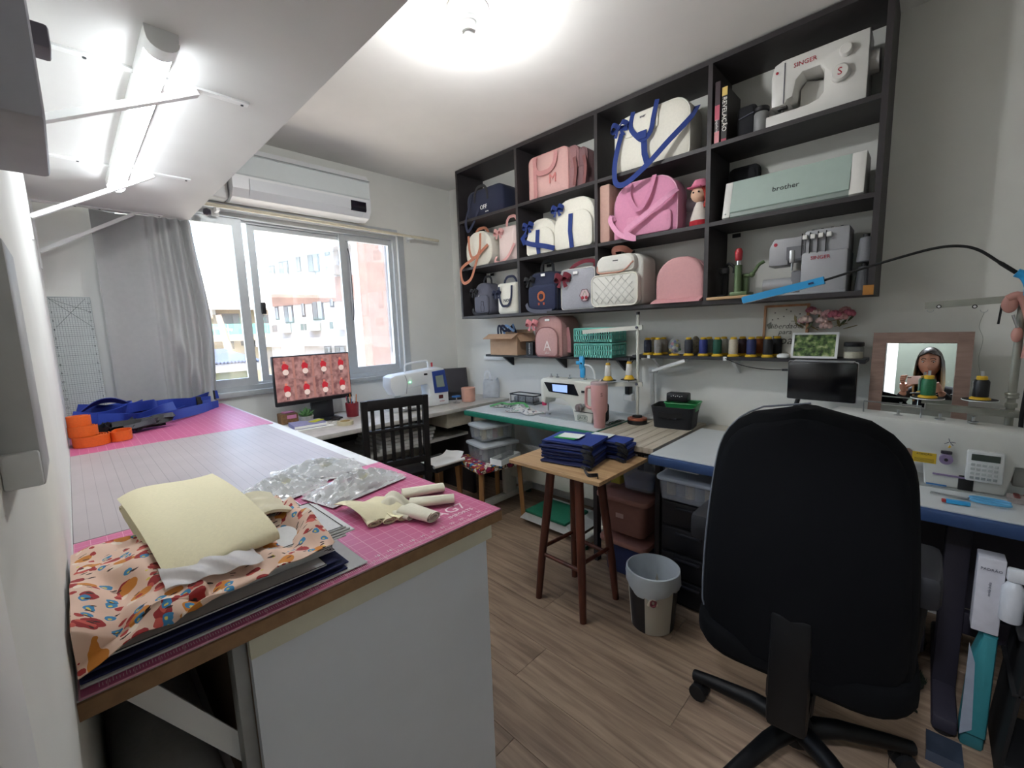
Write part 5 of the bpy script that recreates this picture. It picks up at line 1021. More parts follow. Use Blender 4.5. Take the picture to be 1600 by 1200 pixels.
for k in range(17):
    a = k*2.4; l = .035+.002*(k % 6); el = .3+.07*k; d = Vector((math.cos(a)*math.cos(min(el, 1.35)), math.sin(a)*math.cos(min(el, 1.35)), math.sin(min(el, 1.35)))); c = Vector((0, 0, .056))
    part('leaf', G().tube([c, c+d*l*.5, c+d*l*1.1, c+d*l*1.5], [.006, .010, .006, .001], 6), M('#4d7a4a' if k % 2 else '#5f8a55', .6), t)
t = thing('planner_stack', 'lilac planner and open notebook with a yellow sticky note', 'notebook', (1.03, 2.87, KZ), R(-6))
part('notebook', G().rbox(-.10, .14, -.085, .07, 0, .006, .001, 1), PAPER, t); part('planner', G().rbox(-.095, .10, -.06, .09, .006, .03, .003), M('#8f8fc0', .5), t); part('planner_pages', G().rbox(-.092, .103, -.063, .085, .010, .026, .001, 1), PAPER, t); part('cover', G().rbox(-.095, .10, -.06, .09, .03, .033, .001, 1), M('#a6a5cf', .5), t); part('sticky_note', G().obox((.02, -.02, .035), (.09, .02, .038), .055, .002), M('#d9df4a', .6), t)
t = thing('tape_roll', 'roll of clear tape lying on the window desk beside the chair', 'tape', (1.225, 2.745, KZ)); part('tape', G().lathe([(.032, 0), (.052, 0), (.052, .024), (.032, .024), (.032, 0)], 28, caps=False), M('#cfc4a4', .3), t); part('core', G().lathe([(.029, 0), (.032, 0), (.032, .025), (.029, .025), (.029, 0)], 28, caps=False), M('#b99f6a', .7), t)
t = thing('tape_roll', 'second flat tape roll leaning behind the clear one', 'tape', (1.19, 2.82, KZ)); part('tape', G().lathe([(.025, 0), (.042, 0), (.042, .014), (.025, .014), (.025, 0)], 24, caps=False), M('#dddcd6', .3), t)
t = thing('pen_mug', 'dark red cup full of pens and scissors beside the monitor', 'cup', (1.39, 2.98, KZ)); part('cup', G().lathe([(.04, 0), (.042, .003), (.046, .1), (.042, .1), (.038, .01), (0, .01)], 24), M('#8a2531', .4), t)
for k in range(9):
    a = k*.7; x, y = .022*math.cos(a), .022*math.sin(a); part('pen', G().cyl((x, y, .012), (x*1.6, y*1.6, .135+.012*(k % 3)), .0035, n=8), M(('#2f6ea8', '#e8e6e0', '#d97f35', '#3d9a8a', '#c3486f', '#2b2b30')[k % 6], .4), t)
tag(part('mouse', G().ball((1.24, 2.93, KZ+.014), (.028, .05, .0155), 16, 10), BLACK), 'black computer mouse in front of the monitor foot', 'mouse')
# embroidery machine
t = thing('embroidery_machine', 'white embroidery machine with a blue control panel on the window desk', 'sewing machine', (1.87, 2.80, KZ), R(-6)); w = .50; h = .29
EW = M('#e4e7e8', .35, var=.01)
o = [(-.02, 0), (.245, 0), (.245, .10), (.215, h), (.18, h+.015), (.0, h), (-.21, h-.015), (-.245, h-.03), (-.25, h-.10), (-.215, .12), (-.14, .12), (-.11, .165), (.05, .185), (.07, .165), (.075, .09), (.03, .07), (-.02, .065)]
part('body', rprism(o, 0, .15, 'y', .014), EW, t); part('embroidery_arm', G().rbox(-.25, .02, -.03, .15, .0, .062, .012), EW, t); part('embroidery_bed', G().rbox(-.20, .0, -.10, -.02, .03, .062, .01), EW, t)
pn = part('control_panel', G().prism([(.115, .105), (.24, .105), (.212, h-.005), (.10, h-.012)][::-1], -.006, .002, 'y'), M('#2b4590', .35), t); part('screen', G().prism([(.135, .15), (.205, .15), (.192, h-.045), (.125, h-.05)][::-1], -.009, -.005, 'y'), M('#8b978f', .25), pn)
part('start_button', G().rbox(.15, .19, -.003, .003, .055, .085, .004), M('#5b1f1f', .4), t); part('lettering', G().text('brother', .014, ftext(.18, -.001, .035), .0005), RED, t); part('light', G().ball((-.09, -.002, .215), .005, 8, 6), M('#48e07a', .4, emit=2), t)
part('handle', G().tube(cat([(-.09, .08, h-.01), (-.085, .08, h+.045), (-.05, .08, h+.06), (.08, .08, h+.07), (.11, .08, h+.06), (.115, .08, h+.01)], 5), .008, 8), EW, t); part('needle', G().cyl((-.18, .05, .12), (-.18, .05, .066), .004, n=8).rbox(-.2, -.16, .03, .06, .105, .125, .004), STEEL, t)
part('seam', G().tube(cat([(-.13, -.001, h-.02), (-.115, -.001, h-.07), (-.125, -.001, .13)], 5), .0015, 5), GREYB, t); part('sensor', G().rbox(.03, .06, -.002, .002, h-.035, h-.02, .002), BLACK, t); part('tag', G().rbox(.13, .145, .06, .065, h+.02, h+.055, .001, 1), M('#d2454f', .5), t)
# laptop, pot, bag
t = thing('laptop', 'black open laptop in the corner behind the embroidery machine', 'laptop', (2.33, 3.0, KZ), R(-28)); part('base', G().rbox(-.17, .17, -.13, .11, 0, .018, .004), M('#26272b', .5), t); part('keyboard', G().rbox(-.15, .15, -.02, .09, .018, .0195, .0005, 1), BLACK, t)
sc2 = part('lid', G().obox((0, .11, .012), (0, .19, .245), .34, .008, (0, 1, 0)), M('#26272b', .5), t); part('display', G().obox((0, .109, .03), (0, .181, .237), .315, .0015, (0, 1, 0)).xf(Matrix.Translation((0, -.005, .0015))), M('#3a393f', .2, var=.1, scale=8), sc2)
t = thing('pink_pot', 'plain pink cylinder pot on the window desk by the corner', 'pot', (2.29, 2.74, KZ)); part('pot', G().lathe([(.052, 0), (.056, .004), (.058, .115), (.053, .117), (.05, .02), (0, .02)], 28), M('#dba996', .5), t)
t = thing('blue_clip', 'small blue presser tool between the embroidery machine and the pink pot', 'clip', (2.17, 2.75, KZ)); part('base', G().rbox(-.02, .02, -.02, .02, 0, .006, .001, 1), STEEL, t); part('stem', G().cyl((0, 0, .006), (0, 0, .05), .005, n=8), STEEL, t); part('head', G().rbox(-.03, .03, -.02, .025, .05, .062, .003), M('#3d7cc4', .4), t)
t = thing('plastic_bag', 'translucent white plastic bag in the corner of the window desk', 'bag', (2.50, 2.70, KZ), R(-60)); part('bag', G().pillow([(-.07, 0), (.07, 0), (.075, .12), (.06, .17), (.02, .15), (-.03, .165), (-.065, .15)], 0, .07, .015, .01), M('#e7ebef', .3, var=.1, scale=25, trans=.4, alpha=.7), t); part('handle', fr(loop(-.05, .0, .15, .23, .02), .018), M('#e7ebef', .3, trans=.4, alpha=.7), t)
# under the desk: boards, drawer box, low stools with boxes
for k in range(4): tag(part('foam_board', G().rbox(1.42, 1.85, 2.665, 3.05, .521+.024*k, .543+.024*k, .002, 1).xf(Matrix.Translation((.015*k, .004*k, 0))), M('#dcdad4', .8)), 'white foam board %s of the stack on the lower desk shelf' % ('bottom', 'second from the bottom', 'third from the bottom', 'topmost')[k], 'board', 'foam boards under the desk')
part('drawer', G().rbox(1.95, 2.19, 2.60, 2.95, .60, .715, .004).xf(Matrix()), M('#b9b09c', .6, var=.08), wdsk, world=True); part('drawer', G().rbox(2.24, 2.54, 2.60, 2.95, .60, .715, .004), M('#b9b09c', .6, var=.08), wdsk, world=True)
QUILT = bpy.data.materials.new('quilt_print'); QUILT.use_nodes = True; tt = QUILT.node_tree; bb = tt.nodes['Principled BSDF']; vv = tt.nodes.new('ShaderNodeTexVoronoi'); vv.inputs['Scale'].default_value = 38; vv.feature = 'F1'; v2 = tt.nodes.new('ShaderNodeTexVoronoi'); v2.feature = 'DISTANCE_TO_EDGE'; v2.inputs['Scale'].default_value = 38; rr = tt.nodes.new('ShaderNodeValToRGB'); rr.color_ramp.interpolation = 'CONSTANT'; tcn = tt.nodes.new('ShaderNodeTexCoord')
tt.links.new(tcn.outputs['Object'], vv.inputs['Vector']); tt.links.new(tcn.outputs['Object'], v2.inputs['Vector']); sx_ = tt.nodes.new('ShaderNodeSeparateColor'); tt.links.new(vv.outputs['Color'], sx_.inputs[0]); tt.links.new(sx_.outputs[0], rr.inputs[0])
e = rr.color_ramp.elements; e[0].color = (*lin('#d8c9b0'), 1); e[1].position = .85; e[1].color = (*lin('#e6dfd2'), 1)
for ps, c in ((.17, '#2d6ea6'), (.34, '#c9962c'), (.5, '#a3245c'), (.67, '#b5322c')): q = e.new(ps); q.color = (*lin(c), 1)
lt = tt.nodes.new('ShaderNodeMath'); lt.operation = 'LESS_THAN'; lt.inputs[1].default_value = .06; tt.links.new(v2.outputs['Distance'], lt.inputs[0]); mx = tt.nodes.new('ShaderNodeMix'); mx.data_type = 'RGBA'; tt.links.new(lt.outputs[0], mx.inputs[0]); tt.links.new(rr.outputs[0], mx.inputs[6]); mx.inputs[7].default_value = (*lin('#1c1418'), 1); tt.links.new(mx.outputs[2], bb.inputs['Base Color'])
PINE = wood('#7d5630', '#a87a48', (8, 8, 1), 'pine', .5)
def lowstool(loc, rz, seatm, lab, hh=.45, w=.34):
    t = thing('low_stool', lab, 'stool', loc, rz, 'low stools under the tables'); part('seat', G().rbox(-w/2, w/2, -w/2, w/2, hh-.045, hh, .012), seatm, t)
    for x in (-1, 1):
        for y in (-1, 1): part('leg', G().obox((x*(w/2-.02), y*(w/2-.02), 0), (x*(w/2-.035), y*(w/2-.035), hh-.045), .032, .028), PINE, t)
    return t
lowstool((2.02, 2.22, 0), R(-12), QUILT, 'low stool with a colourful stained-glass print cover under the green-edged table', .43, .38)
lowstool((1.735, 2.44, 0), R(4), BLKF, 'low stool with a black seat and papers beside the printed stool', .44, .25)
t = thing('paper_sheets', 'curled white paper sheets on the black-seated stool', 'paper', (1.735, 2.44, .442)); part('sheet', G().sheet(lambda u, v: (-.12+.24*u, -.14+.2*v, .004+.05*max(0, u-.75)**2*16*(1-.4*v)+.004*math.sin(6*v)), 20, 8, .002), PAPER, t); part('rolled_sheet', G().tube([(-.15, -.155, .012), (.1, -.165, .012)], .012, 10), PAPER, t)
def clearbox(loc, rz, w, d, h, lab, cont, grp, tint='#c9cfd1'):
    t = thing('storage_box', lab, 'box', loc, rz, grp); CB = M(tint, .2, var=.03, trans=.3, alpha=.4)
    o1 = rrect(w*.9, d*.9, .025, 4, 0, -d*.45); o2 = rrect(w, d, .03, 4, 0, -d*.5); n = len(o1)
    part('tub', G().add([(x, y, 0) for x, y in o1]+[(x, y, h) for x, y in o2]+[(x*.97, y*.97, h) for x, y in o2]+[(x*.97, y*.97, .004) for x, y in o1], [tuple(range(n))[::-1], tuple(3*n+j for j in range(n))]+[(i*n+j, i*n+(j+1) % n, (i+1)*n+(j+1) % n, (i+1)*n+j) for i in range(3) for j in range(n)]), CB, t)
    part('lid', G().pillow([(x, y) for x, y in rrect(w*1.04, d*1.04, .03, 4, 0, -d*.52)], 0, .018, .005, .002).xf(Matrix.Translation((0, 0, h)) @ Matrix.Rotation(R(-90), 4, 'X') @ Matrix.Scale(-1, 4, (0, 0, 1))), M(tint, .3, var=.03, alpha=.75), t)
    random.seed(len(lab))
    for k, c in enumerate(cont):
        x = (-.4+.8*(k % 5)/4)*w*.85; y = (-.3+.6*((k//5) % 2))*d*.8; part('content', G().cyl((x, y, .006), (x, y, h*.75), min(w, d)*.085, n=10), M(c, .6, var=.2, scale=60), t)
    return t
clearbox((2.06, 2.22, .432), R(-12), .30, .26, .115, 'large clear storage box on the printed stool', ('#b9bcc0', '#8d9196', '#d5d7d8', '#777c82', '#c3c6c8', '#3f4247', '#e0e1e0', '#55585d', '#9a9ea2', '#2f3236'), 'clear boxes on the printed stool')
clearbox((2.08, 2.25, .567), R(-12), .27, .22, .105, 'smaller clear box of thread stacked under the green-edged table', ('#c9b27a', '#d9d6c9', '#a9443c', '#c3a24f', '#7f8790', '#b9a98c', '#d9c98f', '#5c5046', '#c9c4b4', '#a08a52'), 'clear boxes on the printed stool')
t = thing('white_tray', 'long white tray of small parts in front of the clear boxes', 'tray', (1.97, 2.05, .432), R(8)); part('floor', G().box(-.05, .17, -.045, .045, 0, .003), WHITEG, t)
for (a, b, c, d) in ((-.05, .17, -.048, -.045), (-.05, .17, .045, .048), (-.053, -.05, -.048, .048), (.17, .173, -.048, .048)): part('wall', G().box(a, b, c, d, 0, .042), WHITEG, t)
part('contents', G().rbox(-.04, .16, -.04, .04, .003, .02, .004), M('#6d6f70', .5, var=.5, scale=70), t)
# ---------------------------------------------------------------- on the cutting table
CZ = TZ+.0025
BLUEW = M('#2540a0', .6, var=.05, scale=150, bump=.15); ORANGE = M('#e2671f', .55, var=.06, scale=150, bump=.15)
random.seed(21)
strp = [([(-.02, 2.72), (.05, 2.80), (.13, 2.74), (.22, 2.80), (.30, 2.76)], 'bunched up behind the black tangle'), ([(.0, 3.02), (.08, 2.93), (.17, 2.95), (.25, 3.04)], 'crossing the back of the pile'), ([(.06, 2.66), (.14, 2.72), (.21, 2.68), (.29, 2.72), (.36, 2.84)], 'lying loosely over the others in front'), ([(-.025, 2.62), (.0, 2.9), (.10, 3.05), (.22, 2.98), (.34, 3.0)], 'in a tall loop against the wall'), ([(.02, 2.70), (.12, 2.62), (.26, 2.66), (.40, 2.80), (.60, 3.08)], 'sweeping along the front of the pile'),
        ([(.05, 2.95), (.16, 2.84), (.27, 2.86), (.30, 2.93)], 'folded short behind the black buckles'), ([(.22, 3.02), (.35, 2.93), (.45, 2.97), (.56, 3.06)], 'running towards the window corner'),
        ([(.10, 3.09), (.26, 3.07), (.40, 3.09), (.52, 3.10)], 'at the back against the curtain'), ([(.28, 2.74), (.31, 2.82), (.36, 2.90), (.46, 2.99), (.55, 3.0)], 'standing on edge with a black buckle'), ([(-.02, 2.78), (.06, 2.76), (.14, 2.80), (.20, 2.90), (.16, 2.99), (.06, 3.0)], 'curled in the middle of the pile'), ([(.32, 3.06), (.44, 3.03), (.56, 3.12), (.62, 3.16)], 'with its tail lying by the window sill')]
for k, (pp, lab) in enumerate(strp):
    zz = [.026+.028*((k*3) % 4)*.6+.012*math.sin(i*1.7+k) for i in range(len(pp))]
    t = thing('webbing_strap', 'royal blue webbing strap ' + lab, 'strap', (pp[0][0], pp[0][1], CZ), 0, 'blue straps on the cutting table')
    pts = cat([(a, b, CZ+zz[i]+.001) for i, (a, b) in enumerate(pp)], 8)
    part('webbing', G().ribbon(pts, .05, .003, [(.25*math.sin(i*.3+k), .3*math.cos(i*.21), 1) for i in range(len(pts))]), BLUEW, t, world=True)
    if k in (6, 8, 10): part('buckle', G().rbox(-.012, .012, -.02, .02, -.028, .028, .004).xf(Matrix.Translation(pts[-6])), BLACK, t, world=True)
arch = thing('webbing_strap', 'broad royal blue strap arching over the left end of the pile', 'strap', (0, 2.8, CZ), 0, 'blue straps on the cutting table')
part('webbing', G().sheet(lambda u, v: (-.03+.30*u, 2.86+.12*(v-.5)+.06*u, CZ+.012+.135*math.sin(PI*(.1+.9*u))*(1-.25*v)), 18, 5, .003), BLUEW, arch, world=True)
part('webbing', G().sheet(lambda u, v: (.10+.26*u, 2.93+.07*(v-.5)+.05*u, CZ+.012+.075*math.sin(PI*(.08+.92*u))*(1-.2*v)), 18, 5, .003), BLUEW, arch, world=True)
# black strap bundles
for k, (x, y, lab) in enumerate(((.20, 2.60, 'tangle of black buckles and straps in front of the blue straps'), (.03, 2.56, 'dark bundle of black straps behind the orange webbing'))):
    t = thing('strap_tangle', lab, 'straps', (x, y, CZ), 0, 'black strap bundles on the cutting table')
    for q in range(9):
        pts = cat([(random.uniform(-.12, .12)*(1 if k == 0 else .5), random.uniform(-.05, .05), .014+random.uniform(0, .045)) for i in range(4)], 5)
        part('strap', G().ribbon(pts, .022, .003, [(random.uniform(-1, 1), .4, 1) for i in pts]), M('#1a1b1f' if q % 3 else '#44474e', .5), t)
def coil(t, c, r0, r1, turns, w, mat, nm='webbing'):
    n = int(turns*26); pts = [(c[0]+(r0+(r1-r0)*i/n)*math.cos(2*PI*turns*i/n), c[1]+(r0+(r1-r0)*i/n)*math.sin(2*PI*turns*i/n), c[2]+w/2) for i in range(n+1)]
    return part(nm, G().ribbon(pts, w, .0028, (0, 0, 1)), mat, t, world=True)
for k, (c, r_, lab) in enumerate((((.025, 2.43, CZ+.001), .058, 'loose orange webbing roll lying at the bottom by the wall'), ((.005, 2.44, CZ+.042), .045, 'orange webbing roll in the middle of the pile by the wall'), ((-.002, 2.45, CZ+.083), .036, 'small orange webbing roll on top of the pile by the wall'))):
    t = thing('webbing_roll', lab, 'webbing', c, 0, 'orange webbing rolls'); coil(t, c, r_*.4, r_, 4, .04, ORANGE)
    if k == 0: part('tail', G().ribbon(cat([(.08, 2.46, CZ+.021), (.095, 2.40, CZ+.022), (.14, 2.40, CZ+.024), (.15, 2.45, CZ+.026), (.11, 2.47, CZ+.026), (.09, 2.44, CZ+.024)], 6), .04, .0028, (0, 0, 1)), ORANGE, t, world=True)
# ruler standing against the wall behind the straps
t = thing('quilting_ruler', 'clear quilting ruler with a black grid leaning on the wall beside the curtain', 'ruler', (.037, 3.20, CZ)); t.rotation_euler = (R(-2.5), 0, 0)
part('plate', G().box(-.08, .08, 0, .003, 0, .655), M('#e6ecea', .15, var=.02, trans=.1, alpha=.8), t)
g = G()
for i in range(17):
    x = -.08+.01*i; g.box(x-.0004, x+.0004, -.0008, 0, 0, .65)
for i in range(66):
    z = .01*i; wq = .0007 if i % 5 else .0014; g.box(-.08, .08, -.0008, 0, z-wq/2, z+wq/2)
gl = part('grid_print', g, M('#55605f', .6), t); gl['kind'] = 'stuff'
g = G().obox((-.075, -.001, .645), (.07, -.001, .50), .0012, .001, (0, 1, 0)).obox((-.075, -.001, .645), (.075, -.001, .575), .0012, .001, (0, 1, 0)).obox((.06, -.001, .645), (-.06, -.001, .50), .0012, .001, (0, 1, 0))
part('angle_lines', g, M('#2c3332', .6), t)
g = G()
for i in range(13): g.text(str(i+1), .015, ftext(-.07, -.0012, .62-.045*i), .0003); g.text(str(13-i), .012, ftext(.07, -.0012, .62-.045*i), .0003)
part('numbers', g, M('#262c2b', .6), t)
# ---- stack of cut pieces at the near left corner
NVP = M('#1f2653', .8, var=.08, scale=120, bump=.1); WHQ = M('#cfd0cf', .8, var=.04, scale=60, bump=.2)
z = CZ+.0005
tag(part('cut_fabric', G().rbox(-.037, .335, .708, 1.05, z, z+.003, .001, 1), WHQ), 'grey-white fabric panel at the very bottom of the stack', 'fabric', 'cut panels in the near stack'); z += .0032
for k in range(6):
    j = .006*((k*5) % 3)
    tag(part('cut_fabric', G().rbox(-.037+.002*k, .30+j-.004*k, .712+j, 1.04+j, z, z+.0034, .0012, 1), NVP), 'navy fabric panel in the stack under the printed cloth', 'fabric', 'navy panels in the near stack'); z += .0036
for k in range(7):
    j = .007*((k*4) % 5)-.01
    q = tag(part('quilted_fabric', G().rbox(-.03, .275+j+(.02 if k > 4 else 0), .722+.004*k+j, 1.03, z, z+.003, .0012, 1), WHQ), 'white quilted panel with dark edging in the stack under the printed cloth', 'fabric', 'white panels in the near stack')
    part('edging', G().tube([(-.03, .7225+.004*k+j, z+.0032), (.274+j+(.02 if k > 4 else 0), .7225+.004*k+j, z+.0032), (.274+j+(.02 if k > 4 else 0), 1.03, z+.0032)], .0007, 4), BLACK, q); z += .0036
STK = z
for k, (x0, x1, y0, y1, lab) in enumerate(((.20, .315, .74, .92, 'loose white edged pieces at the right of the near stack'), (.235, .335, 1.0, 1.12, 'small pile of white edged pieces behind the printed cloth'))):
    t = thing('white_pieces', lab, 'fabric', ((x0+x1)/2, (y0+y1)/2, CZ), 0); zb = STK if k == 0 else CZ
    for q in range(4): part('piece', G().rbox(x0-.005*q, x1+.006*((q*3) % 4), y0+.004*q, y1, zb+.0035*q, zb+.0035*q+.003, .001, 1), WHQ, t, world=True)
    part('edging', G().tube([(x0, y0+.014, zb+.0145), (x1, y0+.014, zb+.0145), (x1, y1-.002, zb+.0145), (x0, y1-.002, zb+.0145)], .0008, 4, True), BLACK, t, world=True)
# printed cotton: peach ground with foxes' orange, red, mushrooms' tan and blue flowers
PRN = bpy.data.materials.new('forest_print'); PRN.use_nodes = True; tt = PRN.node_tree; bb = tt.nodes['Principled BSDF']; bb.inputs['Roughness'].default_value = .85
tcn = tt.nodes.new('ShaderNodeTexCoord')
def nd(ty): return tt.nodes.new(ty)
def mth(op, a, b=None):
    n = nd('ShaderNodeMath'); n.operation = op
    for i, q in enumerate((a, b)):
        if q is None: continue
        if isinstance(q, (int, float)): n.inputs[i].default_value = q
        else: tt.links.new(q, n.inputs[i])
    return n.outputs[0]
col_ = None
def layer(base, scale, off, radius, dist, color, pick=None, stretch=(1, 1, 1), petals=0):
    mp = nd('ShaderNodeMapping'); mp.inputs['Location'].default_value = off; mp.inputs['Scale'].default_value = stretch; tt.links.new(tcn.outputs['Object'], mp.inputs[0])
    ns = nd('ShaderNodeTexNoise'); ns.inputs['Scale'].default_value = scale*1.7; tt.links.new(mp.outputs[0], ns.inputs['Vector'])
    va = nd('ShaderNodeVectorMath'); va.operation = 'MULTIPLY_ADD'; tt.links.new(ns.outputs['Color'], va.inputs[0]); va.inputs[1].default_value = (dist,)*3; tt.links.new(mp.outputs[0], va.inputs[2])
    v = nd('ShaderNodeTexVoronoi'); v.voronoi_dimensions = '2D'; v.inputs['Scale'].default_value = scale; v.inputs['Randomness'].default_value = .8; tt.links.new(va.outputs[0], v.inputs['Vector'])
    m = mth('LESS_THAN', v.outputs['Distance'], radius)
    if pick:
        sp = nd('ShaderNodeSeparateColor'); tt.links.new(v.outputs['Color'], sp.inputs[0]); m = mth('MULTIPLY', m, mth('GREATER_THAN', sp.outputs[0], pick))
    mx = nd('ShaderNodeMix'); mx.data_type = 'RGBA'; tt.links.new(m, mx.inputs[0]); mx.inputs[7].default_value = (*lin(color), 1)
    if isinstance(base, str): mx.inputs[6].default_value = (*lin(base), 1)
    else: tt.links.new(base, mx.inputs[6])
    return mx.outputs[2]
c_ = layer('#e0c0ab', 27, (0, 0, 0), .27, .012, '#9c2b2b', .35); c_ = layer(c_, 27, (.003, .003, 0), .15, .02, '#c9584c', .42); c_ = layer(c_, 23, (.3, .1, 0), .25, .010, '#c9802f', .5); c_ = layer(c_, 23, (.304, .108, 0), .14, .02, '#ead9c6', .55)
c_ = layer(c_, 42, (.7, .5, .2), .24, .008, '#3f87b5', .6); c_ = layer(c_, 42, (.7, .5, .2), .09, .01, '#d9c65e', .55); c_ = layer(c_, 50, (.2, .9, .4), .22, .01, '#a8322f', .75); c_ = layer(c_, 40, (.5, .2, .1), .16, .02, '#3f2a22', .6, (1, 2.6, 1))
tt.links.new(c_, bb.inputs['Base Color'])
def prn(u, v):
    # u: left to right, v: back to front; the front edge hangs over the stack at the left
    x = -.036+.315*u; y = 1.02-.335*v-.03*math.sin(u*2.5)*v+.10*max(0, u-.55)*v
    fold = .018*abs(math.sin(9*u+4*v+1.2*math.sin(6*v)))*(.4+.6*v)+.006*math.sin(26*u-9*v)*math.sin(13*v)+.007*math.sin(17*u*v+3*v)+.012*math.exp(-((u-.22)/.1)**2-((v-.45)/.12)**2)
    zz = STK+.009+fold
    hang = max(0, (v-.80)/.20)*max(0, 1-u/.42)
    y -= .0*hang; zz -= .040*hang**1.3; zz = max(zz, CZ+.004)
    if hang > 0: y = min(y, .700-.006*hang)
    y += .01*math.sin(12*u)*v
    if u > .9: zz += .015*math.sin((u-.9)/.1*PI/2)*math.sin(v*PI)
    return (x, max(y, .672), zz)
tag(part('printed_fabric', G().sheet(prn, 70, 56, .0015), PRN, sharp=75), 'crumpled peach cotton printed with red, orange and blue motifs', 'fabric')
# folded yellow fabric
YF = M('#e2dab6', .8, var=.03, scale=180, bump=.12)
zt = STK+.052
prof = cat([(1.185, zt+.0), (1.05, zt+.004), (.92, zt+.006), (.82, zt+.002), (.765, zt-.006), (.752, zt-.016), (.762, zt-.025), (.82, zt-.022), (.95, zt-.014), (1.10, zt-.012), (1.17, zt-.016), (1.176, zt-.021), (1.165, zt-.026), (1.05, zt-.026), (.90, zt-.029), (.80, zt-.034), (.785, zt-.037), (.80, zt-.039), (1.0, zt-.036), (1.15, zt-.032)] and [(0, a, b) for a, b in [(1.185, zt), (1.05, zt+.004), (.92, zt+.006), (.82, zt+.002), (.765, zt-.006), (.752, zt-.016), (.762, zt-.025), (.82, zt-.022), (.95, zt-.014), (1.10, zt-.012), (1.17, zt-.016), (1.176, zt-.021), (1.165, zt-.026), (1.05, zt-.026), (.90, zt-.029), (.80, zt-.034), (.785, zt-.037), (.80, zt-.039), (1.0, zt-.036), (1.15, zt-.032)]], 5)
NP = len(prof)-1
def yf(u, v):
    p = prof[min(int(u*NP+.5), NP)]; fy = (1.185-p.y)/.43
    xl = .036+.026*fy; xr = .202+.010*fy; x = xl+(xr-xl)*v
    return (x, p.y+.03*(v-.5)*fy, p.z-.02*max(0, .25-v)**2*8*(1-.5*u)+.003*math.sin(6*v+5*fy)-.012*fy*(1-v)*(1 if u < .3 else .4))
tag(part('yellow_fabric', G().sheet(yf, NP, 24, .0022), YF, sharp=70), 'pale yellow fabric folded in a thick flat bundle on the printed cloth', 'fabric')
tag(part('tissue_bag', G().sheet(lambda u, v: (.055+.115*u, .722+.07*v-.02*u, STK+.030+.010*math.sin(PI*u)*math.sin(PI*v)+.0022*math.sin(19*u+8*v)), 22, 14, .001), M('#dad5d3', .4, var=.05, trans=.25, alpha=.85), sharp=60), 'crumpled thin white bag tucked under the yellow fabric', 'bag')
tag(part('cream_cloth', G().sheet(lambda u, v: (.19+.075*u, .86+.13*v, STK+.030+.012*math.sin(u*PI)+.003*math.sin(14*v)), 16, 16, .006), M('#d7d0b4', .85, var=.04, scale=90), sharp=60), 'cream cloth folded against the right side of the yellow fabric', 'fabric')
# plastic packets
PLS = M('#eef1f2', .12, var=.06, scale=18, trans=.2, alpha=.38, coat=.4); PIN = M('#eceeec', .5, var=.2, scale=30)
random.seed(9)
def packet(c, w, l, rz, lab, k):
    t = thing('plastic_packet', lab, 'packet', (c[0], c[1], CZ), rz, 'clear packets on the cutting table'); s = random.random()*9
    def pf(u, v, top): a = math.sin(PI*u)*math.sin(PI*v); return (w*(u-.5), l*(v-.5), .004+(.024*a+.012*abs(math.sin(13*u+s+5*math.sin(7*v)))*(.3+a)+.008*abs(math.sin(23*v+9*u+s)) if top else 0))
    part('film', G().sheet(lambda u, v: pf(u, v, True), 30, 26, .0008), PLS, t, sharp=18); part('backing', G().sheet(lambda u, v: pf(u, v, False), 4, 4, .001), PIN, t)
    part('contents', G().sheet(lambda u, v: (w*.75*(u-.5), l*.7*(v-.5), .008+.014*math.sin(PI*u)*math.sin(PI*v)+.004*math.sin(11*u+s)*math.cos(9*v)), 16, 14, .004), M(('#e6e8e2', '#dfe5e8', '#eceee8')[k % 3], .6, var=.35, scale=45), t, sharp=60)
    part('yellow_tag', G().obox((w*.05, -l*.05, .026), (w*.16, -l*.02, .03), l*.1, .002), M('#d3c94e', .5), t)
packet((.345, 1.215), .20, .15, R(20), 'clear packet of folded cloth nearest the printed fabric', 0); packet((.475, 1.285), .24, .15, R(-14), 'long clear packet at the edge of the worn mat', 1); packet((.50, 1.085), .24, .13, R(12), 'clear packet in front of the long one on the pink mat', 2)
# rolled fabrics
def rollup(t, a, b, r_, mat, turns=2.2, nm='roll'):
    A, B = Vector(a), Vector(b); d = (B-A).normalized(); sd = d.cross(Vector((0, 0, 1))); n = 40
    def f(u, v):
        an = 2*PI*turns*u; rr_ = r_*(.35+.65*u); return A.lerp(B, v)+sd*rr_*math.cos(an)*1.6*(1-.25*v)+Vector((0, 0, 1))*(rr_*math.sin(an)*.6+r_*.62)
    return part(nm, G().sheet(f, n, 6, .0016), mat, t, world=True, sharp=75)
t = thing('yellow_cloth', 'small yellow cloth with rolled ends on the pink mat', 'fabric', (.44, .9, CZ)); part('cloth', G().sheet(lambda u, v: (.400+.085*u+.01*v, .995-.15*v-.04*u, CZ+.012+.012*math.sin(PI*v*1.1)+.005*math.sin(7*u)), 16, 16, .0018), YF, t, world=True, sharp=60)
for k in range(3): rollup(t, (.417+.030*k, .835-.012*k+.0, CZ), (.43+.028*k, .90-.01*k, CZ), .011, YF)
IV = M('#e6e2cd', .85, var=.03, scale=150, bump=.1)
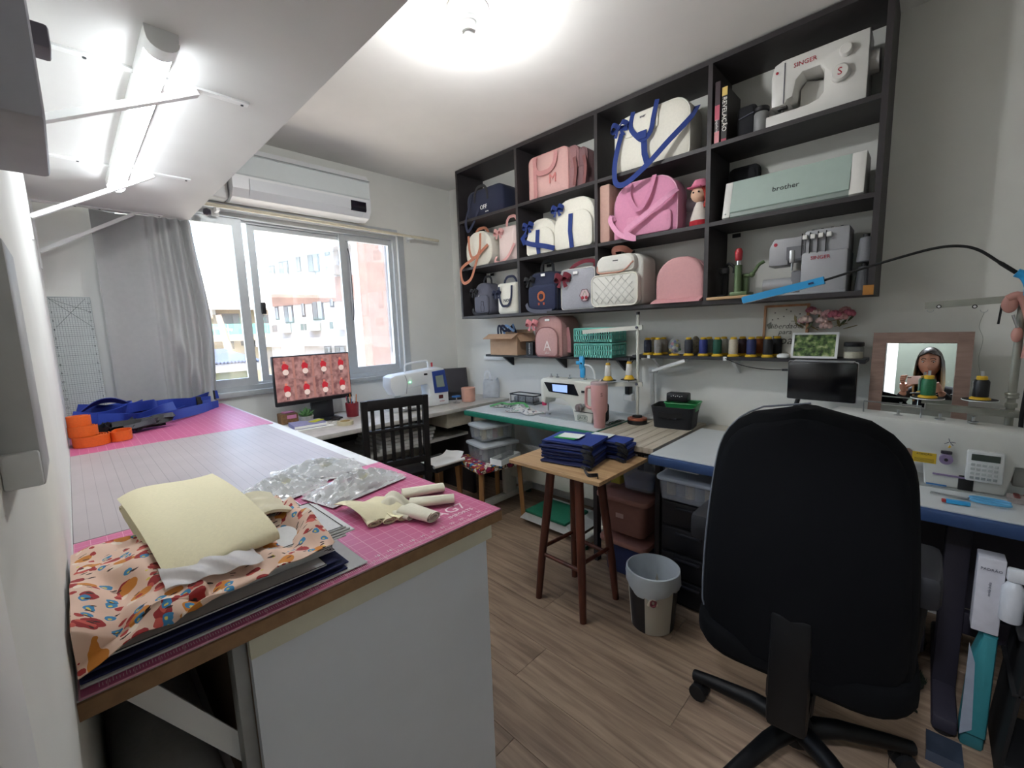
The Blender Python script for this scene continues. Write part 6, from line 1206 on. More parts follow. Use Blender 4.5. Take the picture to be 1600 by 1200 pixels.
for k, (a, b, r_, lab) in enumerate((((.545, .93), (.64, .885), .018, 'ivory fabric roll at the back of the bundle beside the lettering'), ((.525, .865), (.612, .805), .017, 'ivory fabric roll in the middle of the bundle beside the lettering'), ((.50, .84), (.515, .752), .019, 'ivory fabric roll pointing to the near table edge'), ((.47, .905), (.488, .80), .011, 'thin ivory fabric roll touching the yellow cloth'))):
    t = thing('fabric_roll', lab, 'fabric', (a[0], a[1], CZ), 0, 'ivory rolls on the pink mat'); rollup(t, (*a, CZ+.001), (*b, CZ+.001), r_, IV)
tag(part('ivory_cloth', G().sheet(lambda u, v: (.46+.075*u, .84+.085*v+.02*u, CZ+.006+.03*math.sin(PI*u)*math.sin(PI*v)+.004*math.sin(15*u+9*v)), 20, 18, .0018), IV, sharp=60), 'gathered ivory cloth joining the fabric rolls', 'fabric')
# ---------------------------------------------------------------- folded blue bags on the stool
BLB = M('#27408f', .7, var=.06, scale=120, bump=.1); DKB = M('#20295a', .75, var=.06)
def bagstack(cx, cy, rz, n, which, card, dp=.20):
    zz = .7005
    for k in range(n):
        top = k == n-1
        t = thing('folded_bag', 'folded royal blue bag, %s of the %s stack on the stool' % (('lowest', 'second from the bottom', 'third from the bottom', 'fourth from the bottom', 'fifth from the bottom', 'topmost')[5 if top else k], which), 'bag', (cx+.006*((k*3) % 4)-.008, cy+.005*((k*5) % 3), zz), rz+R(((k*7) % 5)-2), 'folded blue bags on the stool')
        def bf(u, v): return (-.13+.26*u, -dp/2+dp*v, .0085+.004*math.sin(PI*u)*math.sin(PI*v)-.004*(abs(2*u-1)**4)+.0015*math.sin(9*u+k))
        part('panel', G().sheet(bf, 12, 10, .013), BLB if top or k % 2 else DKB, t, sharp=50); part('handle', fr([(0, 0, 0)]*2, .01) if False else G().ribbon(cat([(.09, -dp/2-.01, .010), (.12, -dp/2-.025, .012), (.14, -dp/2-.015, .0), (.13, -dp/2, .008)], 5), .014, .003, (0, .3, 1)), BLKF, t)
        part('gusset', G().tube([(-.13, -dp/2-.002, .008), (0, -dp/2-.004, .006), (.13, -dp/2-.002, .008)], .004, 6), M('#1a2350', .7), t)
        zz += .0185
    for q in range(card):
        tag(part('label_card', G().obox((-.06+.008*q, .0, zz+.004+.003*q), (.05+.008*q, .01, zz+.004+.003*q), .075, .0022).xf(Matrix.Translation((cx, cy, 0)) @ Matrix.Rotation(rz, 4, 'Z')) if False else G().rbox(-.055, .055, -.04, .04, 0, .0022, .0005, 1), M('#e9efe9', .6) if q == card-1 else M('#3fae62', .5), loc=(cx-.02+.007*q, cy+.03-.008*q, zz+.001+.0026*q), rot=(0, 0, rz)), ('white-topped label card on the %s blue stack' if q == card-1 else 'green label card below the white one on the %s blue stack, layer ' + ('one', 'two', 'three')[q]) % which, 'card', 'label cards on the blue bags')
bagstack(1.665, 1.205, R(-78), 6, 'front', 3); bagstack(1.835, 1.13, R(-84), 5, 'rear', 2, .12)
tag(part('dangling_strap', G().ribbon(cat([(1.545, 1.07, .712), (1.515, 1.04, .71), (1.495, 1.01, .709), (1.52, .985, .709), (1.50, .97, .709)], 5), .016, .003, (0, 0, 1)), BLKF), 'black strap end lying on the near corner of the stool board', 'strap')
# ---------------------------------------------------------------- bins under the tables
def tub(t, w, d, h, mat, f=.84, nm='tub'):
    o1 = rrect(w*f, d*f, .03, 4, 0, -d*f/2); o2 = rrect(w, d, .035, 4, 0, -d/2); n = len(o1)
    return part(nm, G().add([(x, y, 0) for x, y in o1]+[(x, y, h) for x, y in o2]+[(x*.97, y*.97, h) for x, y in o2]+[(x*.97, y*.97, .005) for x, y in o1], [tuple(range(n))[::-1], tuple(3*n+j for j in range(n))]+[(i*n+j, i*n+(j+1) % n, (i+1)*n+(j+1) % n, (i+1)*n+j) for i in range(3) for j in range(n)]), mat, t)
def lid(t, w, d, z, mat, th=.03): return part('lid', G().pillow(rrect(w, d, .035, 4, 0, -d/2), 0, th, .008, .003).xf(Matrix.Translation((0, 0, z)) @ Matrix.Rotation(R(-90), 4, 'X') @ Matrix.Scale(-1, 4, (0, 0, 1))), mat, t)
ROS = M('#96685c', .5, var=.05, alpha=.93); ROL = M('#a8776b', .45, var=.04); BLT = M('#2f3a66', .5, var=.05, alpha=.95)
t = thing('storage_bin', 'tall blue plastic bin with a rose lid on the floor beneath the slat table', 'bin', (2.09, 1.105, 0), R(-90)); tub(t, .255, .30, .20, BLT, .88); lid(t, .285, .33, .20, ROL)
t = thing('storage_bin', 'rose-coloured plastic bin stacked on the blue one beneath the slat table', 'bin', (2.085, 1.108, .2345), R(-90)); tub(t, .275, .31, .215, ROS, .84); lid(t, .305, .34, .215, ROL); part('label', G().box(-.035, .01, -.145, -.142, .09, .115), M('#c9a79c', .6), t)
t = thing('clear_tub', 'small clear tub with blue contents on the rose bin', 'tub', (2.05, 1.04, .484), R(-90)); tub(t, .19, .17, .12, M('#b5bdd0', .2, trans=.3, alpha=.45), .85); part('contents', G().rbox(-.07, .07, -.06, .06, .006, .06, .01), M('#34457f', .6, var=.2, scale=40), t)
tag(part('yellow_packet', G().rbox(2.0, 2.1, 1.15, 1.21, .484, .53, .004), M('#b5a640', .5)), 'yellow packet lying on the rose bin lid', 'packet')
# black drawer tower with clear box and white box
t = thing('drawer_tower', 'black plastic drawer tower under the blue-edged table', 'drawers', (1.90, .735, 0), R(-90)); part('carcass', G().rbox(-.135, .135, 0, .34, 0, .53, .006), BLACKM, t)
for k in range(4): d = part('drawer', G().rbox(-.125, .125, -.014, .0, .02+.127*k, .135+.127*k, .008), M('#15161c', .35), t); part('handle', G().rbox(-.06, .06, -.026, -.012, .105+.127*k, .118+.127*k, .004), M('#1d1e26', .3), d)
clearbox((2.0, .745, .532), R(-90), .26, .30, .11, 'clear lidded box of wooden clips on the drawer tower', ('#b9a27a', '#8a8d95', '#c9b58c', '#6d727c', '#a99468', '#7c828c', '#d3c3a0', '#565b66', '#b09868', '#8d929b'), None, '#b9c3d3')
tag(part('white_case', G().rbox(1.90, 2.10, .70, .84, .664, .70, .006), WHITEG), 'slim white case between the clear box and the table underside', 'case')
# waste bin with white liner
t = thing('waste_bin', 'printed round waste bin with a white liner bag on the floor', 'bin', (1.70, .815, 0))
wbm = bpy.data.materials.new('bin_print'); wbm.use_nodes = True; tt = wbm.node_tree; bb = tt.nodes['Principled BSDF']; tcn = tt.nodes.new('ShaderNodeTexCoord'); sp = tt.nodes.new('ShaderNodeSeparateXYZ'); tt.links.new(tcn.outputs['Object'], sp.inputs[0]); at2 = tt.nodes.new('ShaderNodeMath'); at2.operation = 'ARCTAN2'; tt.links.new(sp.outputs[1], at2.inputs[0]); tt.links.new(sp.outputs[0], at2.inputs[1]); sn = tt.nodes.new('ShaderNodeMath'); sn.operation = 'SINE'; ml_ = tt.nodes.new('ShaderNodeMath'); ml_.operation = 'MULTIPLY_ADD'; ml_.inputs[1].default_value = 3; ml_.inputs[2].default_value = -.65; tt.links.new(at2.outputs[0], ml_.inputs[0]); tt.links.new(ml_.outputs[0], sn.inputs[0]); gt_ = tt.nodes.new('ShaderNodeMath'); gt_.operation = 'GREATER_THAN'; gt_.inputs[1].default_value = .25; tt.links.new(sn.outputs[0], gt_.inputs[0])
mx = tt.nodes.new('ShaderNodeMix'); mx.data_type = 'RGBA'; tt.links.new(gt_.outputs[0], mx.inputs[0]); mx.inputs[6].default_value = (*lin('#b9b3a6'), 1); mx.inputs[7].default_value = (*lin('#1d1c1f'), 1); tt.links.new(mx.outputs[2], bb.inputs['Base Color']); bb.inputs['Roughness'].default_value = .4
part('bin', G().lathe([(.088, 0), (.092, .004), (.112, .26), (.108, .26), (.088, .012), (0, .012)], 36), wbm, t)
def ln(prof, wob, n=48):
    vs = []; 
    for k, (r_, z_) in enumerate(prof):
        for j in range(n):
            a = 2*PI*j/n; q = 1+wob[k]*(.6*math.sin(5*a+k)+.5*math.sin(11*a+2*k)); vs.append((r_*q*math.cos(a), r_*q*math.sin(a), z_+wob[k]*.25*math.sin(3*a+1)*(1 if k in (0, 1) else 0)))
    return G().add(vs, [(i*n+j, i*n+(j+1) % n, (i+1)*n+(j+1) % n, (i+1)*n+j) for i in range(len(prof)-1) for j in range(n)])
part('liner', ln([(.108, .185), (.116, .21), (.117, .25), (.115, .272), (.108, .274), (.104, .25), (.098, .16), (.088, .06), (.02, .05)], [.05, .03, .01, .004, .004, .012, .03, .04, .0]), M('#cfd8e0', .35, var=.05, scale=15, trans=.15, alpha=.93), t, sharp=50)
part('print_swirl', G().tube([(.1045*math.cos(a), .1045*math.sin(a), .15+.035*math.sin(q*3)) for q, a in [(i/12, R(196+i*1.6)) for i in range(13)]], .006, 6), M('#ddd5c4', .4), t); part('print_flower', G().tube([(.1055*math.cos(R(207)+.10*math.cos(a)), .1055*math.sin(R(207)+.10*math.cos(a)), .165+.014*math.sin(a)) for a in [2*PI*i/16 for i in range(16)]], .006, 6, True), M('#7d3b45', .5, var=.4, scale=80), t)
# ---------------------------------------------------------------- rug under the blue table
rg = thing('shaggy_rug', 'dark green shaggy rug on the floor under the blue-edged table', 'rug', (2.1, .3, 0))
def rug(u, v): return (1.86+.5*u+.03*math.sin(9*v), -.06+.62*v+.02*math.sin(13*u), .008)
part('backing', G().sheet(rug, 10, 16, .008), M('#23291f', .95), rg, world=True)
random.seed(2); vs = []; fs = []
for k in range(5200):
    u, v = random.random(), random.random(); p = Vector(rug(u, v)); a = random.uniform(0, 6.28); l = random.uniform(.01, .022); d = Vector((math.cos(a)*.7, math.sin(a)*.7, 1)).normalized()*l; s = Vector((-math.sin(a), math.cos(a), 0))*.0022
    i = len(vs); p.z = .011; vs += [p-s, p+s, p+d]; fs.append((i, i+1, i+2))
o = part('pile', G().add(vs, fs), M('#2b3626', .95, var=.4, scale=40), rg, world=True); o['kind'] = 'stuff'
# ---------------------------------------------------------------- right side: machine, stand, lamp, mirror
XM, Y0M, Z0M = 2.05, -.10, .7515
def QX(px, py, xf=XM): p = WX(px, py, xf); return -(p.y-Y0M), p.z-Z0M
t = thing('sewing_machine', 'white industrial sewing machine with keypad and lilac tension disc on the blue-edged table', 'sewing machine', (XM, Y0M, Z0M), R(-90))
MWH = M('#cfd0cb', .35, var=.015); LIL = M('#8a7a9c', .4)
o = [(-.075, 0), (.115, 0), (.125, .06), (.13, .10), (.30, .10), (.31, .20), (.13, .215), (-.02, .225), (-.34, .235), (-.37, .22), (-.37, .09), (-.31, .09), (-.30, .125), (-.12, .12), (-.085, .09)]
part('body', rprism(o, 0, .13, 'y', .014), MWH, t); part('bed', G().rbox(-.40, .13, -.02, .14, -.0015, .003, .001, 1), M('#aeb2b0', .3, .5), t)
part('motor', G().cyl((.125, .065, .15), (.19, .065, .15), .062, n=26), MWH, t); part('handwheel', G().cyl((.155, .06, .15), (.24, .06, .15), .066, n=28), LIL, t)
part('bracket', G().rbox(.13, .16, .04, .09, .03, .10, .005), M('#9d9d98', .4), t)
(kx0, kz1), (kx1, kz0) = QX(1512, 703, 2.035), QX(1566, 758, 2.035)
kp = part('keypad', G().rbox(kx0, kx1, -.022, .004, kz0-.0, kz1, .005), M('#d6d8d8', .4), t); kw = kx1-kx0; kh = kz1-kz0
part('display', G().box(kx0+.12*kw, kx1-.12*kw, -.0235, -.021, kz0+.70*kh, kz1-.09*kh), M('#3d4742', .25), kp)
for r_ in range(4):
    for c in range(5): part('key', G().rbox(kx0+(.12+.155*c)*kw, kx0+(.235+.155*c)*kw, -.0235, -.021, kz0+(.08+.145*r_)*kh, kz0+(.165+.145*r_)*kh, .0008, 1), M('#b5bab9', .5) if r_ else M('#8f9697', .5), kp)
a, b = QX(1478, 716); part('tension_disc', G().cyl((a, 0, b), (a, -.022, b), .017, n=22), LIL, t); part('tension_nut', G().cyl((a, -.022, b), (a, -.027, b), .005, n=12).rbox(a-.014, a+.014, -.012, 0, b+.017, b+.027, .002), M('#2a2530', .4), t)
a, b = QX(1484, 690)
for k in range(7): an = k*.9; part('twist_tie', G().cyl((a, -.006, b), (a+.014*math.cos(an), -.012-.003*(k % 3), b+.014*math.sin(an)), .0011, n=5), M('#d8d9d6', .4) if k % 2 else GREYB, t)
part('yellow_tag', G().ball((a-.0, -.008, b-.016), (.004, .003, .005), 8, 6), YEL, t)
(a, d), (c, b) = QX(1438, 706), QX(1462, 725); part('warning_label', G().box(a-.02, c, -.0012, .001, b, d), M('#cfae2c', .5), t); part('warning_text', G().text('ATENÇÃO', .0085, ftext((a-.02+c)/2, -.0014, d-.006), .0003), BLACK, t)
for k in range(4): part('warning_lines', G().box(a-.014, c-.005, -.0015, -.001, b+.003+.0036*k, b+.0042+.0036*k), M('#6b5a20', .5), t)
(a, b), (c, d) = QX(1457, 739), QX(1508, 747); part('lilac_stripe', G().obox((a, -.002, b), (c, -.002, d), .004, .006, (0, 0, 1)), LIL, t)
(a, d), (c, b) = QX(1498, 742), QX(1519, 774); part('slot', G().rbox(a, c, -.003, .004, b, d, .003), BLACKM, t)
(a, d), (c, b) = QX(1447, 753), QX(1478, 768); part('card', G().box(a, c, -.0014, .001, b, d), M('#b9c1cf', .5), t); part('card_header', G().box(a, c, -.002, -.001, d-.005, d), M('#3677b5', .5), t)
for x in (-.16, -.05, .03): part('thread_guide', G().lathe([(.014, 0), (.014, .004), (.004, .007), (.004, .02), (.007, .022)], 12, (x, .06, .226)), STEEL, t)
part('wire_guide', G().tube([(-.26, .05, .23), (-.26, .05, .275), (-.10, .05, .27), (-.10, .05, .228)], .003, 6), STEEL, t)
# thread stand at the frame edge with two spools
px_, py_ = 2.23, WX(1588, 560, 2.23).y
t = thing('thread_stand', 'grey thread stand with a top guide bar at the right edge of the table', 'thread stand', (px_, py_, Z0M)); SG = M('#9b9c92', .4, .3)
zb = WX(1445, 478, 2.23).z; yl = WX(1445, 478, 2.23).y
part('pole', G().cyl((0, 0, -.001), (0, 0, .66), .011, n=14), SG, t); part('guide_bar', G().obox((-.004, .0, zb-Z0M+.012), (-.004, yl-py_, zb-Z0M), .004, .024), SG, t)
for q in (.10, .155): pass
for px in (1467, 1523): p = WX(px, 479, 2.222); part('eyelet', G().cyl((-.007, p.y-py_, p.z-Z0M), (-.0095, p.y-py_, p.z-Z0M), .007, n=14).mat(1).cyl((-.0095, p.y-py_, p.z-Z0M), (-.0105, p.y-py_, p.z-Z0M), .004, n=12), [BLACK, WHITEG], t)
for px in (1454, 1538): p = WX(px, 484, 2.222); part('wire_loop', G().tube(arc((-.006, p.y-py_, p.z-Z0M), .009, .009, 180, 360, 8, 'x'), .0009, 5), STEEL, t)
p = WX(1567, 490, 2.215); part('tie', G().obox((-.012, p.y-py_+.004, p.z-Z0M+.03), (-.016, p.y-py_+.008, p.z-Z0M-.035), .006, .003, (1, 0, 0)), BLACKM, t)
za = WX(1500, 640, 2.215).z-Z0M; part('arm', G().obox((-.01, -.02, za-.002), (-.03, WX(1445, 636, 2.20).y-py_, za+.006), .03, .022), SG, t); part('knob', G().lathe([(.016, 0), (.016, .012), (.012, .016)], 12, (0, 0, za+.02)).cyl((-.02, 0, za), (-.035, 0, za), .007, n=10), SG, t)
part('collar', G().lathe([(.016, 0), (.018, .004), (.016, .01), (.018, .016), (.016, .02)], 16, (0, 0, .30)), SG, t)
for k, (px, py, c, lab) in enumerate(((1449, 621, '#1f6b45', 'emerald green thread spool on the tray in front of the mirror'), (1531, 624, '#17181c', 'black thread spool on the tray beside the mirror'))):
    p = WX(px, py, 2.20-.02*(1-k)); q = thing('thread_spool', lab, 'thread spool', (p.x, p.y, p.z-.002), 0, 'spools on the thread stand'); q.scale = (1.3, 1.3, 1.3)
    part('tray', G().lathe([(.034, -.002), (.035, .0), (.034, .002), (0, .002)], 28), BLACKM, q); part('tray_rim', G().tube([(.0348*math.cos(a), .0348*math.sin(a), .0) for a in [2*PI*i/30 for i in range(30)]], .0013, 5, True), WHITEG, q)
    part('base', G().lathe([(.021, .002), (.02, .006), (.015, .009)], 20), YEL, q); part('thread', G().lathe([(.0155, .009), (.016, .012), (.016, .05), (.013, .055)], 22), M(c, .4, var=.15, scale=250, bump=.25), q); part('cap', G().lathe([(.0105, .055), (.011, .057), (.011, .063), (.009, .065)], 16), YEL, q); part('pin', G().cyl((0, 0, .065), (0, 0, .078), .0035, n=8), STEEL, q)
tag(part('loose_thread', G().tube(cat([WX(1538, 488, 2.222), WX(1530, 510, 2.222), WX(1536, 530, 2.215), WX(1529, 560, 2.215), WX(1532, 588, 2.21)], 6), .0006, 4), M('#6d7466', .7)), 'loose dark thread running up from the black spool', 'thread')
# pink clip holder on the pole
t = thing('pink_holder', 'pink plastic clip holder clamped on the thread stand', 'holder', (px_, py_, 1.25)); PKP = M('#c48f85', .45, var=.03)
z_ = 1.25
for (px, py, rx, ry, rz_) in ((1570, 475, .012, .02, .03), (1581, 523, .013, .014, .026)): p = WX(px+8, py, 2.215); part('shell', G().ball((p.x, p.y, p.z), (rx, ry, rz_), 16, 10), PKP, t, world=True)
p = WX(1598, 470, 2.215); part('band', G().tube(cat([WX(1574, 468, 2.215), WX(1592, 462, 2.215), WX(1605, 480, 2.215), WX(1612, 520, 2.215), WX(1604, 560, 2.215)], 6), .014, 10), PKP, t, world=True); part('spring', G().cyl(WX(1583, 492, 2.21), WX(1590, 512, 2.21), .004, n=8), STEEL, t, world=True)
# blue gooseneck lamp
t = thing('gooseneck_lamp', 'bright blue stick lamp on a long black gooseneck reaching across the shelf', 'lamp', (2.25, -.33, .752)); LB = M('#2f9fdb', .35, var=.02)
XG = 2.05
A = WX(1162, 469, XG); B = WX(1288, 438, XG); part('light_bar', G().obox(A, B, .026, .028), LB, t, world=True); part('bar_tip', G().obox(A, A+(A-B).normalized()*.004, .024, .022), LB, t, world=True)
part('switch', G().obox(WX(1264, 444, XG)+Vector((-.0135, 0, 0)), WX(1272, 442, XG)+Vector((-.0135, 0, 0)), .003, .007), M('#1c2c5c', .4), t, world=True); part('diffuser', G().obox(A+Vector((-.004, 0, -.0145)), B+Vector((-.004, 0, -.0145)), .014, .002), M('#dfe6ea', .4), t, world=True)
gp = [B, WX(1330, 425, XG), WX(1400, 404, XG), WX(1460, 388, XG), WX(1500, 384.5, XG), WX(1530, 391, XG), WX(1560, 409, XG), WX(1588, 426, XG)]
part('gooseneck', G().tube(cat(gp, 6), [.0045]*37+[.006]*6, 10), BLACKM, t, world=True)
e0 = gp[-1]; part('elbow', G().tube(cat([e0, e0+Vector((.0, -.018, -.012)), e0+Vector((0, -.03, -.04)), e0+Vector((.0, -.032, -.07))], 5), .013, 12), LB, t, world=True)
part('stem', G().tube(cat([e0+Vector((0, -.032, -.065)), e0+Vector((.09, -.06, -.3)), e0+Vector((.17, -.07, -.55)), Vector((2.25, -.33, .765))], 6), .006, 8), BLACKM, t, world=True); part('clamp', G().rbox(2.22, 2.28, -.36, -.30, .752, .78, .006), LB, t, world=True)
# scissors, lighter, pincushion
t = thing('scissors', 'long steel scissors with light blue handles beside the sewing machine', 'scissors', (1.93, -.13, .7525)); 
for s in (-1, 1):
    part('blade', G().prism([(.0, 0), (.085, .004*s), (.09, .009*s), (.0, .007*s)][::s], 0, .0025, 'z').xf(Matrix.Translation((.02, .0, .001+.0026*(s > 0))) @ Matrix.Rotation(R(86+3*s), 4, 'Z')), STEEL, t)
    part('handle', G().tube([(.02+.013*s+.014*math.cos(a), -.045+.042*math.sin(a), .008) for a in [2*PI*i/22 for i in range(22)]], .0042, 8, True), M('#5aa7d6', .35), t)
part('pivot', G().cyl((.02, .0, .006), (.02, 0, .008), .004, n=10), GREYB, t)
t = thing('lighter', 'bright blue lighter with a red end lying by the scissors', 'lighter', (1.885, -.10, .753), R(-84)); part('body', G().rbox(-.024, .03, -.007, .007, 0, .012, .002), LB, t); part('tip', G().rbox(-.034, -.024, -.006, .006, .001, .011, .002), M('#b23a3a', .4), t)
t = thing('button_dish', 'clear dish of dark red buttons at the right edge of the table', 'dish', (2.02, -.245, .7525)); part('dish', G().rbox(-.03, .03, -.03, .03, 0, .018, .005), M('#c9b9b5', .15, trans=.4, alpha=.5), t); 
for k in range(6): part('button', G().cyl((-.015+.015*(k % 3), -.012+.022*(k//3), .018), (-.015+.015*(k % 3), -.012+.022*(k//3), .022), .007, n=12), M('#6b2f2c', .4), t)
# mirror leaning on the wall
mn = (CF + (1419-800)/FPX*CR - (590-600)/FPX*CU).normalized()
MB_ = Vector((2.432, .02, .7505))
ux = Vector((0, -1, 0)); ux = (ux-mn*ux.dot(mn)).normalized(); uz = mn.cross(ux)*-1
if uz.z < 0: uz = -uz
mm = Matrix((( ux.x, mn.x, uz.x, MB_.x), (ux.y, mn.y, uz.y, MB_.y), (ux.z, mn.z, uz.z, MB_.z), (0, 0, 0, 1)))
t = thing('mirror', 'small mirror in a pale brown wooden frame leaning against the wall', 'mirror'); t.matrix_world = mm; t.rotation_euler = mm.to_euler(); t.location = mm.translation
MFW = wood('#7d6459', '#9b8074', (3, 3, 14), 'mirrorframe', .55); hw, fw, hh = .152, .044, .525
part('frame_side', G().box(-hw, -hw+fw, -.02, .004, 0, hh), MFW, t); part('frame_side', G().box(hw-fw, hw, -.02, .004, 0, hh), MFW, t); part('frame_rail', G().box(-hw+fw, hw-fw, -.02, .004, 0, fw), MFW, t); part('frame_rail', G().box(-hw+fw, hw-fw, -.02, .004, hh-fw, hh), MFW, t)
part('glass', G().box(-hw+fw, hw-fw, -.002, .001, fw, hh-fw), M('#f2f5f4', .0, 1, var=0), t); part('back', G().box(-hw+.01, hw-.01, .004, .008, .01, hh-.01), M('#5c4a40', .8), t)
# ---------------------------------------------------------------- clutter below the right table
t = thing('paper_bag', 'tall printed white paper pack in the dark rack at the right', 'paper bag', (1.80, -.18, .0), R(-90)); part('pack', G().rbox(-.028, .028, 0, .06, .40, .635, .003), M('#c9c9d0', .6), t); part('print', G().text('PADRÃO', .011, ftext(0, -.001, .60), .0004), GREYB, t); part('fine_print', G().text('molde bolsa', .009, ftext(.0, -.001, .54, 0, R(90)), .0004), GREYB, t)
t2 = thing('teal_bag', 'teal and white bag standing below the paper pack', 'bag', (1.80, -.18, .0), R(-90)); part('bag', G().pillow([(-.028, .05), (.03, .05), (.03, .39), (-.0, .395), (-.02, .3)], .0, .07, .012, .006), M('#2f7f86', .6, var=.06), t2); part('panel', G().prism([(-.028, .05), (-.003, .08), (-.012, .3), (-.028, .36)][::-1], -.012, -.008, 'y'), M('#8f98a5', .5), t2); part('base', G().rbox(-.026, .028, .01, .065, 0, .06, .01), M('#2a6a70', .6), t2)
t = thing('dark_rack', 'dark plastic rack packed with cones at the right edge of the photo', 'rack', (1.72, -.30, 0), R(-90))
part('side', G().rbox(-.075, -.065, 0, .25, 0, .60, .003).xf(Matrix.Rotation(R(4), 4, 'Y')), BLACKM, t); part('side', G().rbox(.12, .13, 0, .25, 0, .60, .003), BLACKM, t)
for z in (.05, .28, .45): part('shelf', G().rbox(-.065, .12, 0, .25, z, z+.012, .003), BLACKM, t)
for k, (x, z, c, lab) in enumerate(((.02, .462, '#4a4a40', 'olive-grey thread cone on the dark rack'), (.0, .292, '#a8741f', 'ochre thread cone low on the dark rack'))):
    q = thing('thread_cone', lab, 'thread cone', (1.72+.05, -.30-x, z), 0, 'cones on the dark rack'); part('thread', G().lathe([(.042, 0), (.045, .005), (.036, .12), (.03, .128)], 22), M(c, .6, var=.15, scale=200, bump=.3), q); part('core', G().lathe([(.014, .128), (.013, .145), (0, .145)], 12), BLACK, q)
q = thing('spray_bottle', 'white spray bottle top poking out of the dark rack', 'bottle', (1.80, -.225, .462)); part('bottle', G().lathe([(.022, 0), (.024, .004), (.024, .10), (.012, .12)], 18), M('#d3d6da', .35, var=.03), q); part('nozzle', G().rbox(-.012, .012, -.03, .016, .12, .16, .006), M('#d9dcdf', .35), q)
tag(part('foot_pedal', G().prism([(-.06, 0), (.05, 0), (.05, .02), (-.06, .035)], -.04, .04, 'x').xf(Matrix.Translation((1.735, -.12, .0)) @ Matrix.Rotation(R(-90), 4, 'Z')), M('#4a5566', .25, .5)), 'small grey metal foot pedal on the floor beside the table foot', 'pedal')
t = thing('floor_drawer', 'low grey drawer unit standing on the rug under the table', 'drawers', (2.2, .07, .024), R(-90)); part('case', G().rbox(-.14, .14, 0, .12, .0, .10, .006), M('#4a4752', .5), t); part('slot', G().box(-.08, .06, -.002, .001, .06, .066), BLACKM, t)
# hall doorway in the mirror: trim, panel coloured dark to stand for shaded opening
struct('trim_2', G().box(-1.45, -1.425, .075, .165, 0, 2.15), WHITE); dd = struct('door_shade_1', G().box(-1.449, -1.435, .165, .95, 0, 2.1), M('#3a3733', .6)); part('handle', G().cyl((-1.43, .22, 1.0), (-1.38, .22, 1.0), .012, n=10), STEEL, dd)
hl = thing('hall_fill_lamp', 'added white ceiling lamp in the hall, out of view, lit as fill', 'lamp', (-.85, .1, ZC)); part('base', G().lathe([(0, -.02), (.12, -.02), (.13, 0), (0, 0)], 28), WHITEG, hl); part('shade', G().lathe([(.02, -.075), (.08, -.06), (.11, -.02)], 28, caps=False), M('#eef3ff', .5, var=0, emit=42), hl)  # unseen lamp added to brighten the hall and fill the room through the doorway
# ---------------------------------------------------------------- the photographer in the doorway
SKIN = M('#c08a72', .55, var=.05, scale=40); JKT = M('#1d1f26', .85, var=.1, scale=60, bump=.15); PNT = M('#2b2f3a', .85, var=.08)
pe = thing('person', 'woman in a dark jacket standing in the doorway and holding up a pink phone', 'person', (-.33, -.17, 0))
J = dict(pel=(-.36, -.17, .92, .135, .10), sp=(-.35, -.17, 1.06, .12, .085), ch=(-.34, -.165, 1.20, .135, .09), nb=(-.325, -.155, 1.325, .06, .055), nk=(-.305, -.145, 1.385, .045, .045), hd=(-.285, -.138, 1.44, .05, .05),
         ls=(-.325, -.02, 1.275, .052, .05), le=(-.22, .085, 1.08, .043, .043), lw=(-.0917, .0154, 1.245, .026, .024), rs=(-.325, -.305, 1.275, .052, .05), re=(-.14, -.40, 1.07, .043, .043), rw=(.0999, -.1888, 1.235, .026, .024),
         lh=(-.36, -.085, .86, .085, .085), lk=(-.345, -.08, .48, .058, .058), la=(-.37, -.08, .09, .042, .042), lt=(-.25, -.07, .035, .036, .03), rh=(-.36, -.255, .86, .085, .085), rk=(-.345, -.26, .48, .058, .058), ra=(-.37, -.26, .09, .042, .042), rt=(-.25, -.27, .035, .036, .03))
E_ = ['pel sp', 'sp ch', 'ch nb', 'nb nk', 'nk hd', 'ch ls', 'ls le', 'le lw', 'ch rs', 'rs re', 're rw', 'pel lh', 'lh lk', 'lk la', 'la lt', 'pel rh', 'rh rk', 'rk ra', 'ra rt']
kk = list(J); me = bpy.data.meshes.new('body'); me.from_pydata([J[k][:3] for k in kk], [tuple(kk.index(q) for q in e.split()) for e in E_], [])
ob = bpy.data.objects.new('body_skin', me); COL.objects.link(ob); ob.modifiers.new('s', 'SKIN'); su_ = ob.modifiers.new('u', 'SUBSURF'); su_.levels = 2; su_.render_levels = 2
for i, k in enumerate(kk): me.skin_vertices[0].data[i].radius = J[k][3:5]; me.skin_vertices[0].data[i].use_root = (k == 'pel')
ev = bpy.data.meshes.new_from_object(ob.evaluated_get(bpy.context.evaluated_depsgraph_get()))
g = G(); vs = [v.co.copy() for v in ev.vertices]
def zone(c):
    if c.z < .06: return 2
    if c.z > 1.345 and c.x > -.40 and abs(c.y+.145) < .1: return 0
    if c.z > 1.15 and ((c-Vector((-.0917, .0154, 1.245))).length < .045 or (c-Vector((.0999, -.1888, 1.235))).length < .045): return 0
    return 2 if c.z < .88 else 1
g.v = [tuple(v) for v in vs]
for p in ev.polygons: g.f.append(tuple(p.vertices)); g.m.append(zone(sum((vs[i] for i in p.vertices), Vector())/len(p.vertices)))
bpy.data.objects.remove(ob)
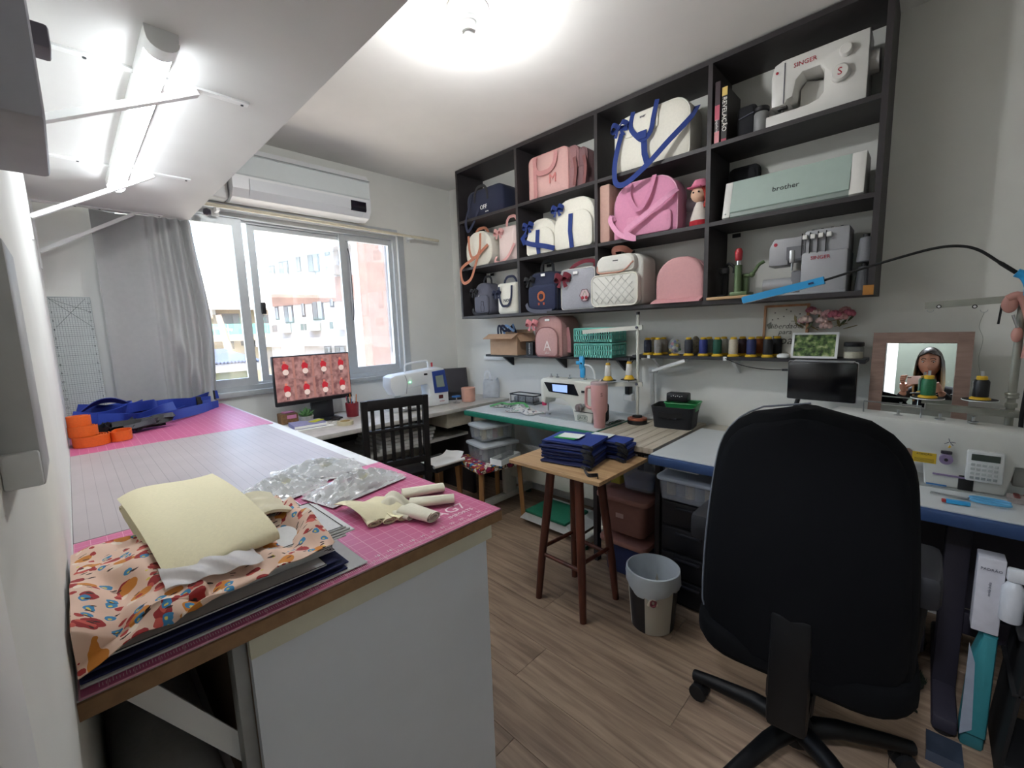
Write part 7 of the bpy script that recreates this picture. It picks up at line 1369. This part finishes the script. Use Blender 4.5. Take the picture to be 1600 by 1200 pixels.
# head shaped onto the neck: sockets, nose, lips, chin
HC = Vector((-.265, -.137, 1.515)); HR = Matrix.Rotation(R(10), 3, 'Z') @ Matrix.Rotation(R(10), 3, 'Y')
def headpt(a, el, k=1.0):
    ca, sa, ce, se = math.cos(a), math.sin(a), math.cos(el), math.sin(el)
    x, y, z = .098*ce*ca, .077*ce*sa, .125*se
    if se < 0: y *= 1-.34*se*se; x *= 1-.12*se*se if ca < 0 else 1
    if ca > 0:
        ad = math.degrees(a); ed = math.degrees(el); gs = lambda m, n, s, q: math.exp(-((ad-m)/s)**2-((ed-n)/q)**2)
        x += .024*gs(0, -13, 7, 9)+.010*gs(0, 2, 6, 13)-.010*gs(24, 6, 11, 8)-.010*gs(-24, 6, 11, 8)+.008*gs(0, -36, 13, 5)+.008*gs(0, -55, 16, 10)+.003*gs(0, 22, 40, 8)
    return HC+HR @ (Vector((x, y, z))*k)
NU, NV = 44, 30; base = len(g.v); g.v += [tuple(headpt(2*PI*i/NU-PI, -PI/2+PI*(j+.5)/NV)) for j in range(NV) for i in range(NU)]
for j in range(NV-1):
    for i in range(NU): g.f.append((base+j*NU+i, base+j*NU+(i+1) % NU, base+(j+1)*NU+(i+1) % NU, base+(j+1)*NU+i)); g.m.append(0)
g.f += [tuple(base+i for i in range(NU))[::-1], tuple(base+(NV-1)*NU+i for i in range(NU))]; g.m += [0, 0]
VR = Matrix.Rotation(R(44.2), 3, 'Z')      # hands and phone face the way the lens looks
def hand(wr, palm, tips, mids, thumb):
    """palm block with four bent fingers and a thumb leaving its side, all grown from the wrist"""
    g.mat(0); wr = VR @ Vector(wr); pc = VR @ Vector(palm); tips = [VR @ Vector(q) for q in tips]; mids = [VR @ Vector(q) for q in mids]; thumb = [VR @ Vector(q) for q in thumb]; g.tube([wr, wr.lerp(pc, .5), pc], [.024, .03, .026], 10)
    for k, (m, tp) in enumerate(zip(mids, tips)):
        m = Vector(m); tp = Vector(tp); r0 = (.0092, .0098, .0094, .008)[k]; g.tube(cat([wr.lerp(pc, .8)+(m-pc)*.2, pc+(m-pc)*.55, m, m.lerp(tp, .55), tp], 3), [r0*1.15]*4+[r0]*5+[r0*.9]*3+[r0*.6], 8)
    th = [Vector(q) for q in thumb]; g.tube(cat(th, 3), [.0125]*4+[.0105]*(3*(len(th)-2)-1)+[.007], 8)
hand((-.055, .075, 1.245), (-.028, .062, 1.305), [(-.003, .010, 1.368), (-.001, .016, 1.352), (0, .020, 1.335), (-.002, .024, 1.318)], [(.006, .050, 1.362), (.008, .052, 1.347), (.008, .052, 1.331), (.006, .050, 1.316)], [(-.045, .055, 1.27), (-.035, .025, 1.282), (-.022, -.005, 1.286), (-.014, -.03, 1.288)])
hand((-.06, -.205, 1.235), (-.03, -.19, 1.30), [(-.003, -.138, 1.366), (-.001, -.144, 1.35), (0, -.148, 1.334), (-.002, -.152, 1.318)], [(.006, -.178, 1.36), (.008, -.18, 1.345), (.008, -.18, 1.33), (.006, -.178, 1.315)], [(-.045, -.185, 1.27), (-.035, -.155, 1.282), (-.022, -.125, 1.286), (-.014, -.10, 1.288)])
body_o = part('body', g, [SKIN, JKT, PNT], pe, world=True, sharp=80)
for s in (-1, 1):
    c = headpt(R(24*s), R(6))+HR @ Vector((-.004, 0, 0)); ey = part('eye', G().ball(c, (.008, .013, .0075), 12, 8), M('#d9d2cc', .2), pe, world=True); part('iris', G().ball(c+HR @ Vector((.0062, -.001, -.002)), (.003, .0055, .0055), 10, 7), M('#2b1d16', .2), ey, world=True)
    part('eyebrow', G().tube(cat([headpt(R(10*s), R(17), 1.01), headpt(R(24*s), R(20), 1.01), headpt(R(38*s), R(16), 1.01)], 4), .0032, 6), M('#2e201a', .8), pe, world=True)
    part('ear', G().ball(headpt(R(92*s), R(0)), (.016, .008, .028), 10, 8), SKIN, pe, world=True)
    part('eyelid', G().tube(cat([headpt(R(14*s), R(8), 1.0), headpt(R(24*s), R(11), 1.0), headpt(R(35*s), R(7), 1.0)], 4), .0022, 6), M('#3a2620', .6), pe, world=True)
part('lips', G().tube(cat([headpt(R(-15), R(-36), 1.0), headpt(R(-6), R(-34), 1.01), headpt(0, R(-35), 1.01), headpt(R(6), R(-34), 1.01), headpt(R(15), R(-36), 1.0)], 4), .0052, 8), M('#9c5048', .45), pe, world=True)
HAIR = bpy.data.materials.new('ombre_hair'); HAIR.use_nodes = True; tt = HAIR.node_tree; bb = tt.nodes['Principled BSDF']; bb.inputs['Roughness'].default_value = .5; tcn = tt.nodes.new('ShaderNodeTexCoord'); sp = tt.nodes.new('ShaderNodeSeparateXYZ'); mr = tt.nodes.new('ShaderNodeMapRange'); mr.inputs[1].default_value = 1.50; mr.inputs[2].default_value = 1.28; rr = tt.nodes.new('ShaderNodeValToRGB'); rr.color_ramp.elements[0].color = (*lin('#2a1c15'), 1); rr.color_ramp.elements[1].color = (*lin('#a3814f'), 1)
nz = tt.nodes.new('ShaderNodeTexNoise'); nz.inputs['Scale'].default_value = 6; tt.links.new(tcn.outputs['Object'], sp.inputs[0]); tt.links.new(sp.outputs[2], mr.inputs[0]); tt.links.new(mr.outputs[0], rr.inputs[0]); tt.links.new(rr.outputs[0], bb.inputs['Base Color'])
def hairf(u, v):
    a = R(62+236*u)          # from one temple round the back to the other
    if v < .42:
        q = v/.42; el = R(88-80*q); p = headpt(a*(1 if q > .15 else 1), el, 1.10); return p
    q = (v-.42)/.58; p0 = headpt(a, R(8), 1.10); d = HR @ Vector((math.cos(a), math.sin(a), 0))
    fr_ = abs(u-.5)*2
    return p0+Vector((0, 0, -.36*q))+d*(.012*math.sin(q*PI)+.004*math.sin(u*60))+Vector((.05*q*max(0, fr_-.6)*2, 0, 0))+Vector((0, 0, .0))
part('hair', G().sheet(hairf, 72, 26, .008), HAIR, pe, world=True, sharp=80)
part('fringe', G().sheet(lambda u, v: headpt(R(-75+150*u), R(88-(50-24*abs(u-.5)*-2)*v*.9), 1.07+.02*v), 30, 10, .006), HAIR, pe, world=True, sharp=80)
part('collar', G().lathe([(.062, 0), (.07, .012), (.066, .035), (.058, .038)], 24, (-.325, -.152, 1.322)), JKT, pe, world=True)
ph = thing('phone', 'pink phone with three dark lenses held up at the camera', 'phone', (0, 0, 1.295), R(44.2)); part('case', G().rbox(-.012, -.004, -.138, .012, -.001, .067, .004), M('#d9b3a6', .45), ph)
for k in range(3): part('lens', G().cyl((-.0045, .004-.0115*k, .055), (-.0025, .004-.0115*k, .055), .0045, n=14), M('#0c0c10', .15), ph)
